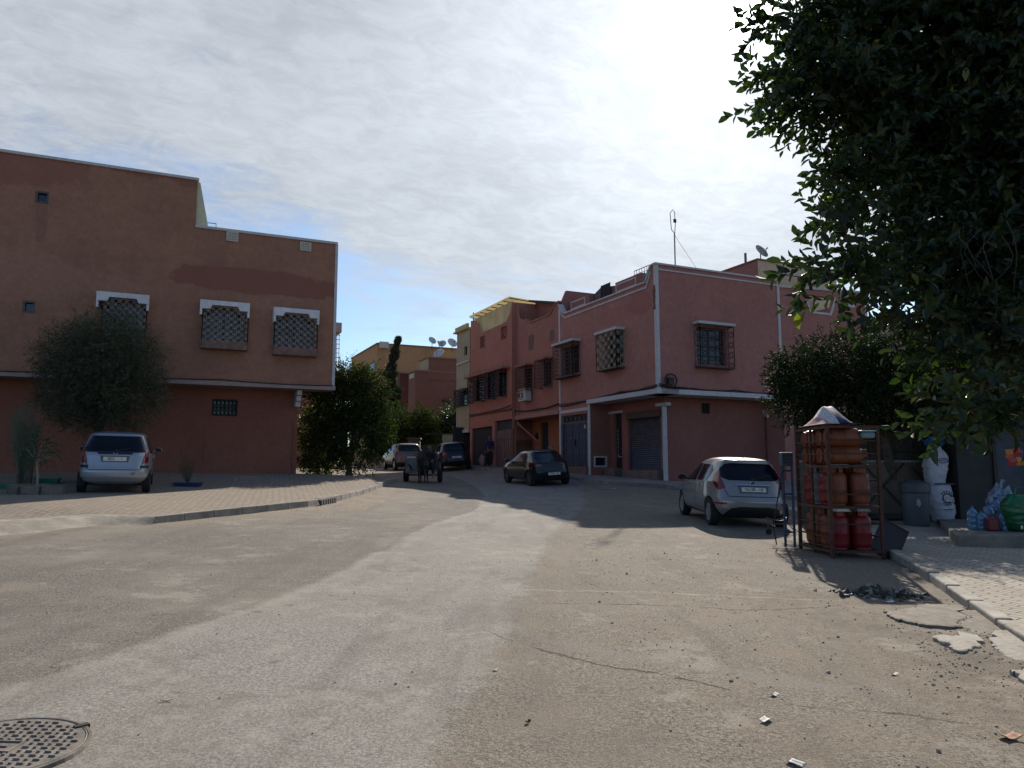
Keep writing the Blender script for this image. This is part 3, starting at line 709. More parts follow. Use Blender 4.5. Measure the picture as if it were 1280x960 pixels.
cable(FL, [(-26, zl+.07), (-20, zl+.05), (-14, zl+.06), (-9, zl+.05), (-4, zl+.06), (sR, zl+.03)], .105, .018, root)
mb = MB(); x = FL.uv(366, 560, -.92)[0]; mb.tube([FL.P(x, H(-8, 27)+.1, -.90), FL.P(x, 3.35, -.90)], .02, 6); mb.build('drain_pipe', L_LO, root)
mb = MB(); a, z = FL.uv(253, 283, -.3); b = FL.uv(270, 283, -.3)[0]
mb.tube([FL.P(a, zt, -.3), FL.P(a, zt+.32, -.3), FL.P(b, zt+.32, -.3), FL.P(b, zt, -.3)], .018, 5); mb.build('roof_rail', IRON_D, root)
# side windows of the street side, seen only from a step to the right
mb = MB()

# building whose pale trellis shows just past the left house
o_ = at(419, 400, 46.0)
root = thing('trellised_house', 'pink house end with white lattice balcony peeping past the left house', 'house', (o_.x-1.2, 46, 0))
Fq = Frame((o_.x-1.2, 46), (UX, UY), 1); zq = at(419, 402, 46).z
mb = MB(); mb.fbox(Fq, -5, 1.3, 0, zq-.6, -6, -.05); mb.build('wall', plaster('pink_far', (.33, .17, .145), .8), root)
mb = MB(); mb.fbox(Fq, -5, 1.55, zq-.6, zq, -6, .3); mb.build('roof_slab', plaster('pale_pink', (.50, .36, .33), .85), root)
mb = MB()
for i in range(6): mb.tube([Fq.P(.75+.14*i, zq-4.4, .1), Fq.P(.75+.14*i, zq-.6, .1)], .025, 4)
for i in range(14): mb.tube([Fq.P(.7, zq-4.4+.28*i, .1), Fq.P(1.5, zq-4.4+.28*i, .1)], .025, 4)
mb.build('lattice', WHITE, root)

# ---------------------------------------------------------------- right corner house (pink, white trim)
PINK = plaster('pink_render', (.41, .188, .150), .84, dirs=(VX, VY), gstr=.28, streak=.28, grain=16, blot=(.42, .215, .19),
               patches=((.0+FA.uv(800, 378)[0]*1.0, FA.uv(800, 378)[1], .75, .5, (.34, .11, .09), .5), (FA.uv(768, 395)[0], FA.uv(768, 395)[1], 1.3, .35, (.34, .12, .10), .4)))
PINK2 = plaster('pink_render_front', (.39, .172, .145), .86, gstr=.25, streak=.22, grain=16)
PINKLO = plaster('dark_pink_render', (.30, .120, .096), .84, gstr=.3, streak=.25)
BLUEDOOR = paint('dark_blue_metal', (.035, .05, .085), .55, 0, .3, 4, .1, dirt=((.06, .05, .045), .3))
ROLL = paint('grey_roller', (.065, .065, .075), .55, .2, .3, 3, dirt=((.045, .035, .03), .5))
HZ = 9.10; HP = FA.uv(822, 327)[1]-.07; LZ = 4.72
gz = lambda F, a, o=0.: H(*F.P(a, 0, o)[:2])
sEnd = 8.08; bEnd = 6.42
root = thing('pink_corner_house', 'dusty pink two-storey corner house with white edge lines and a dark roller shutter', 'house', (CR[0], CR[1], 0))
topA = [(0, HP), (.30, HP-.02), (.62, HZ), (7.45, HZ), (7.72, 9.25), (sEnd, FA.uv(700, 380)[1]-.05)]
wA1 = FA.rect(702, 724, 432, 468); wA2 = FA.rect(757, 779, 418, 458)
gar = FA.rect(701.5, 734, 518, 583)
mb = MB()
sP = FA.uv(738, 540)[0]
wall(mb, FA, sP, sEnd, -.5, [(sP, HZ), (7.45, HZ), (7.72, 9.25), (sEnd, topA[-1][1])], [wA1, gar], 0, .25)
wall(mb, FA, 0, sP, LZ, [(0, HP), (.30, HP-.02), (.62, HZ), (sP, HZ)], [wA2], 0, .25)
mb.build('street_wall', PINK, root)
wB = FB.rect(871, 908, 410, 456)
BT = FB.uv(975, 350)[1]-.07
mb = MB(); wall(mb, FB, 0, bEnd, LZ, [(0, HP), (bEnd, BT)], [wB], 0, .25)
# back and far sides, roof deck
mb.add([FA.P(sEnd, 0, 0), FA.P(sEnd, 0, -bEnd), FA.P(sEnd, HZ-.3, -bEnd), FA.P(sEnd, HZ-.3, 0)], [(0, 1, 2, 3)])
mb.add([FB.P(bEnd, 0, 0), FB.P(bEnd, 0, -sEnd), FB.P(bEnd, BT, -sEnd), FB.P(bEnd, BT, 0)], [(0, 1, 2, 3)])
mb.build('front_wall', PINK2, root)
mb = MB(); mb.fbox(FA, .22, sEnd-.02, HZ-1.1, HZ-1.0, -bEnd+.02, -.22); mb.fbox(FA, .02, sP-.02, LZ-.03, LZ-.003, -bEnd, -.003); mb.build('roof', CONC, root)
mb = MB(); mb.fbox(FA, .22, sEnd-.002, HZ-1.0, HZ-.03, -.22, -.01); mb.fbox(FA, .022, .22, HZ-1.0, HP-.2, -bEnd+.25, -.012); mb.build('parapet', PINK2, root)
# trims
mb = MB()
coping(mb, FA, topA, .07, -.2, .07)
coping(mb, FA, [(p[0], p[1]-.22) for p in topA[1:]], .07, .001, .035)
coping(mb, FB, [(-.05, HP), (bEnd, BT)], .07, -.2, .07); coping(mb, FB, [(.1, HP-.22), (bEnd-.1, BT-.22)], .06, .001, .035)
mb.build('coping', WHITE, root)
mb = MB()
mb.fbox(FA, -.035, .11, LZ, HP, -.06, .03); mb.fbox(FB, .005, .12, LZ, HP, -.04, .028)
mb.fbox(FA, sEnd-.14, sEnd, gz(FA, sEnd)-.1, HZ+.4, .001, .04); mb.fbox(FB, bEnd-.13, bEnd, LZ, BT, .001, .035)
mb.fbox(FA, sP-.02, sP+.14, gz(FA, sP)-.05, LZ-.2, .001, .045)
zg = FA.uv(720, 513)[1]
mb.fbox(FA, sP+.14, sEnd-.14, zg-.07, zg+.07, .001, .05)
mb.build('trim', WHITE, root)
mb = MB(); mb.fbox(FA, -.12, sP+.14, LZ-.17, LZ+.02, -.9, .11); mb.fbox(FB, .11, bEnd, LZ-.17, LZ+.018, -.9, .12); mb.build('ledge', WHITE, root)
# paint worn off the corner line
mb = MB(); z_ = FA.uv(819, 373)[1]
for k in range(7): mb.fbox(FA, .0+random.uniform(-.02, .02), .13+random.uniform(-.03, .06), z_-.45+.14*k, z_-.33+.14*k+random.uniform(0, .03), .031, .036)
mb.build('bare_patch', paint('bare_render', (.16, .07, .055), .95), root)
# ground floor, set back one metre under the ledge
fo = -1.0
vent = (0, 0, 0, 0)
FR = Frame(FA.P(sP, 0, 0)[:2], (UX, UY), 1)      # return wall facing the viewer
vent = FR.rect(744, 757, 572, 582)
mb = MB(); wall(mb, FR, 0, 1.0, -.5, LZ-.17, [(max(.08, vent[0]), min(.92, vent[1]), vent[2], vent[3])], 0, .15)
op = (max(.08, vent[0]), min(.92, vent[1]), vent[2], vent[3])
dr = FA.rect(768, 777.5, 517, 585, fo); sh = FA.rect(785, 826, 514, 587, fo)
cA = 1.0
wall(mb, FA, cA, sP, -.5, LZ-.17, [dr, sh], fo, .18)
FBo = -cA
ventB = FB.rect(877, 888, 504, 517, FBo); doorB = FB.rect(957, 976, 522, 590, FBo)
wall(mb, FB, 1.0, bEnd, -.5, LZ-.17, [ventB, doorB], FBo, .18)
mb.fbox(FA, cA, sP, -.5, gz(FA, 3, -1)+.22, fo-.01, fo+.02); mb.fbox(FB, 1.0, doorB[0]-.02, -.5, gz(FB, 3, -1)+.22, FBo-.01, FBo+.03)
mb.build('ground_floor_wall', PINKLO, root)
mb = MB(); a, b, c, d = op
for q in ((a-.07, a, c-.07, d+.07), (b, b+.07, c-.07, d+.07), (a, b, c-.07, c), (a, b, d, d+.07)): mb.fbox(FR, *q, .001, .03)
v = mb.build('vent', WHITE, root); pane(FR, op, v, -.14, BLACK, 'vent_grate')
mb = MB(); cx, cy = FA.P(cA, 0, -cA)[:2]
g_ = H(cx, cy)
mb.box(cx-.085, cx+.085, cy-.085, cy+.085, g_-.1, LZ-.55); mb.fbox(FA, cA-.3, cA+.45, LZ-.55, LZ-.42, fo-.12, fo+.12); mb.build('column', WHITE, root)
mb = MB(); a, b, c, d = dr
mb.fbox(FA, a-.1, b+.7, d+.02, d+.12, fo+.001, fo+.04); mb.fbox(FA, b+.6, b+.7, d+.12, LZ-.3, fo+.001, fo+.04); mb.build('door_trim', WHITE, root)
mb = MB(); mb.fbox(FA, a, b, c, d, fo-.16, fo-.12); dd = mb.build('door', paint('black_iron_door', (.02, .022, .028), .45), root)
mb = MB(); h0 = c+(d-c)*.2; h1 = c+(d-c)*.72; mb.fbox(FA, a+.08, b-.12, h0, h1, fo-.119, fo-.112); gl = mb.build('pane', paint('frosted_pane', (.45, .47, .50), .25), dd)
mb = MB()
for k in range(7):
    z = h0+(h1-h0)*(k+.1)/7; x = a+.10+(b-a-.26)*(1-k/7)*.5
    mb.prism(FA, [(a+.08, z), (a+.08+(b-a-.2)*.8, z+.02), (b-.12, z+.22), (x, z+.26)], fo-.111, fo-.105)
mb.build('ironwork', IRON_D, dd)
rolldoor(FA, sh, root, fo-.14, ROLL, BLUEDOOR, .36)
mb = MB(); mb.fbox(FA, sh[0]-.05, sh[1]+.05, sh[3]-.28, sh[3]+.02, fo-.10, fo+.06); mb.build('shutter_box', paint('shutter_box', (.10, .055, .05), .8, 0, .3), root)
mb = MB(); mb.fbox(FA, sh[0]-.1, sh[1]+.1, -.3, sh[2], fo-.1, fo+.28); mb.fbox(FA, dr[0]-.1, dr[1]+.1, -.3, dr[2], fo-.1, fo+.5); mb.fbox(FA, gar[0]-.1, gar[1]+.1, -.3, gar[2], -.3, .12); mb.build('doorstep', paint('step_cement', (.17, .115, .10), .95, 0, .3, 3, .5), root)
# blue garage doors
a, b, c, d = gar; mb = MB(); dt = d-(d-c)*.16
for s_, e_ in ((a, (a+b)/2-.01), ((a+b)/2+.01, b)): mb.fbox(FA, s_, e_, c, dt, -.16, -.10)
gd = mb.build('garage_door', BLUEDOOR, root)
mb = MB()
for k in range(9): x = a+(b-a)*k/8; mb.tube([FA.P(x, c, -.09), FA.P(x, dt, -.09)], .014, 4)
for z in (c+.1, c+(dt-c)*.33, c+(dt-c)*.66, dt-.05): mb.tube([FA.P(a, z, -.085), FA.P(b, z, -.085)], .014, 4)
for i in range(4):
    for j in range(3):
        x = a+(b-a)*(i+.5)/4; z = c+(dt-c)*(j+.5)/3
        for sg in (-1, 1): mb.tube([FA.P(x+sg*.16*sin(t*pi/5), z-.35+.14*t, -.085) for t in range(6)], .010, 4)
mb.build('ironwork', paint('blue_iron', (.06, .08, .12), .5, .2), gd)
mb = MB(); mb.fbox(FA, (a+b)/2-.02, (a+b)/2+.05, c+1.0, c+1.25, -.10, -.04); mb.build('handle', IRON_D, gd)
mb = MB(); mb.fbox(FA, a, b, dt, d, -.2, -.18); tl = mb.build('transom', BLACK, root)
grille(FA, a, b, dt+.02, d-.02, -.1, -.09, root, IRON_W, 6, 1, 'ring', .012, False, 'transom_grille')
mb = MB(); mb.fbox(FA, a+.28, a+.40, dt-.3, dt-.14, -.098, -.09); mb.build('notice', paint('paper_notice', (.6, .6, .58), .8), gd)
# upper windows with their cages
for F_, op, (px0, px1, y0, y1), st, o1 in ((FA, wA1, (700, 726, 427, 473), 'ring', .42), (FA, wA2, (753, 785.5, 412, 463), 'diamond', .42), (FB, wB, (868, 913, 408, 458), 'scroll', .34)):
    a, b, c, d = op
    sash(F_, op, root, -.2, paint('dark_wood', (.05, .035, .03), .7), 2, 4 if F_ is FB else 2, .07)
    ca, cb, cc_, cd = a-.10, b+.10, c-.12, d+.05
    if F_ is FA and st == 'diamond':
        grille(F_, ca, cb, cc_, cd, .0, o1, root, paint('tan_iron', (.26, .21, .15), .75, 0, .3, 6), 7, 8, 'diamond', .012, dens=1.18)
    else: grille(F_, ca, cb, cc_, cd, .0, o1, root, paint('rust_iron', (.085, .05, .045), .75, 0, .35, 6), 6 if F_ is FA else 5, 8, st, .011)
    mb = MB(); mb.fbox(F_, ca-.08, cb+.08, cd+.02, cd+.13, .001, o1+.05); mb.build('window_hood', WHITE, root)
    mb = MB(); mb.fbox(F_, ca-.03, cb+.03, cc_-.05, cc_-.005, .001, o1+.02); mb.build('grille_sill', paint('rust_iron', (.085, .05, .045)), root)
mb = MB(); a, b, c, d = wB; mb.fbox(FB, a-.02, b+.02, c, d, .345, .352) if False else None
# dark trim beside the front window
op = ventB; pane(FB, op, root, FBo-.12, BLACK, 'vent_opening')
a, b, c, d = doorB; mb = MB(); mb.fbox(FB, a, b, c, d, FBo-.16, FBo-.13); mb.build('side_door', paint('black_side_door', (.010, .010, .014), .6), root)
mb = MB(); mb.fbox(FB, a-.15, b+.3, d+.02, d+.34, FBo+.001, FBo+.1); mb.build('door_lintel', plaster('lintel', (.34, .23, .20), .85), root)
# round bracket near the corner and the cables on the ledge
c_ = FB.uv(836, 476); mb = MB()
mb.tube([FB.P(c_[0]+.28*cos(t*pi/8), c_[1]+.26*sin(t*pi/8), .14) for t in range(17)], .03, 6, cap=False); mb.fbox(FB, c_[0]-.12, c_[0]+.14, c_[1]-.14, c_[1]+.12, .01, .16)
mb.tube([FB.P(c_[0]-.2, c_[1]+.2, .13), FB.P(c_[0]-.05, c_[1]-.25, .1), FB.P(c_[0]+.5, LZ+.1, .1)], .015, 5)
mb.build('cable_coil', IRON_D, root)
cable(FA, [(0, LZ+.12), (2.6, LZ+.14), (5.2, LZ+.02), (8.05, LZ-.05)], .06, .035, root); cable(FA, [(0, LZ+.18), (3.4, LZ+.10), (8.05, LZ+.02)], .05, .02, root)
cable(FB, [(0, LZ+.14), (1.6, LZ+.10), (3.8, LZ+.12), (bEnd, LZ+.06)], .06, .03, root); cable(FB, [(0, LZ+.22), (2.6, LZ+.07), (bEnd, LZ+.12)], .07, .02, root)
# terrace behind the parapet
ROOFP = plaster('roof_pink', (.32, .14, .12), .85, gstr=.2)
mb = MB(); F8 = Frame(FA.P(sEnd, 0, 0)[:2], (UX, UY), 1)
mb.prism(F8, [(.05, HZ-1), (.05, 9.55), (.45, 10.45), (2.6, 10.45), (4.2, 10.2), (6.2, 10.1), (6.2, HZ-1)], -.2, -.02); mb.build('terrace_wall', ROOFP, root)
for (x0, x1, y0, y1, k) in ((713, 733, 372, 386, 0), (769, 797, 348, 361, 1)):
    o = -.45; a = FA.uv(x0, y0, o)[0]; b = FA.uv(x1, y0, o)[0]; a, b = min(a, b), max(a, b); zt_ = FA.uv((x0+x1)/2, y0, o)[1]; h = .5
    mb = MB(); mb.fbox(FA, a-.25, b, zt_-h-.1, zt_, o-.8, o); bl = mb.build('terrace_block', ROOFP, root)
    mb = MB()
    for q in ((a+.1, b-.05, zt_-.15, zt_-.09), (a+.1, b-.05, zt_-h+.03, zt_-h+.09), (a+.1, a+.16, zt_-h+.09, zt_-.15), (b-.11, b-.05, zt_-h+.09, zt_-.15)): mb.fbox(FA, *q, o+.001, o+.02)
    mb.build('trim', WHITE, bl)
a1 = FA.uv(735, 380, -.7)[0]; a2 = FA.uv(768, 370, -.7)[0]
mb = MB()
mb.prism(FA, [(a2, HZ-.5), (a2, FA.uv(768, 357, -.7)[1]), ((a1+a2)/2, FA.uv(752, 359, -.7)[1]), (a1-.3, FA.uv(738, 372, -.7)[1]), (a1-.1, HZ-.5)], -.8, -.7); sc = mb.build('terrace_screen', paint('brown_screen', (.16, .11, .09), .9, 0, .5, 7), root)
x_ = FA.uv(757, 368, -.62)[0]
mb = MB(); N_ = 10
for k in range(N_):
    t0, t1 = k/N_, (k+1)/N_; w = .85
    mb.add([FA.P(x_-w/2+w*t0, HZ-.2, -.62+.03*sin(t0*14)), FA.P(x_-w/2+w*t1, HZ-.2, -.62+.03*sin(t1*14)), FA.P(x_-w/2+w*t1, FA.uv(757, 355, -.62)[1], -.62), FA.P(x_-w/2+w*t0, FA.uv(757, 355, -.62)[1], -.62)], [(0, 1, 2, 3)])
lb = (FA.P(x_, HZ, -.62)); tag(mb.build('hanging_cloth', paint('black_cloth', (.014, .014, .02), .9), loc=lb), 'black cloth hung on the roof terrace of the pink corner house', 'laundry')
mb = MB(); a, zr = FA.uv(793, 350, -.5); b = FA.uv(812, 340, -.5)[0]; zr = FA.uv(802, 344, -.5)[1]
for z in (zr+.30, zr-.25): mb.tube([FA.P(a, z, -.5), FA.P(b, z, -.5)], .018, 5)
for k in range(7):
    x = a+(b-a)*k/6; mb.tube([FA.P(x, HZ-1, -.5), FA.P(x, zr+.3, -.5)], .014, 4)
    if k < 6: mb.tube([FA.P(x+(b-a)/12+.14*cos(t*pi/4), zr+.14*sin(t*pi/4), -.5) for t in range(9)], .012, 4, cap=False)
mb.build('terrace_railing', paint('blue_grey_iron', (.12, .16, .22), .6), root)

# antenna mast on the pink house roof
q = FB.uv(844, 330, -.9); bx, by, _ = FB.P(q[0], 0, -.9); zb = HZ-1.0; zt_ = FB.uv(843, 291, -.9)[1]; zm = FB.uv(843, 262, -.9)[1]
root = thing('antenna_mast', 'thin antenna mast with two guy wires on the pink corner house roof', 'antenna', (bx, by, zb))
mb = MB(); mb.tube([(bx, by, zb), (bx, by, zt_)], .028, 6); mb.build('mast', IRON_W, root)
mb = MB(); P = lambda dx, z: (bx+dx, by+.02, z)
mb.tube([P(0, zt_), P(-.12, zt_+.15), P(-.16, zm-.15), P(-.05, zm), P(.03, zm-.1), P(.05, zt_+.35), P(.02, zt_)], .016, 5); mb.fbox(FB, q[0]-.02, q[0]+.10, zt_+.45, zt_+.6, -.93, -.88)
mb.build('aerial', IRON_D, root)
mb = MB(); e1 = FB.P(FB.uv(882, 336, -.6)[0], HZ+.3, -.6); e2 = FB.P(FB.uv(855, 333, -.6)[0], HZ+.5, -.6)
mb.tube([(bx, by, zt_-.1), e1], .008, 4); mb.tube([(bx, by, (zt_+zb)/2+.3), e2], .006, 4); mb.build('guy_wire', IRON_D, root)

# ---------------------------------------------------------------- pink neighbour to the right, roof block with the dish
root = thing('pink_neighbour_house', 'pink house behind the trees with a cut-out parapet opening, right of the corner house', 'house', (*FB.P(bEnd, 0, 0)[:2], 0))
b0, b1 = bEnd+.003, 11.7; tz_ = FB.uv(990, 360)[1]-.05
cut = FB.uv(1006, 374); cut2 = FB.uv(1044, 380); zc0 = FB.uv(1025, 391)[1]; zc1 = FB.uv(1025, 370)[1]
opn = (cut[0], cut2[0], zc0, zc1)
mb = MB(); wall(mb, FB, b0, b1, -.5, [(b0, tz_), (b1, tz_+.25)], [opn], -.004, .25)
mb.prism(FB, [(opn[0], zc1), (opn[0], zc0), (opn[0]+.32, zc0)], -.2, -.004); mb.prism(FB, [(opn[1], zc1), (opn[1]-.32, zc0), (opn[1], zc0)], -.2, -.004)
mb.add([FB.P(b1, 0, 0), FB.P(b1, 0, -9), FB.P(b1, tz_, -9), FB.P(b1, tz_, 0)], [(0, 1, 2, 3)])
mb.build('wall', PINK2, root)
mb = MB(); coping(mb, FB, [(b0, tz_), (b1, tz_+.25)], .09, -.2, .06); mb.fbox(FB, b1-.16, b1, 0, tz_+.2, .001, .04)
mb.prism(FB, [(opn[0]-.06, zc1), (opn[0]-.06, zc1-.05), (opn[0]+.28, zc0-.07), (opn[1]-.28, zc0-.07), (opn[1]+.06, zc1-.05), (opn[1]+.06, zc1), (opn[1]-.03, zc1), (opn[1]-.34, zc0+.03), (opn[0]+.34, zc0+.03), (opn[0]+.03, zc1)], .001, .03)
mb.build('coping', WHITE, root)
mb = MB(); mb.fbox(FB, b0, b1-.01, tz_-1.2, tz_-1.1, -9, -.25); mb.fbox(FB, opn[0]-.3, opn[1]+.3, zc0-.4, zc1+.3, -1.6, -1.5); mb.build('roof', CREAM, root)
mb = MB(); z0 = FB.uv(1065, 375)[1]; mb.fbox(FB, FB.uv(1060, 375)[0], FB.uv(1068, 375)[0], z0-.35, z0+.15, .001, .02); mb.build('window', WHITE, root)
# stair block
cB = at(947, 325, 38.0)
FS1 = Frame((cB.x, cB.y), (VX, VY), -1); FS2 = Frame((cB.x, cB.y), (UX, UY), 1)
root = thing('roof_stair_block', 'cream and pink stair block on the roofs behind the corner house, carrying a dish', 'roof block', (cB.x, cB.y, 0))
mb = MB(); mb.fbox(FS2, 0, 5.5, 8, cB.z, -6, 0); mb.build('wall', plaster('cream_block', (.58, .45, .33), .88, gstr=.2), root)
mb = MB(); mb.fbox(FS1, .002, 6.1, 8, cB.z-.004, -.1, .012); mb.build('side_wall', ROOFP, root)
mb = MB(); mb.fbox(FS2, -.08, 5.6, cB.z, cB.z+.07, -6.1, .08); mb.build('coping', paint('brown_coping', (.20, .11, .09), .8), root)
mb = MB(); z = cB.z-.75
mb.tube([FS2.P(.9, z, .5), FS2.P(3.6, z-.02, .5)], .03, 5); mb.tube([FS2.P(2.2, z, .5), FS2.P(2.2, z-1.2, .5)], .025, 5); mb.tube([FS2.P(2.2, z-.35, .5), FS2.P(3.6, z-.4, .5)], .02, 5); mb.build('washing_rail', IRON_D, root)
mb = MB(); p = at(932, 326, 40); mb.tube([(p.x, p.y, p.z-1.), (p.x, p.y, p.z+.42)], .07, 8); mb.build('vent_pipe', paint('grey_pipe', (.12, .12, .14), .7), root)
DISH = paint('dish_grey', (.30, .27, .26), .6, 0, .25, 4, dirt=((.20, .14, .10), .4))
def dish(p, r, az, el, label, group=None, mat=DISH, post=.5):
    """satellite dish: reflector, arm with feed, post"""
    root = thing('satellite_dish', label, 'satellite dish', (p[0], p[1], p[2]-post), 0, group)
    M = Matrix.Translation(Vector((0, 0, post))) @ Matrix.Rotation(az, 4, 'Z') @ Matrix.Rotation(pi/2-el, 4, 'X')
    mb = MB(); pr = [(r*t, .22*r*t*t) for t in (.02, .2, .4, .6, .8, 1.0)]; mb.lathe(pr+[(r, .22*r-.02), (r*.6, .22*r*.36-.02), (.03, -.02)], 28, M)
    mb.build('reflector', mat, root, local=True, smooth=50)
    mb = MB(); a = M @ Vector((0, r*-.95, .2*r)); f = M @ Vector((0, -r*.25, r*.85)); b = M @ Vector((r*.8, .3*r, .15*r)); c2 = M @ Vector((-r*.8, .3*r, .15*r))
    mb.tube([a, f], .015*r/.45, 5); mb.tube([b, f], .008, 4); mb.tube([c2, f], .008, 4); mb.build('feed_arm', IRON_D, root, local=True)
    mb = MB(); mb.tube([f, f+(M.to_3x3() @ Vector((0, 0, .1*r/.45)))], .035*r/.45, 8); mb.build('feed', IRON_W, root, local=True)
    mb = MB(); mb.tube([(0, .06, 0), (0, .06, post)], .03*max(1, r/.6), 8); mb.build('post', IRON_D, root, local=True)
    return root
p = at(951, 315, 39.5); dish((p.x, p.y, p.z), .42, radians(35), radians(30), 'brownish satellite dish on the cream stair block right of the antenna mast', post=.55)

# beige block glimpsed between the leaves
Fg = Frame(FB.P(11.75, 0, -.6)[:2], (UX, UY), 1)
root = thing('beige_house', 'beige house seen through the ficus leaves at the far right', 'house', (*Fg.P(0, 0, 0)[:2], 0))
mb = MB(); wins_ = [(1.6+3.2*k, 2.8+3.2*k, 5.6, 7.0) for k in range(3)]
wall(mb, Fg, 0, 14, -.5, 8.6, wins_, 0, .2); mb.add([Fg.P(14, 0, 0), Fg.P(14, 0, -9), Fg.P(14, 8.6, -9), Fg.P(14, 8.6, 0)], [(0, 1, 2, 3)])
mb.build('wall', plaster('beige_render', (.33, .23, .17), .85, gstr=.25), root)
for op in wins_: sash(Fg, op, root, -.15, IRON_D)
mb = MB(); mb.fbox(Fg, 0, 14, 8.0, 8.1, -9, -.1); mb.build('roof', CONC, root)

# ---------------------------------------------------------------- terracotta houses up the side street
TERRA = plaster('terracotta', (.44, .185, .13), .82, dirs=(VX, VY), gstr=.3, streak=.35, blot=(.46, .21, .15))
TERRA2 = plaster('terracotta_old', (.40, .175, .13), .80, dirs=(VX, VY), gstr=.35, streak=.5, blot=(.42, .20, .15), grain=18,
                 patches=((FA.uv(664, 428)[0]-sEnd, FA.uv(664, 428)[1], .33, .42, (.12, .10, .085), .9), (FA.uv(690, 419)[0]-sEnd, FA.uv(690, 419)[1], .26, .3, (.13, .10, .09), .85)))
sT1 = FA.uv(645, 480)[0]; sT2 = FA.uv(588, 480)[0]; sT3 = FA.uv(571.5, 480)[0]
def offs(F, s, o=0.): return Frame(F.P(s, 0, o)[:2], F.d, -1 if F is FA else 1)
# near one
F1 = offs(FA, sEnd); W1 = sT1-sEnd
root = thing('terracotta_house', 'old terracotta house with grey round dish stains between the pink and canopied houses', 'house', (*F1.P(0, 0, 0)[:2], 0))
u = lambda x, y, o=0.: F1.uv(x, y, o)
wins1 = [F1.rect(679, 689, 452, 482), F1.rect(655, 665, 460, 486)]
top1 = [(.003, u(699, 378)[1]), (u(695, 382)[0], u(695, 380)[1]), (u(688, 394)[0], u(688, 394)[1]), (u(663, 404)[0], u(663, 404)[1]), (u(657, 400)[0], u(657, 400)[1]), (u(650, 398)[0], u(650, 398)[1]), (u(648, 385)[0], u(648, 383)[1]), (W1, u(645.5, 378)[1])]
top1.sort(); zL1 = u(672, 516)[1]
mb = MB(); wall(mb, F1, .003, W1, zL1, top1, wins1, 0, .22)
mb.add([F1.P(W1, 0, 0), F1.P(W1, 0, -8), F1.P(W1, 9, -8), F1.P(W1, 9, 0)], [(0, 1, 2, 3)])
mb.build('wall', TERRA2, root)
mb = MB(); mb.fbox(F1, .01, W1-.01, 7.9, 8.0, -8, -.2); mb.fbox(F1, .01, W1-.01, zL1-.02, zL1-.005, -8, -.01); mb.build('roof', CONC, root)
mb = MB(); mb.prism(F1, [(.02, 8), (.02, u(699, 378)[1]+.1), (W1+.3, u(652, 376)[1]+.35), (W1+.3, 8)], -1.5, -1.35); mb.build('back_parapet', TERRA2, root)
mb = MB(); coping(mb, F1, [t for t in top1 if t[0] < u(657, 400)[0]+.1], .09, -.16, .05); mb.build('coping', plaster('terra_coping', (.36, .16, .12), .85), root)
mb = MB(); mb.prism(F1, [(.1, u(699, 379)[1]+.05), (W1+.3, u(652, 376)[1]+.25), (W1+.3, u(652, 376)[1]+.35), (.1, u(699, 379)[1]+.15)], -1.6, -.9); mb.build('roof_sheet', paint('dark_sheet', (.05, .04, .03), .7), root)
for op in wins1:
    a, b, c, d = op; sash(F1, op, root, -.18, paint('blue_black_frame', (.02, .025, .04), .6), 2, 1)
    grille(F1, a-.12, b+.12, c-.12, d+.06, 0, .42, root, paint('faded_iron', (.13, .07, .06), .8), 4, 8, 'ring', .014)
    mb = MB(); mb.fbox(F1, a-.2, b+.2, d+.07, d+.16, .001, .46); mb.build('window_hood', plaster('terra_coping', (.36, .16, .12)), root)
a, z = u(661, 494); mb = MB(); mb.fbox(F1, a-.42, a+.42, z-.33, z+.33, .05, .42); ac = mb.build('air_conditioner', paint('ac_white', (.50, .47, .43), .6, 0, .2, 4, dirt=((.2, .15, .1), .4)), root, bevel=.02)
mb = MB(); mb.tube([F1.P(a+.1+.24*cos(t*pi/8), z+.24*sin(t*pi/8), .43) for t in range(17)], .02, 5, cap=False); mb.tube([F1.P(a+.1+.12*cos(t*pi/8), z+.12*sin(t*pi/8), .43) for t in range(17)], .02, 5, cap=False)
for k in range(6): mb.tube([F1.P(a-.36, z-.25+.1*k, .425), F1.P(a-.18, z-.25+.1*k, .425)], .01, 4)
mb.build('fan_grille', IRON_D, ac)
mb = MB(); mb.fbox(F1, .01, W1-.02, zL1-.22, zL1-.01, -.9, .12); mb.build('ledge', plaster('ledge_terra', (.42, .22, .18), .85), root)
g1 = H(*F1.P(2.5, 0, -1)[:2])
door1 = F1.rect(676, 685.5, 528, 576, -1.0)
mb = MB(); wall(mb, F1, .003, W1, -.3, zL1-.1, [door1], -1.0, .18); mb.build('ground_floor_wall', plaster('terra_orange', (.34, .14, .075), .85, dirs=(VX, VY), gstr=.3), root)
mb = MB(); a, b, c, d = door1; mb.fbox(F1, a, b, c-1, d, -1.16, -1.12); mb.build('door', paint('navy_door', (.012, .016, .035), .5), root)
mb = MB()
for (x0, x1) in ((a-.6, a-.01), (b+.01, b+.75)): mb.fbox(F1, x0, x1, g1-.3, c+.75, -.999, -.97)
mb.build('tile_panel', paint('mosaic_tile', (.24, .21, .17), .5, 0, .6, 25), root)
bx_ = F1.rect(649, 659, 535, 546, -.9); mb = MB(); mb.fbox(F1, bx_[0], bx_[1], bx_[2], bx_[3], -.95, -.7); mb.build('meter_box', paint('meter_grey', (.36, .35, .33), .6), root)
mb = MB(); q = F1.rect(669, 672, 541, 549, -.95); mb.fbox(F1, *q, -.998, -.93); mb.build('letter_box', IRON_D, root)
cable(F1, [(.0, zL1+.3), (2.0, zL1+.18), (W1, zL1+.28)], .06, .04, root)
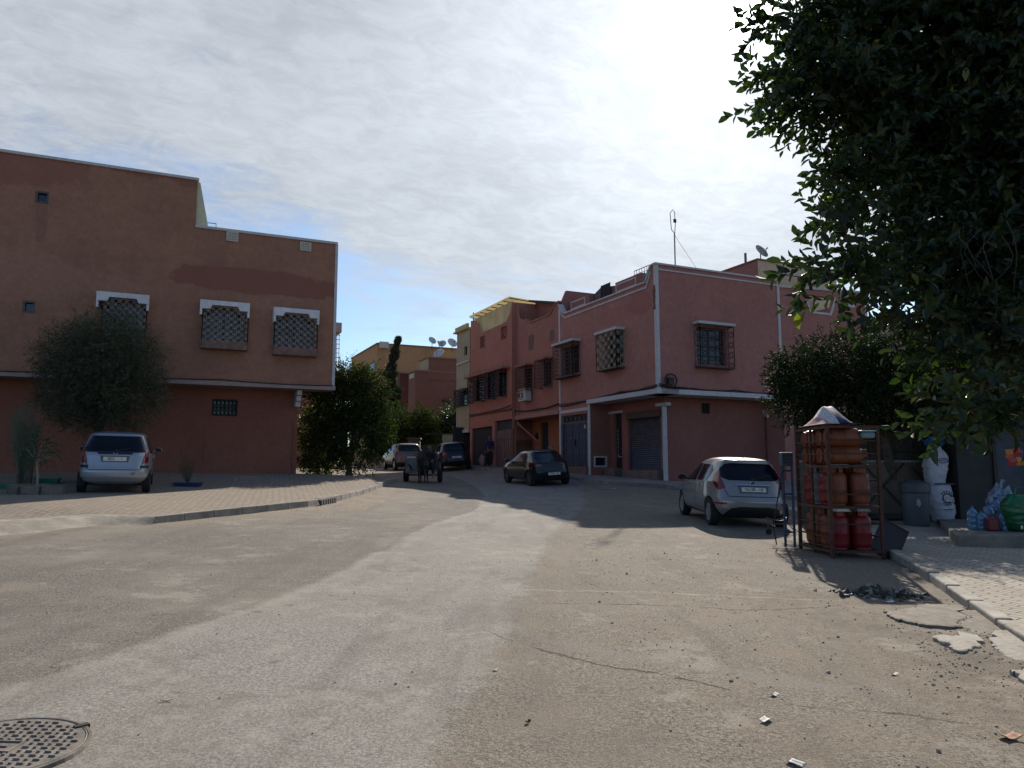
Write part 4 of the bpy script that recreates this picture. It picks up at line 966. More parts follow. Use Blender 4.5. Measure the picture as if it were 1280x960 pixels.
mb = MB(); x = u(648, 440)[0]-.1; mb.tube([F1.P(x, zL1-.6, .08), F1.P(x, u(648, 470)[1], .08)], .03, 6); mb.tube([F1.P(x, zL1-.4, .1), F1.P(x-1.0, zL1-1.4, -.6)], .05, 6); mb.build('drain_pipe', TERRA2, root)

# canopied one
F2 = offs(FA, sT1, .25); W2 = F2.uv(588, 480)[0]
root = thing('canopied_house', 'terracotta house with a yellow corrugated sheet canopy along its roof edge', 'house', (*F2.P(0, 0, 0)[:2], 0))
u = lambda x, y, o=0.: F2.uv(x, y, o)
w2 = [F2.rect(626, 633.5, 408, 424), F2.rect(600, 606, 420, 435)]; band = [F2.rect(620, 633, 465, 495), F2.rect(606.5, 618, 470, 498), F2.rect(592, 604, 474, 501)]
drk = F2.rect(592, 615, 534, 590); wd = F2.rect(618.5, 640, 525, 590)
drk = (drk[0], W2-.3, -.2, drk[3])
top2 = sorted([(0, u(645, 375)[1]), (u(641, 380)[0], u(641, 380)[1]), (u(637, 392)[0], u(637, 392)[1]), (u(632, 402)[0], u(632, 402)[1]), (u(627, 405)[0], u(627, 405)[1]), (u(602, 416)[0], u(602, 416)[1]), (u(595, 402)[0], u(595, 401)[1]), (W2, u(588.5, 401)[1])])
mb = MB(); wall(mb, F2, 0, W2, -.3, top2, w2+band+[drk, wd], 0, .25)
mb.add([F2.P(0, 0, 0), F2.P(0, 0, -4), F2.P(0, u(645, 375)[1], -4), F2.P(0, u(645, 375)[1], 0)], [(0, 1, 2, 3)])
mb.add([F2.P(W2, 0, 0), F2.P(W2, 0, -8), F2.P(W2, 9, -8), F2.P(W2, 9, 0)], [(0, 1, 2, 3)])
mb.build('wall', TERRA, root)
mb = MB(); mb.fbox(F2, .02, W2-.02, 8.2, 8.3, -8, -.3); mb.build('roof', CONC, root)
YEL = leafmat('yellow_fibreglass', (.40, .35, .20), (.46, .40, .23), .32, .6, tint=(1.0, .95, .85))
mb = MB(); n = 44
for k in range(n):
    x0 = .3+(W2-.35)*k/n; x1 = .3+(W2-.35)*(k+1)/n; o0 = -.18+.03*(k % 2); o1 = -.18+.03*((k+1) % 2)
    mb.add([F2.P(x0, 8.5, o0), F2.P(x1, 8.5, o1), F2.P(x1, u(588+57*(1-x1/W2), 400-25*(1-x1/W2))[1] if False else 10.95, o1), F2.P(x0, 10.95, o0)], [(0, 1, 2, 3)])
mb.build('sheet_fence', YEL, root)
mb = MB(); n = 60
for k in range(n):
    x0 = W2*k/n; x1 = W2*(k+1)/n; h0 = .035*(k % 2); h1 = .035*((k+1) % 2)
    mb.add([F2.P(x0, 11.12+h0, .14), F2.P(x1, 11.12+h1, .14), F2.P(x1, 11.0+h1, -1.9), F2.P(x0, 11.0+h0, -1.9)], [(0, 1, 2, 3)])
mb.build('canopy', YEL, root)
mb = MB()
for k in range(8): x = .1+(W2-.2)*k/7; mb.tube([F2.P(x, 11.05, .10), F2.P(x, 10.93, -1.85)], .03, 4)
for x in (.15, W2-.15): mb.tube([F2.P(x, 8.3, -1.8), F2.P(x, 10.93, -1.8)], .04, 4)
mb.build('canopy_frame', IRON_D, root)
for op in w2: grille(F2, op[0], op[1], op[2], op[3], -.08, -.07, root, paint('brick_lattice', (.30, .08, .06), .8), 3, 4, 'diamond', .025, False, 'lattice_block'); pane(F2, op, root, -.2, BLACK, 'window_back')
for op in band:
    a, b, c, d = op; sash(F2, op, root, -.2, IRON_D, 2, 2); grille(F2, a-.05, b+.05, c-.1, d+.02, 0, .38, root, paint('black_grille', (.035, .028, .03), .7), 6, 9, 'scroll', .016)
a = band[0][0]-.5; b = band[2][1]+.4; mb = MB(); mb.fbox(F2, a, b, band[0][3]+.06, band[0][3]+.16, .001, .5); mb.build('window_hood', plaster('terra_coping', (.36, .16, .12)), root)
mb = MB()
for k in range(10): x = a+(b-a)*k/9; mb.tube([F2.P(x, band[0][3]+.16, .45), F2.P(x, band[0][3]+.34, .45)], .02, 4)
mb.build('bracket', IRON_W, root)
z = u(612, 516)[1]; mb = MB(); mb.fbox(F2, 0, W2, z-.05, z+.04, .001, .07); mb.build('band', plaster('band_dark', (.16, .07, .055), .85), root)
cable(F2, [(0, z+.2), (3, z+.08), (W2, z+.1)], .09, .03, root)
pane(F2, drk, root, -.12, BLACK, 'passage')  # flat black panel painted in for the shade inside the passage
mb = MB(); mb.fbox(F2, drk[0], drk[1], -.2, drk[3], -1.25, -.26) if False else None
a, b, c, d = wd; mb = MB(); m_ = (a+b)/2; mb.fbox(F2, a, m_-.01, c, d-.55, -.14, -.08); mb.fbox(F2, m_+.01, b, c, d-.55, -.14, -.08); wdoor = mb.build('garage_door', paint('brown_metal_door', (.20, .105, .085), .7, 0, .2, 3), root)
mb = MB()
for k in range(9): x = a+(b-a)*k/8; mb.fbox(F2, x-.02, x+.02, c, d-.55, -.079, -.06)
mb.fbox(F2, a, b, c+(d-c)*.62, c+(d-c)*.62+.05, -.079, -.055); mb.build('door_rib', paint('dark_brown_rib', (.10, .055, .05), .7), wdoor)
mb = MB(); mb.fbox(F2, a, b, d-.55, d, -.2, -.15); mb.build('transom', paint('dark_transom', (.03, .032, .035), .8), root)

# cream narrow house
F3 = offs(FA, sT2, .05); W3 = F3.uv(571.5, 480)[0]
root = thing('cream_house', 'narrow cream and olive house with a dark window cage at the end of the row', 'house', (*F3.P(0, 0, 0)[:2], 0))
CRM = plaster('cream_house_wall', (.40, .36, .23), .85, dirs=(VX, VY), gstr=.2, streak=.3)
w3 = [F3.rect(580, 584, 433, 444), F3.rect(573, 585.5, 487, 508)]; zc = F3.uv(580, 540)[1]; zt3 = F3.uv(580, 414)[1]
mb = MB(); wall(mb, F3, .003, W3, zc, zt3, w3, 0, .2); mb.add([F3.P(W3, zc, 0), F3.P(W3, zc, -9), F3.P(W3, zt3, -9), F3.P(W3, zt3, 0)], [(0, 1, 2, 3)]); mb.build('wall', CRM, root)
mb = MB(); mb.fbox(F3, .01, W3+.2, zt3, zt3+.1, -4, .25)
for k in range(6): mb.fbox(F3, .1+k*W3/6, .1+(k+.6)*W3/6, zt3+.1, zt3+.35, .02, .2)
mb.build('eaves', YEL, root)
mb = MB(); z = F3.uv(580, 453)[1]; mb.fbox(F3, .01, W3+.03, z-.06, z+.06, .001, .08); mb.fbox(F3, .01, W3+.03, zc-.05, zc+.12, -.5, .1); mb.fbox(F3, W3-.05, W3+.03, zc+.12, zt3, -.06, .03); mb.build('ledge', WHITE, root)
mb = MB(); mb.fbox(F3, .004, W3+.01, F3.uv(580, 452)[1]+.1, zt3-.01, .001, .015) if False else None
for op in w3: sash(F3, op, root, -.15, IRON_D, 1, 2)
a, b, c, d = w3[1]; grille(F3, a, b, c, d, 0, .3, root, IRON_D, 7, 6, 'ring', .015)
mb = MB(); mb.fbox(F3, .01, W3, -.2, zc-.06, -9, -.9); mb.build('ground_floor_wall', plaster('dark_olive', (.13, .115, .08), .8), root)
mb = MB(); mb.tube([F3.P(W3*.3, zt3, -.5), F3.P(W3*.3, zt3+1.2, -.5)], .04, 5); mb.build('roof_pole', IRON_D, root)

# dark sheet-metal gate and fence at the street's end
DG = paint('dark_green_sheet', (.018, .028, .024), .7, 0, .4, 3, dirt=((.05, .04, .03), .4))
g0 = at(572, 560, 49.0)
Fd = Frame((g0.x, 48.3), (UX, UY), 1)
root = thing('sheet_gate', 'dark green corrugated sheet gate under the cream house', 'gate', (g0.x, 48.3, 0))
mb = MB(); n = 30; z1 = at(560, 534, 48.3).z
for k in range(n):
    x0 = -.2+2.9*k/n; x1 = -.2+2.9*(k+1)/n; a_ = .03*(k % 2); b_ = .03*((k+1) % 2)
    mb.add([Fd.P(x0, .9, a_), Fd.P(x1, .9, b_), Fd.P(x1, z1, b_), Fd.P(x0, z1, a_)], [(0, 1, 2, 3)])
mb.build('sheet_panel', DG, root); mb = MB()
for x in (-.2, 1.2, 2.7): mb.fbox(Fd, x-.05, x+.05, .9, z1+.1, -.1, -.01)
for z in (1.6, 2.6, z1-.1): mb.fbox(Fd, -.2, 2.7, z, z+.06, -.09, -.012)
mb.build('gate_frame', IRON_D, root)
mb = MB(); q = Fd.uv(594, 553)[0]; mb.fbox(Fd, 1.0, 1.5, 2.6, 3.2, .04, .06); mb.build('notice', paint('grey_notice', (.20, .19, .17), .8), root)
Fe = Frame((at(541, 560, 51.0).x, 51.0), (1, 0), 1)
root = thing('garden_fence', 'low dark fence with a row of pale bars at the end of the street', 'fence', (Fe.o[0], 51, 0))
wE = at(574, 560, 51).x-Fe.o[0]; zA = at(560, 556, 51).z; zB = at(560, 543, 51).z
mb = MB(); mb.fbox(Fe, -1.5, wE, .9, zA, -.2, 0); mb.build('base_wall', paint('dark_wall', (.05, .045, .038), .9), root)
mb = MB()
for k in range(9): x = wE*.38+(wE*.5)*k/8; mb.fbox(Fe, x-.05, x+.05, zA, zB, -.12, -.06)
mb.build('pale_bars', paint('pale_bar', (.20, .20, .17), .8), root)
mb = MB(); mb.fbox(Fe, -.5, wE, zB, zB+.07, -.16, -.02); mb.build('rail', DG, root)
p = at(517, 560, 50); root = thing('brick_gate_post', 'squat brown masonry gate post among the bushes behind the parked cars', 'post', (p.x, p.y, 1))
mb = MB(); h = at(517, 549, 50).z; mb.box(p.x-.38, p.x+.38, p.y, p.y+.6, 1, h); mb.build('shaft', paint('post_brown', (.10, .08, .065), .9), root)
mb = MB(); mb.box(p.x-.45, p.x+.45, p.y-.1, p.y+.7, h, h+.10); mb.build('cap', paint('dark_cap', (.10, .09, .075), .9), root)

# ---------------------------------------------------------------- far houses
OCH = plaster('ochre', (.42, .24, .125), .88, gstr=.25, streak=.15)
BRN = plaster('brown_far', (.21, .095, .07), .85, gstr=.25, streak=.15)
def block(root, x, y, Y, xu, xv, zb, matU, matV, nm='wall', dz=0.):
    c = at(x, y, Y); FU = Frame((c.x, c.y), (UX, UY), 1); FV = Frame((c.x, c.y), (VX, VY), -1)
    lu = FU.uv(xu, y)[0]; lv = FV.uv(xv, y)[0]
    mb = MB(); mb.fbox(FU, 0, lu, zb, c.z, -lv, 0); mb.build(nm, matU, root)
    if matV is not matU:
        mb = MB(); mb.fbox(FV, .02, lv-.02, zb, c.z-.01, -.05, .012); mb.build('side_wall', matV, root)
    mb = MB(); mb.fbox(FU, -.1, lu, c.z, c.z+.12, -lv-.1, .1); mb.build('coping', paint('coping_brown', (.22, .13, .09), .85), root)
    return FU, FV, lu, lv, c.z
c = at(472, 430, 72); root = thing('ochre_apartment_house', 'ochre apartment house with dishes on its flat roof in the far centre', 'building', (c.x, c.y, 0))
FU, FV, lu, lv, zt_ = block(root, 472, 430, 72, 590, 440, 0, OCH, plaster('ochre_side', (.44, .245, .12), .88, dirs=(VX, VY), gstr=.2))
for (x0, x1, y0, y1) in ((463, 469, 453, 466), (452, 457, 458, 468)):
    a, b, c_, d = FV.rect(x0, x1, y0, y1); mb = MB(); mb.fbox(FV, a, b, c_, d, .013, .04); w = mb.build('window', IRON_D, root); mb = MB(); mb.fbox(FV, a+.15, b-.15, c_+.15, d-.15, .041, .05); mb.build('pane', PANE, w)
a, z = FU.uv(475, 434); mb = MB(); mb.fbox(FU, a-.1, a+.75, z-.1, z+.5, .02, .4); mb.build('air_conditioner', paint('ac_white', (.5, .47, .43)), root)
mb = MB(); x = FU.uv(532, 430)[0]; mb.fbox(FU, x, x+.15, 0, zt_, .001, .06); mb.build('pilaster', OCH, root)
for k, (x, y, r, az) in enumerate(((540, 424, .42, 40), (549, 428, .36, 60), (553, 428, .40, -10), (565, 427, .52, 35))):
    p = at(x, y+2, 74); dish((p.x, p.y, p.z), r, radians(az), radians(30), ('leftmost dish on the ochre house roof', 'second dish from the left on the ochre roof', 'third dish from the left on the ochre roof', 'largest and rightmost pale dish on the ochre house roof')[k], 'dishes on the far roofs', paint('dish_pale', (.55, .52, .48), .6), .9)
c = at(519.6, 464, 62); root = thing('brown_apartment_house', 'dark brown stepped house in front of the ochre building', 'building', (c.x, c.y, 0))
FU, FV, lu, lv, _ = block(root, 519.6, 464, 62, 590, 511, 0, BRN, plaster('brown_side', (.25, .12, .085), .88, dirs=(VX, VY)))
block(root, 536, 447.5, 62.4, 592, 524.8, 9.0, BRN, plaster('cream_side', (.45, .34, .22), .88, dirs=(VX, VY)), 'upper_block')
block(root, 500, 467, 65, 516, 497, 0, plaster('dark_brown', (.13, .065, .05), .85), plaster('dark_brown', (.13, .065, .05), .85), 'stair_tower')
mb = MB(); a, b, c_, d = FU.rect(554, 563, 502, 512); mb.fbox(FU, a-.1, b+.1, d, d+.15, 0.001, .4); mb.fbox(FU, a, b, c_, d, .002, .02); mb.build('window', paint('dark_shutter', (.05, .03, .028), .7), root)
mb = MB(); a, b, c_, d = FV.rect(512, 518, 467, 473); mb.fbox(FV, a, b, c_, d, .013, .03); mb.build('vent_block', CREAM, root)
p = at(549, 442, 64.5); dish((p.x, p.y, p.z), .50, radians(-25), radians(35), 'pale dish standing on the brown house in front of the ochre one', 'dishes on the far roofs', paint('dish_pale', (.55, .52, .48)), .9)

# ================================================================ cars
def cr_dense(rows, n=6):
    rows = [np.array(r, float) for r in rows]; out = []
    for i in range(len(rows)-1):
        p0 = rows[max(i-1, 0)]; p1 = rows[i]; p2 = rows[i+1]; p3 = rows[min(i+2, len(rows)-1)]
        for k in range(n):
            t = k/n
            q = .5*((2*p1)+(-p0+p2)*t+(2*p0-5*p1+4*p2-p3)*t*t+(-p0+3*p1-3*p2+p3)*t**3); q = p1*(1-.35)*(1-t)+p2*(1-.35)*t+q*.35; out.append(q)
    return out+[rows[-1]]
class CarShape:
    """stack of level rings (z, x rear, x front, half width, corner exponent)"""
    def __init__(s, rows):
        d = cr_dense(rows); s.lv = d; a = np.array(d); s.z = a[:, 0]; s.a = a
    def at(s, z): return [float(np.interp(z, s.z, s.a[:, k])) for k in range(1, 5)]
    def pt(s, z, phi, side=1):
        xr, xf, hw, n = s.at(z); xc = (xr+xf)/2; a = (xf-xr)/2
        c = cos(phi); si = sin(phi)
        x = xc-a*math.copysign(abs(c)**(2/n), c); y = side*hw*abs(si)**(2/n); return Vector((x, y, z))
    def phi(s, z, kind, v):
        xr, xf, hw, n = s.at(z); xc = (xr+xf)/2; a = (xf-xr)/2
        if kind == 'y': return math.asin(min(1, (min(abs(v), hw)/hw)**(n/2)))
        r = max(-1, min(1, (xc-v)/a)); return math.acos(math.copysign(abs(r)**(n/2), r))
    def normal(s, z, phi, side):
        e = .01; a = s.pt(z, max(.02, min(pi-.02, phi))+e, side)-s.pt(z, max(.02, min(pi-.02, phi))-e, side)
        b = s.pt(z+.008, phi, side)-s.pt(z-.008, phi, side); n = a.cross(b)
        n = n.normalized() if n.length > 1e-9 else Vector((0, 0, 1))
        c = Vector((sum(s.at(z)[:2])/2, 0, z-.3)); p = s.pt(z, phi, side)
        return n if n.dot(p-c) > 0 else -n
    def body(s, seg=26):
        mb = MB(); n = 4*seg//2
        ph = []
        for k in range(seg+1): ph.append(pi*k/seg)
        rings = []
        for (z, xr, xf, hw, nn) in s.lv:
            ring = [s.pt(z, p, 1) for p in ph]+[s.pt(z, p, -1) for p in reversed(ph[1:-1])]
            rings.append(len(mb.v)); mb.v += [tuple(q) for q in ring]; L = len(ring)
        for a, b in zip(rings[:-1], rings[1:]):
            for k in range(L): mb.f.append((a+k, a+(k+1) % L, b+(k+1) % L, b+k)); mb.mi.append(0)
        mb.f.append(tuple(range(rings[0]+L-1, rings[0]-1, -1))); mb.f.append(tuple(range(rings[-1], rings[-1]+L))); mb.mi += [0, 0]
        return mb
    def patch(s, rows, side=1, off=.004, nc=8, nr=4, th=.012):
        """a slab lying on the skin; rows (z, (kind, v0), (kind, v1)); rear patches use signed y"""
        R = []
        for (r0, r1) in zip(rows[:-1], rows[1:]):
            for k in range(nr): R.append((r0, r1, k/nr))
        R.append((rows[-2], rows[-1], 1.0)); outer = []; inner = []
        for r0, r1, t in R:
            z = r0[0]+(r1[0]-r0[0])*t; o = []; i_ = []
            def val(j):
                (k0, a), (k1, b) = r0[j], r1[j]
                if k0 == k1: return (k0, a+(b-a)*t)
                return (k0, a)
            (ka, va), (kb, vb) = val(1), val(2)
            mixed = len({q[1][0] for q in rows}|{q[2][0] for q in rows}) > 1
            for c in range(nc+1):
                u = c/nc
                if mixed:
                    pA = [s.phi(r0[0], *r0[j]) for j in (1, 2)]; pB = [s.phi(r1[0], *r1[j]) for j in (1, 2)]
                    q0_ = pA[0]+(pB[0]-pA[0])*t; q1_ = pA[1]+(pB[1]-pA[1])*t; ph = q0_+(q1_-q0_)*u; sd_ = side
                elif ka == kb == 'y':
                    y = va+(vb-va)*u; sd_ = 1 if y >= 0 else -1; ph = s.phi(z, 'y', y)
                else:
                    sd_ = side; pa = s.phi(z, ka, va); pb = s.phi(z, kb, vb)
                    if ka == kb == 'x': ph = s.phi(z, 'x', va+(vb-va)*u)
                    else: ph = pa+(pb-pa)*u
                p = s.pt(z, ph, sd_); n = s.normal(z, ph, sd_); o.append(p+n*off); i_.append(p+n*(off-th))
            outer.append(o); inner.append(i_)
        mb = MB(); w = nc+1; h = len(outer)
        for g in outer+inner: mb.v += [tuple(q) for q in g]
        for j in range(h-1):
            for c in range(nc): a = j*w+c; mb.f.append((a, a+1, a+w+1, a+w)); mb.mi.append(0)
        B = w*h
        edge = [(j*w, (j+1)*w) for j in range(h-1)]+[(j*w+nc, (j+1)*w+nc) for j in range(h-1)]+[(c, c+1) for c in range(nc)]+[((h-1)*w+c, (h-1)*w+c+1) for c in range(nc)]
        for a, b in edge: mb.f.append((a, b, B+b, B+a)); mb.mi.append(0)
        return mb
TYRE = paint('tyre_rubber', (.014, .014, .014), .9, 0, .3, 12)
TRIM = paint('black_plastic', (.016, .016, .017), .6, 0, .2, 8)
CARGLASS = paint('car_glass', (.006, .008, .012), .08, 0, .2, 2, spec=.28)
def carglass_side(): return CARGLASS
REDL = paint('red_lamp', (.19, .008, .008), .15, 0, .25, 9, coat=.8)
ALLOY = paint('wheel_silver', (.32, .32, .33), .35, .6, .2, 9)
PLATE = paint('plate_white', (.62, .60, .55), .5, 0, .08, 9, dirt=((.4, .36, .3), .3))
INK = paint('black_ink', (.02, .02, .02), .6)
CHROME = paint('chrome', (.55, .55, .56), .15, 1.0, .05)
def wheel(root, x, y, r, side, wt=.19, spokes=7, rimm=None):
    M = Matrix.Translation((x, y, r)) @ Matrix.Rotation(-side*pi/2, 4, 'X')
    mb = MB(); h = wt/2
    mb.lathe([(r*.60, -h*.9), (r*.92, -h), (r*.985, -h*.8), (r, -h*.4), (r, h*.4), (r*.985, h*.8), (r*.92, h), (r*.66, h*.96), (r*.62, h*.7)], 32, M)
    t = mb.build('tyre', TYRE, None, local=True, smooth=40)
    w = bpy.data.objects.new('wheel', None); COL.objects.link(w); w.parent = root; w.empty_display_size = .1
    t.parent = w
    mb = MB(); mb.lathe([(r*.63, h*.7), (r*.64, h*.93), (r*.60, h*.93), (r*.57, h*.55)], 32, M)
    mb.lathe([(.001, h*.50), (r*.14, h*.50), (r*.14, h*.86), (.001, h*.9)], 16, M)
    for k in range(spokes):
        R_ = Matrix.Rotation(2*pi*k/spokes, 4, 'Z')
        p = [(r*.10, -.030*r/.3, h*.55), (r*.60, -.045*r/.3, h*.62), (r*.60, .045*r/.3, h*.62), (r*.10, .030*r/.3, h*.55),
             (r*.10, -.025*r/.3, h*.82), (r*.60, -.035*r/.3, h*.88), (r*.60, .035*r/.3, h*.88), (r*.10, .025*r/.3, h*.82)]
        mb.hexa([M @ R_ @ Vector(q) for q in p])
    mb.build('rim', rimm or ALLOY, w, local=True, smooth=30)
    mb = MB(); mb.lathe([(.001, h*.3), (r*.6, h*.3), (r*.6, h*.35), (.001, h*.35)], 24, M); mb.build('hub_shadow_disc', TRIM, w, local=True) if False else mb.build('hub_shade_disc', TRIM, w, local=True)  # black disc standing in for the shade behind the spokes
    return w
def text_mesh(name, s, size, mat, parent, M, extr=.0015, align='CENTER'):
    cu = bpy.data.curves.new(name, 'FONT'); cu.body = s; cu.size = size; cu.extrude = extr; cu.align_x = align; cu.align_y = 'CENTER'
    ob = bpy.data.objects.new(name+'_tmp', cu); COL.objects.link(ob); dg = bpy.context.evaluated_depsgraph_get()
    me = bpy.data.meshes.new_from_object(ob.evaluated_get(dg)); bpy.data.objects.remove(ob); bpy.data.curves.remove(cu)
    me.transform(M); me.materials.clear(); me.materials.append(mat); me.name = name
    o = bpy.data.objects.new(name, me); COL.objects.link(o); o.parent = parent; return o
def cut_arches(mb, wheels, r, name, mat, root, depth=.32):
    o = mb.build(name, mat, None, local=True, smooth=38)
    c = MB()
    for (x, y) in wheels:
        sg = 1 if y > 0 else -1
        M = Matrix.Translation((x, y+sg*.25, r*1.0)) @ Matrix.Rotation(sg*pi/2, 4, 'X')
        c.lathe([(r*1.16, 0), (r*1.16, depth+.25)], 28, M)
    cut = c.build('cutter', mat, None, local=True)
    md = o.modifiers.new('b', 'BOOLEAN'); md.operation = 'DIFFERENCE'; md.solver = 'EXACT'; md.object = cut
    dg = bpy.context.evaluated_depsgraph_get(); me = bpy.data.meshes.new_from_object(o.evaluated_get(dg))
    o.modifiers.clear(); old = o.data; o.data = me; me.name = name; bpy.data.meshes.remove(old)
    me.materials.clear(); me.materials.append(mat)
    me.shade_smooth(); me.set_sharp_from_angle(angle=radians(38))
    bpy.data.objects.remove(cut); o.parent = root; return o
def mirror_part(root, s, x, z, hw, mat):
    mb = MB()
    M = Matrix.Translation((x, s*(hw+.11), z)) @ Matrix.Scale(1, 4)
    pr = []
    for j in range(7):
        a = -pi/2+pi*j/6; pr.append((max(.001, cos(a)), sin(a)))
    vs = []; seg = 12
    for rr, zz_ in pr:
        for k in range(seg): q = 2*pi*k/seg; vs.append((x+.07*rr*cos(q), s*(hw+.12)+.10*zz_, z+.07*rr*sin(q)))
    n = len(pr); fs = [(i*seg+k, i*seg+(k+1) % seg, (i+1)*seg+(k+1) % seg, (i+1)*seg+k) for i in range(n-1) for k in range(seg)]
    mb.add(vs, fs); mb.tube([(x+.02, s*(hw-.05), z-.05), (x+.02, s*(hw+.06), z-.02)], .022, 6)
    o = mb.build('door_mirror', mat, root, local=True, smooth=60)
    mb = MB(); mb.box(x-.075, x-.068, min(s*(hw+.05), s*(hw+.19)), max(s*(hw+.05), s*(hw+.19)), z-.045, z+.045); mb.build('mirror_glass', CARGLASS, o, local=True)
def make_car(kind, name, label, cat, pos, head, bodymat, plate, group=None):
    """origin at the middle of the rear bumper on the ground, x forward"""
    X0, Y0, Z0 = pos
    root = thing(name, label, cat, pos, head, group)
    P = {}
    if kind == 'hatch_round':      # small curvy five-door
        rows = [(.20, .30, 3.70, .70, 5), (.28, .12, 3.86, .80, 5), (.40, .02, 3.94, .85, 5), (.56, .0, 3.95, .862, 5), (.68, .05, 3.90, .862, 4.6), (.78, .10, 3.74, .855, 4.4), (.88, .15, 3.40, .845, 4.4), (.95, .185, 3.10, .835, 4.4), (1.02, .23, 2.92, .80, 4.4), (1.14, .33, 2.66, .745, 4.4), (1.26, .44, 2.42, .69, 4.3), (1.345, .50, 2.26, .645, 4.1), (1.40, .50, 2.12, .60, 3.8), (1.44, .56, 1.95, .53, 3.4), (1.468, .80, 1.72, .40, 3), (1.48, 1.05, 1.5, .22, 2.6)]
        wb = (.62, 3.11); tr = .74; r = .298
        glass_r = [(1.00, ('y', -.50), ('y', .50)), (1.04, ('y', -.60), ('y', .60)), (1.12, ('y', -.655), ('y', .655)), (1.24, ('y', -.60), ('y', .60)), (1.335, ('y', -.50), ('y', .50)), (1.36, ('y', -.40), ('y', .40))]
        lampL = [(.80, ('y', .66), ('x', .32)), (.85, ('y', .57), ('x', .40)), (.94, ('y', .60), ('x', .50)), (1.02, ('y', .625), ('x', .56)), (1.10, ('y', .62), ('x', .60)), (1.18, ('y', .60), ('x', .58))]
        glass_s = [[(.95, ('x', .85), ('x', 1.60)), (1.06, ('x', .78), ('x', 1.60)), (1.20, ('x', .74), ('x', 1.60)), (1.31, ('x', .92), ('x', 1.60))], [(.93, ('x', 1.68), ('x', 2.78)), (1.06, ('x', 1.68), ('x', 2.60)), (1.20, ('x', 1.68), ('x', 2.33)), (1.32, ('x', 1.68), ('x', 2.08))]]
        plz = .815; plw = .52; low = [(.21, ('y', -.58), ('y', .58)), (.30, ('y', -.60), ('y', .60)), (.42, ('y', -.50), ('y', .50)), (.455, ('y', -.30), ('y', .30))]
        refl = [(.495, ('y', .58), ('y', .80)), (.535, ('y', .58), ('y', .80))]; mir = (2.62, .97, .83); ant = (.75, 1.44); hatchw = .55; tail_lo = .66
    elif kind == 'hatch_boxy':     # tall compact
        rows = [(.22, .28, 3.62, .68, 5.5), (.30, .10, 3.76, .78, 5.5), (.42, .01, 3.83, .83, 5.5), (.56, .0, 3.84, .84, 5.5), (.70, .05, 3.76, .838, 5.2), (.84, .09, 3.52, .835, 5), (.96, .12, 3.22, .825, 5), (1.04, .16, 2.98, .80, 5), (1.16, .25, 2.70, .755, 5), (1.28, .35, 2.45, .71, 5), (1.40, .46, 2.20, .665, 4.8), (1.455, .49, 2.05, .635, 4.4), (1.49, .54, 1.90, .58, 3.8), (1.515, .75, 1.65, .44, 3.2), (1.525, 1.0, 1.4, .25, 2.8)]
        wb = (.58, 3.03); tr = .73; r = .285
        glass_r = [(1.045, ('y', -.66), ('y', .66)), (1.12, ('y', -.655), ('y', .655)), (1.25, ('y', -.60), ('y', .60)), (1.36, ('y', -.555), ('y', .555)), (1.43, ('y', -.50), ('y', .50))]
        lampL = [(.76, ('y', .62), ('x', .30)), (.82, ('y', .62), ('x', .34)), (.92, ('y', .65), ('x', .38)), (1.04, ('y', .68), ('x', .42)), (1.14, ('y', .68), ('x', .46))]
        glass_s = [[(1.0, ('x', .55), ('x', 1.55)), (1.12, ('x', .58), ('x', 1.55)), (1.30, ('x', .72), ('x', 1.55)), (1.40, ('x', .85), ('x', 1.55))], [(.98, ('x', 1.63), ('x', 2.85)), (1.12, ('x', 1.63), ('x', 2.62)), (1.28, ('x', 1.63), ('x', 2.32)), (1.40, ('x', 1.63), ('x', 2.05))]]
        plz = .87; plw = .52; low = [(.20, ('y', -.60), ('y', .60)), (.235, ('y', -.62), ('y', .62))]; refl = None; mir = (2.60, 1.02, .82); ant = (.70, 1.50); hatchw = .60; tail_lo = .60
    elif kind == 'hatch_dark':
        rows = [(.20, .30, 3.80, .74, 5), (.30, .10, 3.98, .84, 5), (.42, .01, 4.04, .87, 5), (.58, .0, 4.05, .872, 5), (.70, .04, 3.98, .87, 4.8), (.80, .07, 3.80, .865, 4.6), (.90, .10, 3.40, .855, 4.5), (.96, .14, 3.12, .84, 4.4), (1.03, .26, 2.95, .80, 4.4), (1.13, .42, 2.70, .745, 4.3), (1.24, .60, 2.45, .69, 4.2), (1.32, .72, 2.25, .645, 4), (1.37, .80, 2.08, .59, 3.7), (1.405, .90, 1.92, .50, 3.3), (1.43, 1.15, 1.65, .30, 2.8)]
        wb = (.66, 3.2); tr = .755; r = .315
        glass_r = [(.99, ('y', -.60), ('y', .60)), (1.08, ('y', -.63), ('y', .63)), (1.20, ('y', -.58), ('y', .58)), (1.31, ('y', -.50), ('y', .50))]
        lampL = [(.80, ('y', .50), ('x', .30)), (.88, ('y', .50), ('x', .34))]
        glass_s = [[(.97, ('x', .95), ('x', 1.65)), (1.08, ('x', 1.0), ('x', 1.65)), (1.2, ('x', 1.12), ('x', 1.65)), (1.29, ('x', 1.3), ('x', 1.65))], [(.96, ('x', 1.73), ('x', 2.90)), (1.08, ('x', 1.73), ('x', 2.68)), (1.2, ('x', 1.73), ('x', 2.38)), (1.29, ('x', 1.73), ('x', 2.14))]]
        plz = .50; plw = .52; low = [(.21, ('y', -.70), ('y', .70)), (.36, ('y', -.74), ('y', .74))]; refl = None; mir = (2.75, .98, .85); ant = (1.0, 1.40); hatchw = .60; tail_lo = .62
    else:                          # tall crossover
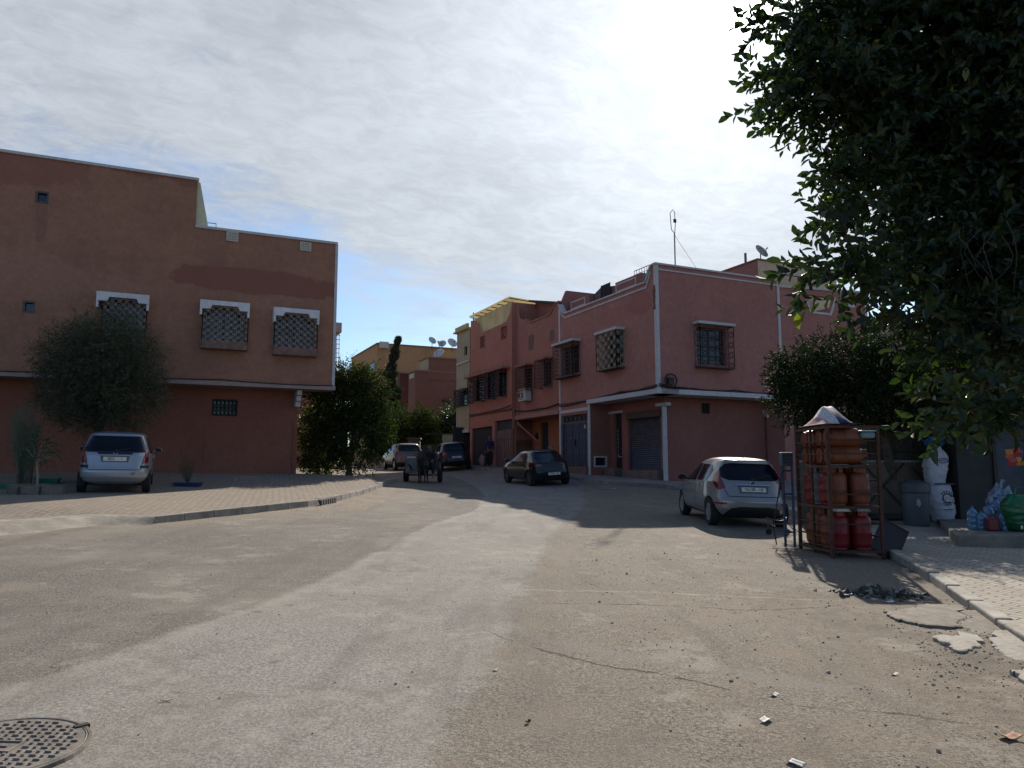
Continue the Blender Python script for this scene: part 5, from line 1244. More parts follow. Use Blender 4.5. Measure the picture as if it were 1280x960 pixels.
        rows = [(.28, .28, 4.10, .76, 5), (.38, .08, 4.26, .86, 5), (.52, .0, 4.32, .895, 5), (.70, .01, 4.32, .90, 5), (.86, .06, 4.18, .895, 4.8), (.98, .10, 3.80, .885, 4.6), (1.08, .15, 3.30, .86, 4.6), (1.18, .24, 3.05, .81, 4.5), (1.32, .40, 2.78, .75, 4.4), (1.46, .52, 2.50, .69, 4.2), (1.53, .56, 2.30, .64, 3.9), (1.575, .68, 2.1, .54, 3.4), (1.60, 1.0, 1.8, .32, 2.8)]
        wb = (.75, 3.38); tr = .77; r = .345
        glass_r = [(1.13, ('y', -.66), ('y', .66)), (1.24, ('y', -.68), ('y', .68)), (1.38, ('y', -.62), ('y', .62)), (1.48, ('y', -.54), ('y', .54))]
        lampL = [(.90, ('y', .56), ('x', .34)), (1.0, ('y', .56), ('x', .40)), (1.08, ('y', .62), ('x', .40))]
        glass_s = [[(1.10, ('x', .78), ('x', 1.8)), (1.24, ('x', .85), ('x', 1.8)), (1.44, ('x', 1.05), ('x', 1.8))], [(1.09, ('x', 1.88), ('x', 3.05)), (1.24, ('x', 1.88), ('x', 2.78)), (1.44, ('x', 1.88), ('x', 2.40))]]
        plz = .78; plw = .52; low = [(.30, ('y', -.70), ('y', .70)), (.45, ('y', -.74), ('y', .74))]; refl = None; mir = (2.95, 1.14, .88); ant = (1.0, 1.58); hatchw = .62; tail_lo = .66
    S = CarShape(rows)
    wheels = [(x, s*tr) for x in wb for s in (1, -1)]
    b = cut_arches(S.body(), wheels, r, 'body', bodymat, root)
    g = S.patch(glass_r, 1, .005, 20, 4).build('rear_window', CARGLASS, root, local=True, smooth=40)
    for s in (1, -1):
        for gs, dn in zip(glass_s, ('rear_side_window', 'front_side_window')): S.patch(gs, s, .005, 10, 4).build('side_window', CARGLASS, root, local=True, smooth=40)
        mb = S.patch([(z, (a[0], a[1]*(s if a[0] == 'y' else 1)), c) for z, a, c in lampL], s, .010, 6, 4, .03)
        # patches starting on y must keep their side
        o = mb.build('tail_lamp', REDL, root, local=True, smooth=40)
        if kind == 'hatch_boxy':
            S.patch([(.92, ('y', s*.67), ('x', .36)), (1.0, ('y', s*.69), ('x', .38))], s, .014, 4, 3, .02).build('reversing_lamp', paint('amber_lamp', (.30, .10, .06), .2, coat=.5), o, local=True)
        if refl: S.patch([(z, ('y', s*a[1]), ('y', s*c[1])) for z, a, c in refl], s, .008, 4, 2).build('reflector', REDL, root, local=True)
        mirror_part(root, s, mir[0], mir[1], mir[2], TRIM if kind == 'hatch_round' else bodymat)
        # door shut lines, handles, sill
        for xx, z0, z1 in ((1.64+(.08 if kind == 'hatch_dark' else 0), .34, .95), (2.80+(.1 if kind in ('hatch_dark', 'suv') else 0), .34, .92), (wb[0]+.40, .62, .94)):
            S.patch([(z0, ('x', xx-.006), ('x', xx+.006)), (z1, ('x', xx-.006), ('x', xx+.006))], s, .0025, 1, 4, .004).build('shut_line', TRIM, root, local=True)
        for xx in (1.36, 2.30):
            zz_ = .86 if kind != 'suv' else 1.0
            p = S.pt(zz_, S.phi(zz_, 'x', xx), s); mb = MB(); mb.box(p.x-.10, p.x+.10, min(p.y-.01*s, p.y+.035*s), max(p.y-.01*s, p.y+.035*s), zz_-.015, zz_+.018); mb.build('door_handle', bodymat if kind != 'hatch_dark' else TRIM, root, local=True, bevel=.008)
    for (x, y) in wheels: wheel(root, x, y, r, 1 if y > 0 else -1, spokes=9 if kind == 'hatch_round' else 6, rimm=ALLOY if kind != 'hatch_dark' else paint('dark_alloy', (.07, .07, .075), .4, .5))
    S.patch(low, 1, .006, 20, 3).build('lower_bumper', TRIM, root, local=True, smooth=40)
    # tailgate outline
    zt1 = glass_r[0][0]-.02
    for s in (1, -1):
        S.patch([(tail_lo+.01, ('y', s*(hatchw-.02)), ('y', s*(hatchw-.006))), (plz-.02, ('y', s*(hatchw+.03)), ('y', s*(hatchw+.044))), (zt1, ('y', s*(hatchw+.10)), ('y', s*(hatchw+.114)))], 1, .003, 1, 4, .004).build('shut_line', TRIM, root, local=True)
    S.patch([(tail_lo, ('y', -hatchw+.02), ('y', hatchw-.02)), (tail_lo+.014, ('y', -hatchw+.005), ('y', hatchw-.005))], 1, .003, 16, 1, .004).build('shut_line', TRIM, root, local=True)
    S.patch([(tail_lo-.08, ('y', -.80), ('y', .80)), (tail_lo-.068, ('y', -.80), ('y', .80))], 1, .004, 20, 1, .004).build('crease', bodymat, root, local=True) if kind == 'hatch_round' else None
    # number plate in its recess
    if kind in ('hatch_round', 'hatch_boxy'):
        S.patch([(plz-.075, ('y', -.30), ('y', .30)), (plz+.075, ('y', -.33), ('y', .33)), (plz+.095, ('y', -.33), ('y', .33))], 1, .004, 8, 3).build('plate_recess', paint('recess_grey', tuple(q*.35 for q in (.3, .3, .31)), .6), root, local=True)
        S.patch([(plz+.075, ('y', -.36), ('y', .36)), (plz+.10, ('y', -.36), ('y', .36))], 1, .022, 8, 2, .03).build('boot_handle', CHROME if kind == 'hatch_round' else bodymat, root, local=True)
    xr = S.at(plz)[0]; dz = (S.at(plz+.05)[0]-S.at(plz-.05)[0])/.1; tilt = atan(dz)
    Mp = Matrix.Translation((xr-.018, 0, plz)) @ Matrix.Rotation(tilt, 4, 'Y') @ Matrix.Rotation(-pi/2, 4, 'Z') @ Matrix.Rotation(pi/2, 4, 'X')
    mb = MB(); mb.box(-plw/2, plw/2, -.055, .055, -.008, .0, M=Mp); pl = mb.build('number_plate', PLATE, root, local=True)
    if plate: text_mesh('plate_text', plate, .098, INK, pl, Mp @ Matrix.Translation((0, 0, .002)) @ Matrix.Diagonal((.90, 1, 1, 1)))
    mb = MB(); mb.box(-plw/2, plw/2, -.055, -.051, .0, .001, M=Mp); mb.box(-plw/2, plw/2, .051, .055, 0, .001, M=Mp); mb.build('plate_edge', INK, pl, local=True)
    # wiper, aerial, badge, windscreen, front lamps
    z = glass_r[0][0]+.03; p = S.pt(z, 0, 1); p2 = S.pt(z+.07, S.phi(z+.07, 'y', .42), -1)
    mb = MB(); mb.tube([p+Vector((-.03, 0, -.01)), p2+Vector((-.03, 0, 0))], [.016, .007], 5); mb.lathe([(.03, -.01), (.03, .03), (.012, .045)], 10, Matrix.Translation(p+Vector((-.01, 0, 0))) @ Matrix.Rotation(-pi/2, 4, 'Y')); mb.build('rear_wiper', TRIM, root, local=True)
    mb = MB(); mb.tube([(ant[0]+.15, .0, ant[1]-.01), (ant[0]-.10, 0, ant[1]+.30)] if kind in ('hatch_round', 'hatch_boxy') else [(ant[0], 0, ant[1]), (ant[0]-.08, 0, ant[1]+.08)], [.008, .003], 5); mb.build('aerial', TRIM, root, local=True)
    zb_ = glass_r[0][0]-.055; p = S.pt(zb_, 0, 1)
    Mb = Matrix.Translation(p+Vector((-.006, 0, 0))) @ Matrix.Rotation(-pi/2+.15, 4, 'Y')
    if kind == 'hatch_round':
        mb = MB(); mb.lathe([(.001, 0), (.055, 0), (.055, .008), (.001, .012)], 20, Mb @ Matrix.Diagonal((.6, 1, 1, 1))); mb.build('badge', paint('badge_dark', (.03, .03, .04), .2), root, local=True)
        mb = MB(); ring = [Mb @ Vector((.036*cos(t*pi/10), .058*sin(t*pi/10), .008)) for t in range(21)]; mb.tube(ring, .004, 4, cap=False); mb.build('badge_ring', CHROME, root, local=True)
    elif kind == 'hatch_boxy':
        # dark lower panel under the rear glass with the metal emblem
        S.patch([(.965, ('y', -.36), ('y', .36)), (1.055, ('y', -.42), ('y', .42))], 1, .007, 10, 3).build('dark_garnish', paint('navy_garnish', (.012, .014, .035), .3), root, local=True)
        S.patch([(1.03, ('y', -.70), ('y', .70)), (1.05, ('y', -.70), ('y', .70))], 1, .006, 16, 1).build('window_edge', paint('navy_garnish', (.012, .014, .035)), root, local=True)
        for s in (1, -1):
            S.patch([(1.05, ('y', s*.66), ('y', s*.72)), (1.43, ('y', s*.50), ('y', s*.56))], 1, .006, 2, 4).build('window_edge', paint('navy_garnish', (.012, .014, .035)), root, local=True)
            S.patch([(.645, ('y', s*.58), ('x', .34)), (.71, ('y', s*.58), ('x', .34))], s, .012, 6, 2).build('bumper_strip', TRIM, root, local=True)
        mb = MB(); q = S.pt(1.0, 0, 1)+Vector((-.02, 0, 0))
        mb.tube([q+Vector((0, -.045, .035)), q+Vector((0, -.028, -.035))], .007, 5); mb.tube([q+Vector((0, .045, .035)), q+Vector((0, .028, -.035))], .007, 5); mb.tube([q+Vector((0, -.03, 0)), q+Vector((0, .03, 0))], .007, 5)
        mb.build('emblem', CHROME, root, local=True)
        q = S.pt(.90, S.phi(.90, 'y', .45), -1); 
        mb = MB(); mb.tube([S.pt(.52, S.phi(.52, 'y', .42), -1)+Vector((-.005, .035*cos(t*pi/6), .035*sin(t*pi/6))) for t in range(13)], .006, 4, cap=False); mb.build('tow_cover', TRIM, root, local=True)
    S.patch([(rows[7][0]+.04, ('x', 2.95), ('x', 2.951)), (1.30, ('x', 2.2), ('x', 2.201))], 1, .001, 1, 1) if False else None
    # windscreen: over the front of the stack
    z0 = glass_s[1][0][0]+.06; z1 = glass_r[-1][0]-.02; mbw = MB(); A_ = []
    for j in range(7):
        z = z0+(z1-z0)*j/6; row = []
        xr_, xf_, hw_, n_ = S.at(z)
        for c in range(13):
            y = (-.86+1.72*c/12)*hw_; ph = pi-S.phi(z, 'y', y); pnt = S.pt(z, ph, 1 if y >= 0 else -1); nn = S.normal(z, ph, 1 if y >= 0 else -1); row.append(pnt+nn*.006)
        A_.append(row)
    for rw in A_: mbw.v += [tuple(q) for q in rw]
    for j in range(6):
        for c in range(12): a = j*13+c; mbw.f.append((a, a+1, a+14, a+13)); mbw.mi.append(0)
    mbw.build('windscreen', CARGLASS, root, local=True, smooth=40)
    for s in (1, -1):
        zz_ = rows[4][0]; S.patch([(zz_-.08, ('x', rows[4][2]-.38), ('x', rows[4][2]-.08)), (zz_+.04, ('x', rows[4][2]-.5), ('x', rows[4][2]-.16))], s, .008, 6, 3).build('headlight', paint('lamp_glass', (.35, .36, .38), .1, 0, .1), root, local=True)
    if kind in ('hatch_round', 'hatch_dark'):
        # spoiler lip over the rear glass
        zz_ = glass_r[-1][0]+.01; S.patch([(zz_, ('y', -.50), ('y', .50)), (zz_+.035, ('y', -.48), ('y', .48))], 1, .035, 14, 2, .05).build('spoiler', bodymat, root, local=True, smooth=40)
    return root
SILV1 = paint('silver_lilac_paint', (.27, .26, .262), .28, .35, .06, 1.2, coat=.6, dirt=((.26, .23, .21), .35))
SILV2 = paint('silver_blue_paint', (.30, .318, .355), .30, .35, .06, 1.2, coat=.6, dirt=((.24, .23, .23), .3))
DARKP = paint('blue_black_paint', (.006, .008, .014), .2, .0, .1, 2, coat=.6, spec=.3)
DUSTP = paint('dusty_bronze_paint', (.17, .135, .115), .35, .3, .15, 2, coat=.4)
NAVYP = paint('navy_paint', (.010, .012, .024), .3, 0, .15, 2, coat=.3, spec=.3)
def place_by_wheel(px, py, side, head, wbx, tr):
    g = G(px, py); d = Vector((cos(head), sin(head), 0)); l = Vector((-sin(head), cos(head), 0))
    o = g-d*wbx-l*(tr+.09)*side; return o
def carpos(px, py, side, hd, wbx, tr, extra=0.):
    head = pi/2-radians(hd); o = place_by_wheel(px, py, side, head, wbx, tr)
    return (o.x, o.y, H(o.x+cos(head)*1.9, o.y+sin(head)*1.9)+extra), head
def settle(root, head, wb, extra):
    """pitch the car with the slope it stands on"""
    x, y = root.location.x, root.location.y; dx, dy = cos(head), sin(head)
    zr = H(x+dx*wb[0], y+dy*wb[0])+extra; zf = H(x+dx*wb[1], y+dy*wb[1])+extra
    lx, ly = -dy, dx; zl = H(x+dx*1.5+lx*.75, y+dy*1.5+ly*.75); zr2 = H(x+dx*1.5-lx*.75, y+dy*1.5-ly*.75)
    pt = -math.atan2(zf-zr, wb[1]-wb[0]); ro = math.atan2(zl-zr2, 1.5)
    root.rotation_mode = 'ZYX' if False else 'XYZ'; root.rotation_euler = (ro, pt, head)
    root.location.z = zr-(zf-zr)/(wb[1]-wb[0])*wb[0]-.005
pos, hd = carpos(885, 656, 1, -0.5, .62, .74); c = make_car('hatch_round', 'parked_car', 'silver five-door hatchback parked on the road beside the gas bottle rack', 'car', pos, hd, SILV1, '76148 \u0648 18'.replace('\u0648', '-'), 'cars parked along the street'); settle(c, hd, (.62, 3.11), 0)
pos, hd = carpos(96, 621.5, 1, -24, .58, .73, .13); c = make_car('hatch_boxy', 'parked_car', 'silver-blue compact car parked on the left pavement under the olive tree', 'car', pos, hd, SILV2, '3852  -  1', 'cars parked along the street'); settle(c, hd, (.58, 3.03), .13)
pos, hd = carpos(661, 607.5, 1, -21, .66, .755); c = make_car('hatch_dark', 'parked_car', 'blue-black hatchback parked in front of the blue garage door', 'car', pos, hd, DARKP, '37615 - 40', 'cars parked along the street'); settle(c, hd, (.66, 3.2), 0)
p = at(512, 585, 44.5); hd = pi/2+radians(22); c = make_car('suv', 'parked_car', 'dusty bronze crossover parked at the far left of the street behind the cart', 'car', (p.x+.1, p.y, H(p.x, p.y)), hd, DUSTP, None, 'cars parked along the street'); settle(c, hd, (.75, 3.38), 0)
p = at(572, 588, 42.5); hd = pi/2+radians(14); c = make_car('suv', 'parked_car', 'navy car with a white plate right behind the donkey cart', 'car', (p.x, p.y, H(p.x, p.y)), hd, NAVYP, '12946 - 7', 'cars parked along the street'); settle(c, hd, (.75, 3.38), 0)

# ================================================================ trees
def leaves_mesh(name, P, D, Nn, L, W, mat, parent, off, fold=.25, kind='leaf'):
    """P positions, D axis, Nn normal, L length, W width (numpy arrays)"""
    n = len(P); D = D/np.linalg.norm(D, axis=1, keepdims=True); Sd = np.cross(D, Nn); Sd /= np.linalg.norm(Sd, axis=1, keepdims=True)+1e-9; Nn = np.cross(Sd, D)
    L = L[:, None]; W = W[:, None]; P = P-np.array(off)
    if kind == 'leaf':     # pointed oval folded along its midrib, bending down at the tip
        pts = [P, P+D*L*.5-Nn*L*.03, P+D*L-Nn*L*.12,
               P+D*L*.25+Sd*W*.40+Nn*W*fold*.7, P+D*L*.58+Sd*W*.5+Nn*W*fold, P+D*L*.85+Sd*W*.24,
               P+D*L*.25-Sd*W*.40+Nn*W*fold*.7, P+D*L*.58-Sd*W*.5+Nn*W*fold, P+D*L*.85-Sd*W*.24]
        V = np.stack(pts, 1).reshape(-1, 3); k = 9
        quads = np.array([[0, 1, 4, 3], [1, 2, 5, 4], [0, 6, 7, 1], [1, 7, 8, 2]])
    else:
        pts = [P-Sd*W*.12, P+D*L*.5-Sd*W*.5, P+D*L, P+D*L*.5+Sd*W*.5+Nn*W*fold]
        V = np.stack(pts, 1).reshape(-1, 3); k = 4
        quads = np.array([[0, 1, 2, 3]])
    q = len(quads); F = (quads[None]+(np.arange(n)*k)[:, None, None]).reshape(-1, 4)
    me = bpy.data.meshes.new(name); me.vertices.add(len(V)); me.vertices.foreach_set('co', V.astype(np.float32).ravel())
    me.loops.add(F.size); me.loops.foreach_set('vertex_index', F.astype(np.int32).ravel())
    me.polygons.add(len(F)); me.polygons.foreach_set('loop_start', np.arange(0, F.size, 4, dtype=np.int32))
    me.update(calc_edges=True); me.materials.append(mat)
    o = bpy.data.objects.new(name, me); COL.objects.link(o)
    if parent is not None: o.parent = parent
    return o
def unit(n):
    v = NR.normal(size=(n, 3)); return v/np.linalg.norm(v, axis=1, keepdims=True)
def crown(blobs, ntwig, per, twl, shell=.55, droop=.25, gap=.0, seed=0):
    """twigs spread through a union of ellipsoids; returns leaf positions, directions"""
    vol = np.array([b[3]*b[4]*b[5] for b in blobs])**.75; vol = vol/vol.sum(); Ps = []; Ds = []
    idx = NR.choice(len(blobs), ntwig, p=vol)
    for i, b in enumerate(blobs):
        m = int((idx == i).sum()); u = unit(m); r = (shell+(1-shell)*NR.random(m)**.7)[:, None]
        c = np.array(b[:3]); R = np.array(b[3:6])
        # lumpy outline
        wob = 1+.16*np.sin(u[:, :1]*5.1+i)*np.cos(u[:, 1:2]*4.3+2*i)+.10*np.sin(u[:, 2:3]*9+i)
        base_ = c+u*R*r*wob
        d = u*np.array([1, 1, .6])+unit(m)*.65+np.array([0, 0, -droop]); d /= np.linalg.norm(d, axis=1, keepdims=True)
        t = (np.arange(per)+.5)/per
        P = base_[:, None, :]+d[:, None, :]*(t[None, :, None]*twl*(.6+.8*NR.random((m, 1, 1))))
        P[:, :, 2] -= (t[None, :]**2)*twl*droop*.4
        Ps.append(P.reshape(-1, 3)); Ds.append(np.repeat(d, per, 0))
    return np.concatenate(Ps), np.concatenate(Ds)
def tree(name, label, cat, base_pt, blobs, ntwig, per, twl, L, W, mat, trunk_r=.15, kind='quad', shell=.45, droop=.25, limbs=7, group=None, drop=None, trunk=True, lean=(0, 0), up=.35):
    root = thing(name, label, cat, base_pt, 0, group); off = np.array(base_pt)
    P, D = crown(blobs, ntwig, per, twl, shell, droop)
    if drop is not None: k = drop(P); P = P[k]; D = D[k]
    n = len(P); D2 = D+unit(n)*.9; Nn = unit(n)+np.array([0, 0, up*2])
    sz = .7+.6*NR.random(n)
    leaves_mesh('crown', P, D2, Nn, L*sz, W*sz, mat, root, off, kind=kind)
    if trunk:
        mb = MB(); b = Vector(base_pt); c = Vector(np.mean([q[:3] for q in blobs], 0)); zb = min(q[2]-q[5]*.6 for q in blobs)
        fork = Vector((b.x+(c.x-b.x)*.6+lean[0], b.y+(c.y-b.y)*.6+lean[1], max(b.z+.5, zb)))
        mid = (b+fork)/2+Vector((random.uniform(-.06, .06), random.uniform(-.06, .06), 0))
        mb.tube([b+Vector((0, 0, -.1)), b+Vector((0, 0, .15)), mid, fork], [trunk_r*1.5, trunk_r*1.1, trunk_r*.9, trunk_r*.75], 9)
        for k in range(limbs):
            q = blobs[k % len(blobs)]; u = unit(1)[0]; u[2] = abs(u[2])*.6
            e = Vector((q[0]+u[0]*q[3]*.75, q[1]+u[1]*q[4]*.75, q[2]+u[2]*q[5]*.75)); m = fork.lerp(e, .5)+Vector((0, 0, .12*(e-fork).length))
            mb.tube([fork-Vector((0, 0, .05)), m, e], [trunk_r*.6, trunk_r*.35, trunk_r*.08], 6)
            for j in range(3):
                e2 = m.lerp(e, .3+.25*j)+Vector(unit(1)[0])*min(q[3:6])*.45; mb.tube([m.lerp(e, .2+.25*j), e2], [trunk_r*.2, .008], 5)
        mb.build('trunk', BARK, root, smooth=60)
    return root
def blob_px(x, y, Y, rx, ry, rz=None, dy=0.):
    p = at(x, y, Y); k = Y/FPX; return (p.x, p.y+dy, p.z, rx*k, (rz or rx)*k, ry*k)
# olive tree by the left wall
LF_OL = leafmat('olive_leaf', (.036, .040, .022), (.070, .074, .042), .22, .6, yellow=((.13, .13, .09), .96))
Yt = 22.3; g = G(118, 612, .12)
bl = [blob_px(125, 470, Yt, 58, 50), blob_px(98, 440, Yt, 40, 32), blob_px(150, 440, Yt, 42, 36), blob_px(90, 490, Yt, 36, 32), blob_px(165, 490, Yt, 34, 36), blob_px(130, 415, Yt, 34, 20), blob_px(118, 512, Yt, 40, 22), blob_px(70, 465, Yt, 18, 16), blob_px(182, 465, Yt, 18, 20)]+[blob_px(x, y, Yt, r, r*.8) for x, y, r in ((72, 422, 13), (58, 500, 12), (196, 500, 11), (150, 396, 15), (108, 528, 13), (152, 530, 13), (100, 404, 13), (182, 425, 13), (56, 445, 11), (190, 448, 10), (176, 520, 12), (78, 518, 11))]
b = at(124, 600, Yt); tree('olive_tree', 'round dark olive tree behind the silver-blue compact car, against the brown house', 'tree', (b.x, b.y, H(b.x, b.y)+.1), bl, 8600, 10, .46, .074, .020, LF_OL, .11, shell=.25, droop=.2)
# big shrubby tree at the corner of the left house
LF_M = leafmat('hedge_leaf', (.015, .022, .008), (.034, .046, .014), .20, .85, yellow=((.13, .13, .03), .95), spec=.12)
Yt = 29.5
bl = [blob_px(432, 500, Yt, 34, 42), blob_px(458, 490, Yt, 26, 30), blob_px(410, 520, Yt, 26, 38), blob_px(445, 545, Yt, 38, 38), blob_px(405, 560, Yt, 24, 30), blob_px(470, 530, Yt, 18, 34), blob_px(438, 470, Yt, 22, 14), blob_px(420, 475, Yt, 12, 12)]
b = at(436, 594, Yt); tree('street_tree', 'big leafy green tree at the right end of the brown house', 'tree', (b.x, b.y, H(b.x, b.y)+.1), bl, 5200, 8, .40, .095, .05, LF_M, .12, shell=.35, droop=.3)
LF_Y = leafmat('yellowish_leaf', (.045, .055, .014), (.085, .092, .024), .35, .45)
bl = [blob_px(402, 515, 31, 16, 14), blob_px(392, 540, 31, 16, 22), blob_px(398, 575, 30.5, 18, 20)]
b = at(396, 592, 31); tree('shrub', 'yellow-green shrub squeezed between the brown house and the big street tree', 'shrub', (b.x, b.y, H(b.x, b.y)+.1), bl, 900, 8, .35, .11, .045, LF_Y, .04, limbs=4)
bl = [blob_px(436, 468, 42, 14, 20), blob_px(424, 480, 42, 12, 16)]
b = at(428, 592, 42); tree('bare_topped_tree', 'thin-leaved tree rising behind the big street tree', 'tree', (b.x, b.y, H(b.x, b.y)), bl, 260, 7, .5, .10, .035, LF_Y, .1, limbs=9)
# trees along the side street
for k, (x, y, Y, rx, ry, lab) in enumerate(((486, 540, 53, 24, 40, 'green bushy tree just right of the big street tree'), (520, 538, 55, 26, 30, 'bushy tree above the dusty crossover'), (548, 545, 57, 24, 22, 'low dark bush between the two far parked cars'), (568, 530, 57, 24, 26, 'dark round tree in front of the brown house beside the cream house'))):
    p = at(x, y, Y); k_ = Y/FPX
    bl = [(p.x, p.y, p.z, rx*k_, rx*k_, ry*k_*.8)]+[(p.x+random.uniform(-.6, .6)*rx*k_, p.y+random.uniform(-.5, .5)*rx*k_, p.z+random.uniform(-.6, .5)*ry*k_, rx*k_*.5, rx*k_*.5, ry*k_*.45) for _ in range(5)]
    tree('bushy_tree' if k != 2 else 'bush', lab, 'tree' if k != 2 else 'bush', (p.x, p.y, H(p.x, p.y)-.05), bl, 1500, 7, .6, .17, .075, LF_M if k in (0, 1) else leafmat('dark_leaf', (.014, .024, .010), (.03, .045, .016), .25, .45), .12, limbs=6, group='trees lining the side street')
# cypress
p = at(491, 470, 55); k_ = 55/FPX; root = thing('cypress', 'thin ragged dark cypress standing in front of the ochre building', 'tree', (p.x, p.y, 1.5))
zc0 = at(491, 520, 55).z; zc1 = at(493, 424, 55).z; n = 9000; t = NR.random(n); ang = NR.random(n)*6.283
wob = .75+.35*np.sin(t*26)+.25*np.sin(t*61+1); rr = (1.0-t*.85)*.72*wob*np.sqrt(NR.random(n)); lean = .35*np.maximum(0, t-.85)/.15*.9
Pn = np.stack([p.x+rr*np.cos(ang)+lean+.15*np.sin(t*9), p.y+rr*np.sin(ang), zc0+(zc1-zc0)*t+.0*t], 1); Dn = np.stack([np.cos(ang)*.6, np.sin(ang)*.6, np.ones(n)], 1)+unit(n)*.5
leaves_mesh('crown', Pn, Dn, unit(n), .26*(.6+.8*NR.random(n)), .10*np.ones(n), leafmat('cypress_leaf', (.018, .022, .016), (.04, .045, .03), .15, .7), root, (p.x, p.y, 1.5), kind='quad')
mb = MB(); mb.tube([(p.x, p.y, 1.3), (p.x, p.y, zc1-.6)], [.16, .03], 7); mb.build('trunk', BARK, root)
# tree over the reed fence
LF_D = leafmat('glossy_dark_leaf', (.011, .018, .007), (.024, .036, .013), .10, .75, spec=.10)
Yt = 17.3
bl = [blob_px(1010, 470, Yt, 42, 40), blob_px(1060, 460, Yt, 50, 42), blob_px(1110, 450, Yt, 50, 44), blob_px(1000, 500, Yt, 34, 30), blob_px(1050, 500, Yt, 48, 30), blob_px(1120, 495, Yt, 54, 34), blob_px(1170, 470, Yt, 50, 50), blob_px(1230, 470, Yt, 60, 60), blob_px(985, 465, Yt, 20, 22)]
b = at(1090, 640, 17.9); tree('fence_tree', 'glossy dark tree spreading over the reed fence behind the gas bottle rack', 'tree', (b.x+.9, b.y+.6, H(b.x, b.y)), bl, 7000, 9, .30, .075, .036, LF_D, .14, shell=.35, droop=.25, limbs=9)

# the big ficus at the right, close to the camera
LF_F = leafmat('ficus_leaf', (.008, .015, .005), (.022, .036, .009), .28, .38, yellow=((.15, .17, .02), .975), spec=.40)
def fb(x, y, Y, rx, ry, rd=None): p = at(x, y, Y); k = Y/FPX; return (p.x, p.y, p.z, rx*k, (rd or rx)*k, ry*k)
bl = [fb(1180, 60, 6.2, 170, 110, 150), fb(1060, 55, 5.8, 75, 70), fb(1030, 115, 5.6, 65, 42), fb(985, 25, 5.6, 36, 30), fb(972, 85, 5.4, 28, 26), fb(965, 128, 5.4, 22, 20), fb(1100, 150, 5.9, 85, 65), fb(1220, 200, 6.0, 120, 120, 110), fb(1105, 235, 5.7, 64, 52), fb(1060, 262, 5.2, 32, 30), fb(1065, 210, 5.4, 38, 30),
      fb(1140, 320, 5.4, 70, 46), fb(1085, 335, 4.9, 48, 28), fb(1035, 325, 4.7, 32, 24), fb(1045, 362, 4.7, 30, 20), fb(1005, 338, 4.6, 16, 14), fb(1240, 340, 5.4, 90, 90), fb(1175, 385, 5.0, 62, 30), fb(1115, 395, 4.6, 40, 16), fb(1225, 430, 4.8, 70, 44),
      fb(1218, 520, 4.3, 40, 20), fb(1262, 508, 4.3, 44, 34), fb(1192, 500, 4.2, 24, 14), fb(1325, 400, 5.2, 85, 105), fb(1330, 150, 6.2, 120, 200), fb(1420, 300, 6.5, 160, 260), fb(1150, -80, 6.0, 150, 100), fb(1350, -120, 6.5, 200, 140), fb(1010, -50, 5.8, 60, 40)]
INNER = (0, 6, 7, 11, 16, 17, 23, 24, 25, 26, 27)
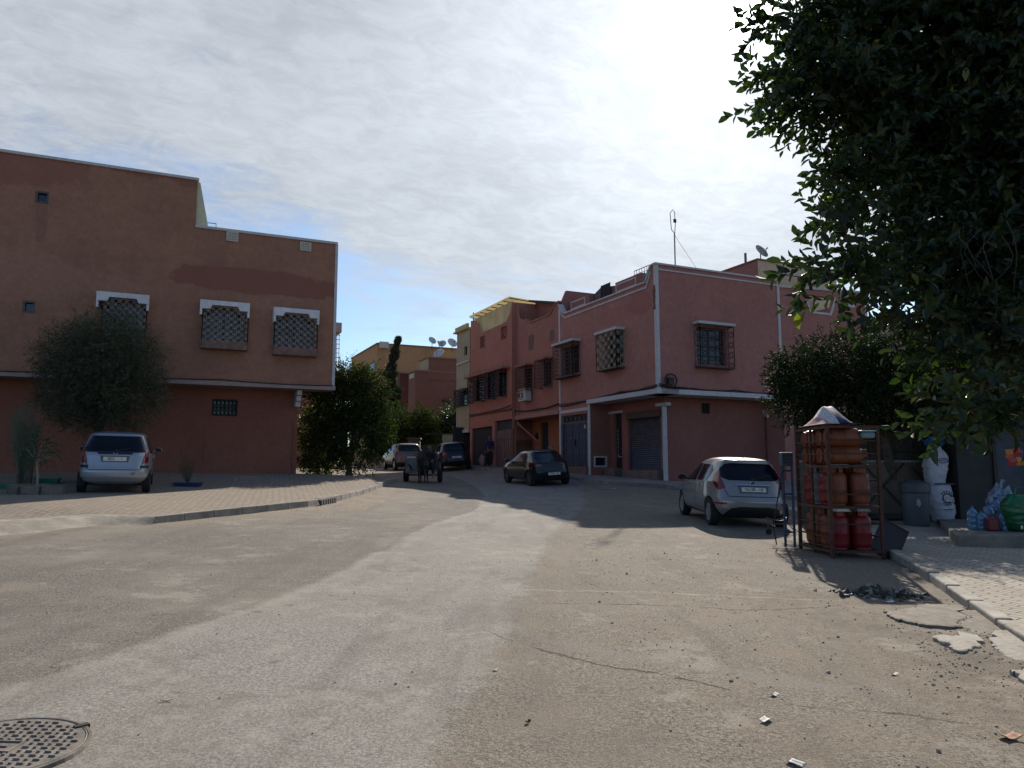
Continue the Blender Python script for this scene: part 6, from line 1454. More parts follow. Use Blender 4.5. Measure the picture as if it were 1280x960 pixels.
# twigs: leaves set alternately along each
def ficus():
    bp = Vector((6.3, 4.6, H(6.3, 4.6)+.1)); root = thing('ficus_tree', 'huge dense ficus filling the upper right of the view, close to the camera', 'tree', bp)
    vol = np.array([b[3]*b[5]*max(.3, b[4])**.4 for b in bl]); pr = vol/vol.sum(); NT = 9800; idx = NR.choice(len(bl), NT, p=pr)
    Ps = []; Ds = []; Ns = []; mbT = MB(); per = 8
    for i, b in enumerate(bl):
        m = int((idx == i).sum()); u = unit(m); r = (.25+.75*NR.random(m)**.6)[:, None]
        wob = 1+.14*np.sin(u[:, :1]*6+i)*np.cos(u[:, 2:3]*5+2*i)
        s = np.array(b[:3])+u*np.array(b[3:6])*r*wob*.92
        d = u*np.array([.9, .7, .35])+unit(m)*.55+np.array([-.18, -.15, -.05]); d /= np.linalg.norm(d, axis=1, keepdims=True)
        ln = .16+.16*NR.random(m); sd_ = np.cross(d, unit(m)); sd_ /= np.linalg.norm(sd_, axis=1, keepdims=True); up_ = np.cross(sd_, d)
        for k in range(per):
            t = (k+.6)/per; pos = s+d*(ln*t)[:, None]; pos[:, 2] -= .03*t*t
            a = 2.4*k; out_ = sd_*cos(a)+up_*sin(a)
            dd = d*(.75 if k < per-1 else 2)+out_*.75+unit(m)*.18+np.array([0, 0, -.12])
            Ps.append(pos); Ds.append(dd); Ns.append(d*1.0-out_*.7+unit(m)*.25+np.array([0, 0, .35]))
        for j in range(0, m, 9):
            if NR.random() < .8: mbT.tube([tuple(s[j]), tuple(s[j]+d[j]*ln[j]*.95)], [.004, .002], 3, cap=False)
    P = np.concatenate(Ps); D = np.concatenate(Ds); Nn = np.concatenate(Ns); n = len(P)
    # keep the near side of the crown clear of the ground in front
    keep = (P[:, 1] > 2.6); P, D, Nn = P[keep], D[keep], Nn[keep]; n = len(P)
    sz = (.62+.5*NR.random(n)); LL = .102*sz; WW = .048*sz
    # the inside of the crown, further back: bigger overlapping leaves
    m = 17000; vol2 = np.array([b[3]*b[5] if (q_i in INNER) else 0. for q_i, b in enumerate(bl)]); ib = NR.choice(len(bl), m, p=vol2/vol2.sum()); B = np.array(bl)[ib]; u = unit(m)*(NR.random(m)**.4)[:, None]
    k_ = 1+.9/B[:, 1]; P2 = B[:, :3]+u*B[:, 3:6]*.72; dy_ = .3+.7*NR.random(m); sc_ = (P2[:, 1]+dy_)/P2[:, 1]; P2[:, 0] = P2[:, 0]*sc_+.12; P2[:, 2] = 1.6+(P2[:, 2]-1.6)*sc_+.10; P2[:, 1] += dy_
    P = np.concatenate([P, P2]); D = np.concatenate([D, unit(m)+np.array([0, 0, -.3])]); Nn = np.concatenate([Nn, unit(m)+np.array([0, -.6, .4])]); LL = np.concatenate([LL, .125*(.8+.4*NR.random(m))]); WW = np.concatenate([WW, .068*(.8+.4*NR.random(m))])
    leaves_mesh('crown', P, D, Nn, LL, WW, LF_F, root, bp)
    mb = MB(); fork = Vector((6.3, 6.6, 2.9)); mb.tube([bp+Vector((0, 0, -.2)), bp+Vector((-.05, .1, .7)), fork], [.34, .25, .22], 12)
    for i, b in enumerate(bl):
        e = Vector(b[:3])+Vector((0, .45, 0)); m_ = fork.lerp(e, .55)+Vector((0, .5, .25)); e = m_.lerp(e, 1.0 if i in INNER else .55); mb.tube([fork, m_, e], [.07, .03, .006], 6)
        for j in range(5 if i in INNER else 0):
            u = Vector(unit(1)[0]); e2 = e+Vector((u.x*b[3], u.y*b[4], u.z*b[5]))*.75; mb.tube([m_.lerp(e, .5+.1*j), e2], [.008, .003], 4)
    mb.build('trunk', BARK, root, smooth=60)
    mbT.build('twigs', BARK, root)
    # hanging air roots
    mb = MB()
    for k in range(9):
        p = at(random.uniform(1195, 1265), random.uniform(270, 300), random.uniform(4.4, 5.2)); l = random.uniform(.25, .6); s_ = random.uniform(-.12, .12)
        mb.tube([p+Vector((s_*sin(t*.9+k)*.7+random.uniform(-.015, .015), 0, -l*t/6)) for t in range(7)], [.0035-.0003*t for t in range(7)], 4)
    mb.build('air_roots', paint('air_root', (.045, .035, .028), .9), root)
ficus()

# young palm, sapling and trays on the left pavement
LF_P = leafmat('palm_leaf', (.030, .045, .022), (.055, .075, .035), .2, .5)
def frond(mb, base_, tip, nl=26, ll=.35, w=.018, sag=.2):
    b = Vector(base_); e = Vector(tip); pts = []
    for k in range(9): t = k/8; q = b.lerp(e, t); q.z -= sag*t*t*(e-b).length*.3; pts.append(q)
    mb.tube(pts, [.012*(1-k/9)+.003 for k in range(9)], 5)
    ax = (e-b).normalized(); sd_ = ax.cross(Vector((0, 1, .2))).normalized()
    for k in range(nl):
        t = .22+.76*k/nl; i = min(7, int(t*8)); f_ = t*8-i; q = pts[i].lerp(pts[i+1], f_)
        for s in (1, -1):
            L = ll*(1-.55*abs(t-.5)*1.6); d = (sd_*s*.75+ax*.8+Vector((0, random.uniform(-.3, .3), random.uniform(-.1, .1)))).normalized(); n_ = d.cross(ax).normalized(); v = ax*w
            mb.add([q-v, q+v, q+d*L+n_*.01], [(0, 1, 2)])
p = at(29, 608, 20.6); z0 = H(p.x, p.y)+.13
root = thing('young_palm', 'young palm of tall upright fronds by the left edge, behind the stone planter', 'palm', (p.x, p.y, z0))
mb = MB(); K = 20.6/FPX
for (tx, ty) in ((22, 500), (35, 497), (44, 510), (18, 515), (30, 520), (48, 525), (38, 535), (25, 540)): q = at(tx, ty, 20.6+random.uniform(-.4, .4)); frond(mb, (p.x+random.uniform(-.12, .12), p.y, z0), q, 34, .45, .016)
mb.build('frond', LF_P, root)
mb = MB(); mb.tube([(p.x-.12, p.y, z0-.1), (p.x-.15, p.y, z0+.7)], [.07, .03], 7); mb.tube([(p.x+.15, p.y, z0-.1), (p.x+.2, p.y, z0+.7)], [.07, .03], 7); mb.build('stem', BARK, root)
q0 = G(46, 617, .12); root = thing('sapling', 'small pale-stemmed sapling growing out of the stone planter', 'sapling', q0)
mb = MB(); tp = at(46, 575, q0.y); mb.tube([q0, q0.lerp(tp, .5)+Vector((.02, 0, 0)), tp], [.035, .028, .02], 7)
for dx, dz in ((-.28, .3), (.25, .28), (.1, .4), (-.1, .35), (.35, .1)): mb.tube([tp-Vector((0, 0, .05)), tp+Vector((dx, 0, dz))], [.014, .005], 5)
mb.build('stem', paint('pale_stem', (.26, .22, .17), .9), root)
P_, D_ = crown([(tp.x, tp.y, tp.z+.25, .42, .35, .26), (tp.x+.3, tp.y, tp.z+.1, .2, .2, .15)], 90, 6, .2, .3); n = len(P_)
leaves_mesh('crown', P_, D_+unit(n)*.5, unit(n), .09*np.ones(n), .03*np.ones(n), LF_P, root, q0, kind='quad')
root = thing('stone_planter', 'low ring of rough grey stone blocks round the sapling', 'planter', q0)
STN = paint('rough_stone', (.17, .145, .12), .95, 0, .4, 5, .9)
for k in range(8):
    a = 2*pi*k/8+.2; M = Matrix.Translation((q0.x+.52*cos(a), q0.y+.40*sin(a), H(q0.x+.52*cos(a), q0.y+.40*sin(a))+.13)) @ Matrix.Rotation(a+pi/2, 4, 'Z')
    mb = MB(); mb.box(-.20, .20, -.09, .09, -.03, .19+random.uniform(-.015, .02), M=M); mb.build('stone_block', STN, root, bevel=.02)
mb = MB(); mb.lathe([(.42, .0), (.42, .12)], 14, Matrix.Translation((q0.x, q0.y, H(q0.x, q0.y)+.13))); mb.build('soil', paint('soil', (.07, .05, .035), .95), root)
def tray(pos, sx, sy, h, label, mat, ang=0.):
    root = thing('plant_tray', label, 'tray', pos, ang, 'trays on the left pavement')
    mb = MB(); t = .02
    mb.hexa([(-sx*.9, -sy*.9, 0), (sx*.9, -sy*.9, 0), (sx*.9, sy*.9, 0), (-sx*.9, sy*.9, 0), (-sx, -sy, h), (sx, -sy, h), (sx, sy, h), (-sx, sy, h)])
    mb.build('basin', mat, root, local=True)
    mb = MB(); mb.box(-sx-.02, sx+.02, -sy-.02, -sy+t, h-.01, h+.02); mb.box(-sx-.02, sx+.02, sy-t, sy+.02, h-.01, h+.02); mb.box(-sx-.02, -sx+t, -sy+t, sy-t, h-.01, h+.02); mb.box(sx-t, sx+.02, -sy+t, sy-t, h-.01, h+.02); mb.build('rim', mat, root, local=True)
    mb = MB(); mb.box(-sx+.02, sx-.02, -sy+.02, sy-.02, h-.02, h+.008); mb.build('soil', paint('soil', (.07, .05, .035)), root, local=True)
g = G(233, 608, .13); tray((g.x, g.y+.1, H(g.x, g.y)+.13), .36, .2, .09, 'blue tray around the small palm seedling', paint('blue_plastic', (.015, .04, .16), .5), radians(10))
g2 = G(8, 611, .13); tray((g2.x, g2.y+.1, H(g2.x, g2.y)+.13), .30, .2, .12, 'green tray at the left edge beside the young palm', paint('green_plastic', (.01, .12, .06), .5))
g3 = G(57, 604, .13); tray((g3.x, g3.y+.1, H(g3.x, g3.y)+.13), .28, .2, .12, 'green tray behind the stone planter', paint('green_plastic', (.01, .12, .06), .5), .4)
z0 = g.z; root = thing('palm_seedling', 'spindly palm seedling standing in the blue tray', 'palm', (g.x, g.y+.1, z0))
mb = MB()
for (tx, ty) in ((226, 560), (232, 567), (238, 572), (224, 578), (243, 575)): q = at(tx, ty, g.y+.1); frond(mb, (g.x, g.y+.1, z0), q, 16, .16, .008, .1)
mb.build('frond', LF_P, root); mb = MB(); mb.tube([(g.x, g.y+.1, z0), (g.x, g.y+.1, z0+.25)], [.035, .02], 6); mb.build('stem', BARK, root)

# ================================================================ gas bottle rack
A_ = G(1041, 698); Bq = G(1104, 697); C_ = G(993, 676)
fx = Vector((cos(radians(1.5)), sin(radians(1.5)), 0)); fw = .80; dl = 1.22; 
fy = Vector((-fx.y, fx.x, 0))
# depth direction is square to the front
rz0 = H(A_.x, A_.y); TOP = 2.06
ang = math.atan2(fx.y, fx.x)
RUST = paint('rusty_frame', (.085, .034, .024), .8, 0, .5, 6, .3, dirt=((.05, .022, .016), .6))
rack = thing('gas_bottle_rack', 'tall rusty steel cage rack full of gas bottles at the right kerb', 'rack', (A_.x, A_.y, rz0), ang)
def RB(x, y, z): v = A_+fx*x+fy*y; return (v.x, v.y, rz0+z)
def bar(mb, a, b, r=.016): mb.tube([a, b], r, 4)
mb = MB()
for (x, y) in ((0, 0), (fw, 0), (0, dl), (fw, dl)):
    mb = MB(); mb.box(x-.025, x+.025, y-.025, y+.025, -.06, TOP); mb.build('post', RUST, rack, local=True)
LV = [.10, .78, 1.42, TOP-.02]          # shelf heights
mb = MB()
for z in LV:
    for y in (0, dl): mb.box(0.026, fw-.026, y-.02, y+.02, z-.02, z+.02)
    for x in (0, fw): mb.box(x-.02, x+.02, 0.026, dl-.026, z-.021, z+.019)
mb.build('shelf_frame', RUST, rack, local=True)
mb = MB()
for z in LV[:3]:
    for k in range(1, 9): mb.box(.02, fw-.02, dl*k/9-.015, dl*k/9+.015, z-.012, z+.012)
mb.build('shelf_slats', RUST, rack, local=True)
mb = MB()
for z in (.32, .52, .98, 1.20, 1.62, 1.82):
    mb.box(-.012, .012, .026, dl-.026, z-.012, z+.012); mb.box(fw-.012, fw+.012, .026, dl-.026, z-.012, z+.012); 
    if z > 1.5 or z in (.52, .98): mb.box(.026, fw-.026, -.012, .012, z-.010, z+.010); mb.box(.026, fw-.026, dl-.012, dl+.012, z-.010, z+.010)
for y in (dl*.52,): mb.box(-.018, .018, y-.015, y+.015, -.02, TOP-.04)
mb.build('guard_rail', RUST, rack, local=True)
ORG = paint('orange_bottle', (.19, .05, .02), .5, 0, .25, 5, .05, dirt=((.17, .06, .03), .6)); RED = paint('red_bottle', (.20, .010, .014), .42, 0, .2, 4, dirt=((.18, .02, .02), .5)); GRYB = paint('grey_bottle', (.12, .15, .17), .5, 0, .2, 4)
BRASS = paint('valve_brass', (.30, .22, .10), .4, .8, .2)
protos = {}
def bottle(x, y, z, mat, label, big=True, lie=None, group='gas bottles in the rack'):
    key = (mat.name, big)
    if key not in protos:
        r, h = (.154, .535) if big else (.105, .26)
        root = thing('gas_bottle', '', 'gas bottle', (0, 0, 0))
        mb = MB(); mb.lathe([(r*.80, .0), (r*.82, .02), (r*.80, .03), (r*.93, .05), (r, .10), (r, h*.47), (r*1.012, h*.475), (r*1.012, h*.495), (r, h*.50), (r, h-.10), (r*.93, h-.05), (r*.7, h-.015), (r*.3, h)], 24); mb.build('body', mat, root, local=True, smooth=35)
        mb = MB()
        for k in range(24):
            a0 = 2*pi*k/24; a1 = 2*pi*(k+1)/24
            if k % 8 in (3, 4): continue
            R_ = r*.62; mb.hexa([(R_*cos(a0), R_*sin(a0), h-.02), (R_*cos(a1), R_*sin(a1), h-.02), ((R_+.008)*cos(a1), (R_+.008)*sin(a1), h-.02), ((R_+.008)*cos(a0), (R_+.008)*sin(a0), h-.02),
                                 (R_*cos(a0), R_*sin(a0), h+.07), (R_*cos(a1), R_*sin(a1), h+.07), ((R_+.008)*cos(a1), (R_+.008)*sin(a1), h+.07), ((R_+.008)*cos(a0), (R_+.008)*sin(a0), h+.07)])
        mb.build('collar', mat, root, local=True)
        mb = MB(); mb.lathe([(.018, h-.01), (.018, h+.05), (.028, h+.05), (.028, h+.065), (.001, h+.07)], 10); mb.tube([(0, 0, h+.03), (.05, 0, h+.03)], .012, 6); mb.build('valve', BRASS, root, local=True)
        protos[key] = root; c = root
    else: c = copy_tree(protos[key])
    v = RB(x, y, z); c.location = v; c['label'] = label; c['group'] = group
    c.rotation_euler = (0, 0, ang+random.uniform(-3, 3))
    if lie: 
        c.rotation_euler = Matrix.Rotation(ang+lie, 4, 'Z').to_3x3().to_4x4().to_euler(); c.rotation_euler = (Matrix.Rotation(ang, 4, 'Z') @ Matrix.Rotation(pi/2, 4, 'Y')).to_euler()
    return c
s0 = LV[0]+.02
for i, x in enumerate((.17, .53)): bottle(x+.03, .19, s0, RED, ('left', 'right')[i]+' one of the two red gas bottles at the front of the bottom shelf')
for j, y in enumerate((.48, .77, 1.05)):
    bottle(.20, y, s0, ORG, 'orange gas bottle on the bottom shelf, %s from the front along the open side' % ('second', 'third', 'rearmost')[j]); bottle(.56, y, s0, ORG, 'orange gas bottle on the inner row of the bottom shelf, %s row back' % ('second', 'third', 'last')[j])
s0 = LV[1]+.02
for i, x in enumerate((.17, .53)): bottle(x+.03, .19, s0, ORG, ('left', 'right')[i]+' one of the two orange gas bottles at the front of the middle shelf')
for j, (y, m_, nm) in enumerate(((.48, RED, 'red gas bottle on the middle shelf just behind the front pair'), (.77, GRYB, 'grey-blue gas bottle on the middle shelf'), (1.05, RED, 'red gas bottle on the middle shelf behind the grey-blue one'))): bottle(.20, y, s0, m_, nm)
for j, y in enumerate((.48, .77, 1.05)): bottle(.56, y, s0, ORG, 'orange gas bottle on the inner row of the middle shelf, %s row back' % ('second', 'third', 'last')[j])
# top shelf: bottles lying on their sides in two layers
s0 = LV[2]+.02
for lay in range(2):
    for j in range(4):
        y = .165+.297*j
        c = bottle(.06, y, s0+.155+.285*lay, ORG, 'orange gas bottle lying on the top shelf, %s layer, %s from the front' % (('lower', 'upper')[lay], ('first', 'second', 'third', 'fourth', 'fifth')[j]), lie=.001)
# small items
for i, (x, y, m_, lb) in enumerate(((.30, .5, RED, 'small red camping bottle standing between the shelves'),)):
    bottle(.2, 1.52, LV[0]+.56, RED, lb, False) if False else None
def burner(x, y, z, mat, label):
    v = RB(x, y, z); root = thing('gas_burner', label, 'burner', v, ang, 'burners between the shelves')
    mb = MB(); mb.box(-.12, .12, -.09, .09, 0, .06); mb.build('body', mat, root, local=True, bevel=.012)
    mb = MB(); mb.lathe([(.06, .06), (.065, .075), (.05, .09), (.001, .095)], 14); mb.build('burner_head', IRON_D, root, local=True)
    mb = MB(); mb.tube([(.10, -.09, .03), (.10, -.12, .03)], .018, 8); mb.build('knob', TRIM, root, local=True)
for (x, y, z, m_, l) in ((.22, .10, LV[0]+.612, paint('enamel_white', (.5, .5, .48), .4), 'white burner lying above the left red bottle'), (.55, .10, LV[0]+.612, paint('enamel_grey', (.22, .22, .23), .4), 'grey burner lying above the right red bottle'), (.22, .12, LV[1]+.612, paint('enamel_grey', (.22, .22, .23)), 'grey burner above the left bottle of the middle shelf'), (.55, .12, LV[1]+.612, paint('enamel_black', (.02, .02, .025), .4), 'black burner above the right bottle of the middle shelf'), (.2, 1.0, LV[1]+.612, paint('enamel_cream', (.35, .31, .26), .5), 'cream burner above the rear bottles of the middle shelf')): burner(x, y, z, m_, l)
v = RB(.62, .06, LV[2]+.44); root = thing('plastic_box', 'pale blue plastic box with rounded lid at the right of the top shelf', 'box', v, ang)
mb = MB(); mb.box(-.08, .15, -.08, .12, 0, .10); mb.build('tub', paint('pale_blue_plastic', (.14, .23, .27), .45), root, local=True, bevel=.03)
mb = MB(); mb.box(-.09, .16, -.09, .13, .101, .125); mb.build('lid', paint('pale_blue_lid', (.22, .32, .36), .4), root, local=True, bevel=.02)
v = RB(.66, 1.0, LV[2]+.02); root = thing('cardboard_crate', 'dark crate under the pale blue box on the top shelf', 'crate', v, ang)
mb = MB(); mb.box(-.15, .15, -.12, .14, 0, .21); mb.build('crate_body', paint('dark_crate', (.07, .045, .035), .8), root, local=True); mb = MB(); mb.box(-.16, .16, -.13, .15, .19, .215); mb.build('crate_rim', RUST, root, local=True)
# folded sheet on top
v = RB(.0, .0, TOP); root = thing('folded_tarpaulin', 'pink, white and navy tarpaulin draped over crates on top of the rack', 'tarpaulin', v, ang)
def drape(name, x0, x1, mat, seed):
    mb = MB(); nx, ny = 14, 14
    for j in range(ny+1):
        for i in range(nx+1):
            x = x0+(x1-x0)*i/nx; y = -.05+1.05*j/ny
            h = .40*max(0, 1-abs((y-.5)/.6)**1.3)*max(0, min(1, (x+.08)/.36))*max(0, min(1, (.86-x)/.34)); h += .018*mnoise.noise(Vector((x*9+seed, y*7, 1)))
            mb.v.append((x*.62, y, max(.03, h*.85)+.004))
    w = nx+1
    for j in range(ny):
        for i in range(nx): a = j*w+i; mb.f.append((a, a+1, a+w+1, a+w)); mb.mi.append(0)
    o = mb.build(name, mat, root, local=True, smooth=60); sl = o.modifiers.new('s', 'SOLIDIFY'); sl.thickness = .01
drape('pink_sheet', -.06, .10, paint('pink_cloth', (.42, .24, .26), .85, 0, .3, 20), 1); drape('white_sheet', .10, .30, paint('white_cloth', (.58, .56, .56), .85, 0, .2, 25, dirt=((.2, .18, .2), .5)), 1); drape('navy_sheet', .30, .84, paint('navy_cloth', (.018, .02, .10), .7, 0, .3, 8), 1)
# blue frame with a box, beside the rack
BLU = paint('blue_paint_iron', (.03, .055, .14), .55, .1, .4, 6, dirt=((.06, .04, .03), .5))
v = RB(-.13, 1.30, 0); zz = H(v[0], v[1]); root = thing('metal_stand', 'blue pipe stand with a grey-blue meter box, left of the gas bottle rack', 'stand', (v[0], v[1], zz), ang)
mb = MB()
for x in (-.10, .06): mb.tube([(x, 0, 0), (x, 0, 1.38)], .022, 6)
for z in (.25, .9, 1.3): mb.tube([(-.10, 0, z), (.06, 0, z)], .016, 6)
mb.build('frame', BLU, root, local=True)
mb = MB(); mb.box(-.14, .06, -.08, .06, 1.38, 1.62); bx = mb.build('meter_box', paint('slate_box', (.06, .08, .11), .6, 0, .3), root, local=True, bevel=.012)
mb = MB()
for i in range(3):
    for j in range(3): mb.box(-.115+.06*i, -.09+.06*i, -.088, -.08, 1.43+.06*j, 1.45+.06*j)
mb.build('vent_holes', TRIM, bx, local=True)
mb = MB(); mb.tube([(-.12, -.02, 1.3), (-.34, -.1, .35), (-.30, -.12, .05)], .011, 5); mb.build('hose', TRIM, root, local=True)
# little handcart by the silver car's corner
v = G(972, 668); root = thing('hand_trolley', 'small bent wire hand trolley on the ground behind the silver hatchback', 'trolley', v, .3)
GRM = paint('dull_wire', (.13, .12, .11), .6, .5, .3, 8); mb = MB()
mb.tube([(.22*cos(t*pi/8)-.02, .12*sin(t*pi/8), .30+.03*cos(t*pi/4)) for t in range(17)], .011, 5, cap=False)
mb.tube([(-.22, 0, .30), (-.20, .0, .06)], .012, 5); mb.tube([(.20, 0, .28), (.24, .02, .03)], .012, 5); mb.tube([(-.20, 0, .08), (.25, .05, .06), (.42, .0, .02)], .012, 5); mb.tube([(-.16, -.08, .22), (.2, -.08, .20), (.40, -.05, .02)], .010, 5); mb.tube([(.0, .1, .30), (.34, .1, .22), (.52, .05, .03)], .010, 5); mb.build('frame', GRM, root, local=True)
mb = MB(); 
for x in (-.20,): mb.lathe([(.02, -.02), (.055, -.02), (.06, 0), (.055, .02), (.02, .02)], 14, Matrix.Translation((x, 0, .06)) @ Matrix.Rotation(pi/2, 4, 'X'))
mb.build('wheel', TYRE, root, local=True)
v = G(943, 662); 
# leaning black board at the rack's right
v = RB(fw+.02, .25, 0); root = thing('leaning_board', 'black framed board leaning against the right side of the rack', 'board', (v[0], v[1], H(v[0], v[1])+.08), ang)
M = Matrix.Rotation(radians(-28), 4, 'X') @ Matrix.Rotation(radians(35), 4, 'Y')
mb = MB(); mb.box(-.10, .30, .0, .03, .02, .62, M=M); b_ = mb.build('panel', paint('black_board', (.012, .012, .014), .5), root, local=True)
mb = MB()
for q in ((-.12, -.10, 0, .64), (.30, .32, 0, .64), (-.10, .30, 0, .02), (-.10, .30, .62, .64)): mb.box(q[0], q[1], -.006, .036, q[2], q[3], M=M)
mb.build('frame', TRIM, root, local=True)

# ================================================================ yard wall, reed fence, kiosk, step at the right
yl = at(1040, 600, 17.6); Fw = Frame((5.6, 17.7), (cos(radians(6)), sin(radians(6))), 1)
z_b = H(8, 17); wx0 = Fw.uv(1082, 600)[0]; wx1 = Fw.uv(1186, 600)[0]; ztop = Fw.uv(1130, 578)[1]
root = thing('yard_wall', 'low stained concrete wall with dark cross braces behind the grey barrel', 'wall', (*Fw.P(wx0, 0, 0)[:2], z_b))
mb = MB(); mb.fbox(Fw, wx0-1.6, wx1+.4, z_b-.3, ztop, -.2, 0); mb.build('wall_body', plaster('stained_wall', (.15, .12, .09), .75, gstr=.5, streak=.6), root)
mb = MB(); mb.fbox(Fw, wx0-1.6, wx1+.4, ztop, ztop+.05, -.23, .03); mb.build('coping', CONC, root)
mb = MB(); zb_ = z_b+.15
for a, b in ((wx0+.0, wx0+.95), (wx1-.95, wx1)): mb.tube([Fw.P(a, zb_+.35, .05), Fw.P(b, ztop-.02, .05)], .014, 5); mb.tube([Fw.P(a, ztop-.1, .04), Fw.P(b, zb_+.2, .04)], .014, 5)
mb.fbox(Fw, wx0-.4, wx1, z_b+.18, z_b+.28, .002, .3)
mb.build('brace', IRON_D, root)
REED = paint('reed', (.085, .075, .060), .9, 0, .5, 14)
root = thing('reed_fence', 'dark reed screen standing on the concrete wall under the tree', 'fence', Fw.P(wx0, ztop+.05, -.1))
mb = MB(); x = wx0-1.6; zr = Fw.uv(1110, 518)[1]
while x < wx1+.4:
    r = random.uniform(.008, .014); h = zr+random.uniform(-.06, .08); mb.tube([Fw.P(x, ztop+.05, -.1+random.uniform(-.01, .01)), Fw.P(x+random.uniform(-.02, .02), h, -.1)], r, 4); x += r*2.3
mb.build('reeds', REED, root)
mb = MB()
for z in (ztop+.25, ztop+.8): mb.tube([Fw.P(wx0-1.6, z, -.07), Fw.P(wx1+.4, z, -.07)], .012, 5)
mb.build('binding_wire', IRON_D, root)
mb = MB(); mb.fbox(Fw, wx0-1.6, wx1+.4, ztop+.05, zr-.1, -.20, -.14); mb.build('backing_sheet', paint('dark_backing', (.012, .014, .014), .9), root)
# step
S0 = G(1197, 683, .12); S1 = G(1170, 652, .12); sz_ = .17
e1 = Vector((1, .06, 0)).normalized(); mb = MB(); zt_ = S0.z+sz_+.01
q = [S0, S0+e1*6, S0+e1*6+Vector((0, 3.6, 0)), S1+Vector((0, 1.0, 0)), S1]
def ring(z): return [(p.x, p.y, z) for p in q]
mb.v = ring(S0.z-.25)+ring(zt_); n = len(q); mb.f = [tuple(range(n, 2*n)), tuple(range(n-1, -1, -1))]+[(i, (i+1) % n, n+(i+1) % n, n+i) for i in range(n)]; mb.mi = [0]*len(mb.f)
o = mb.build('concrete_step', paint('step_concrete', (.20, .175, .145), .95, 0, .3, 2.2, .7, dirt=((.09, .075, .06), .6)), loc=(S0.x, S0.y, S0.z), bevel=.025); tag(o, 'long low concrete step in front of the kiosk at the right edge', 'step')
# kiosk
K0 = at(1198, 600, 17.3); Fk = Frame((K0.x, 17.3), (1, .06), 1); zk = zt_
root = thing('kiosk', 'dark shuttered kiosk front behind the sacks and water bottles at the right', 'kiosk', (K0.x, 17.3, zk))
KM = paint('kiosk_sheet', (.028, .027, .028), .7, 0, .3, 3, dirt=((.05, .04, .03), .5))
mb = MB(); wall(mb, Fk, 0, 7, zk-.4, zk+2.9, [(.9, 1.9, zk+.0, zk+2.1), (2.3, 4.2, zk+.8, zk+2.1)], 0, .15); mb.fbox(Fk, 0, 7, zk+2.9, zk+3.0, -3, .5); mb.add([Fk.P(0, zk-.4, 0), Fk.P(0, zk-.4, -3), Fk.P(0, zk+2.9, -3), Fk.P(0, zk+2.9, 0)], [(0, 1, 2, 3)])
mb.build('wall', KM, root)
mb = MB(); mb.fbox(Fk, .9, 1.9, zk, zk+2.1, -.18, -.14); mb.build('door', paint('steel_blue_door', (.045, .055, .075), .6, 0, .3), root)
mb = MB(); mb.fbox(Fk, 2.3, 4.2, zk+.8, zk+2.1, -.18, -.15); mb.build('window', BLACK, root)
mb = MB(); mb.fbox(Fk, .82, .9, zk, zk+2.1, .001, .05); mb.fbox(Fk, 1.9, 1.98, zk, zk+2.1, .001, .05); mb.build('door_frame', IRON_D, root)

# grey barrel
g = G(1146, 657, .12); root = thing('plastic_barrel', 'grey lidded barrel with a pale splash beside the stacked sacks', 'barrel', g)
GR = paint('grey_barrel', (.085, .095, .11), .55, 0, .25, 3, dirt=((.05, .05, .05), .4)); r = .285
mb = MB(); mb.lathe([(r*.86, 0), (r*.9, .02), (r*.95, .55), (r*.99, .78)], 28); mb.build('drum', GR, root, local=True, smooth=40)
mb = MB(); mb.lathe([(r*1.02, .70), (r*1.08, .72), (r*1.08, .90), (r*1.0, .93), (r*.3, .98), (.001, .985)], 28); mb.build('lid', paint('grey_lid', (.06, .065, .07), .5, 0, .3), root, local=True, smooth=40)
mb = MB(); pts = []
for k in range(12):
    a = -pi/2-.25+.16*cos(2*pi*k/12)*(1+.3*sin(3*k)); z = .50+.085*sin(2*pi*k/12)*(1+.3*cos(2*k)); rr_ = r*.955; pts.append((rr_*cos(a), rr_*sin(a), z))
mb.add(pts, [tuple(range(12))]); mb.build('splash', paint('pale_splash', (.33, .33, .34), .8), root, local=True)

# sacks: woven bags with a tied or folded mouth
SACK = paint('woven_sack', (.52, .50, .55), .85, 0, .16, 14, .35, dirt=((.32, .29, .30), .5))
def sack(pos, w, d, h, label, seed, neck=.55, rz=0., name='sack', cat='sack', group='white sacks stacked beside the barrel', mat=None):
    root = thing(name, label, cat, pos, rz, group); mb = MB(); seg = 40; rows = 30
    for j in range(rows+1):
        t = j/rows; 
        prof = (.80+.28*sin(min(1, t*1.5)*pi*.62)) if t < .72 else (.80+.28*sin(min(1, t*1.5)*pi*.62))*(1-(1-neck)*sst((t-.72)/.28))
        if t < .05: prof *= .86+2.8*t
        for k in range(seg):
            a = 2*pi*k/seg; ca, sa = cos(a), sin(a); e = .72
            x = math.copysign(abs(ca)**e, ca)*w/2*prof; y = math.copysign(abs(sa)**e, sa)*d/2*prof
            f = 1+.07*mnoise.noise(Vector((ca*2+seed, sa*2, t*5)))+.035*mnoise.noise(Vector((ca*5, sa*5+seed, t*16)))+.018*sin(t*38+3*ca+seed)
            f -= .07*exp(-((t-.45-.05*ca)/.03)**2)
            mb.v.append((x*f+.03*sin(t*4+seed), y*f, h*t+.01*sin(3*a+seed)*(t > .95)))
    for j in range(rows):
        for k in range(seg): mb.f.append((j*seg+k, j*seg+(k+1) % seg, (j+1)*seg+(k+1) % seg, (j+1)*seg+k)); mb.mi.append(0)
    mb.f.append(tuple(range(seg-1, -1, -1))); mb.f.append(tuple(range(rows*seg, rows*seg+seg))); mb.mi += [0, 0]
    o = mb.build(name+'_body', mat or SACK, root, local=True, smooth=70); return root, o
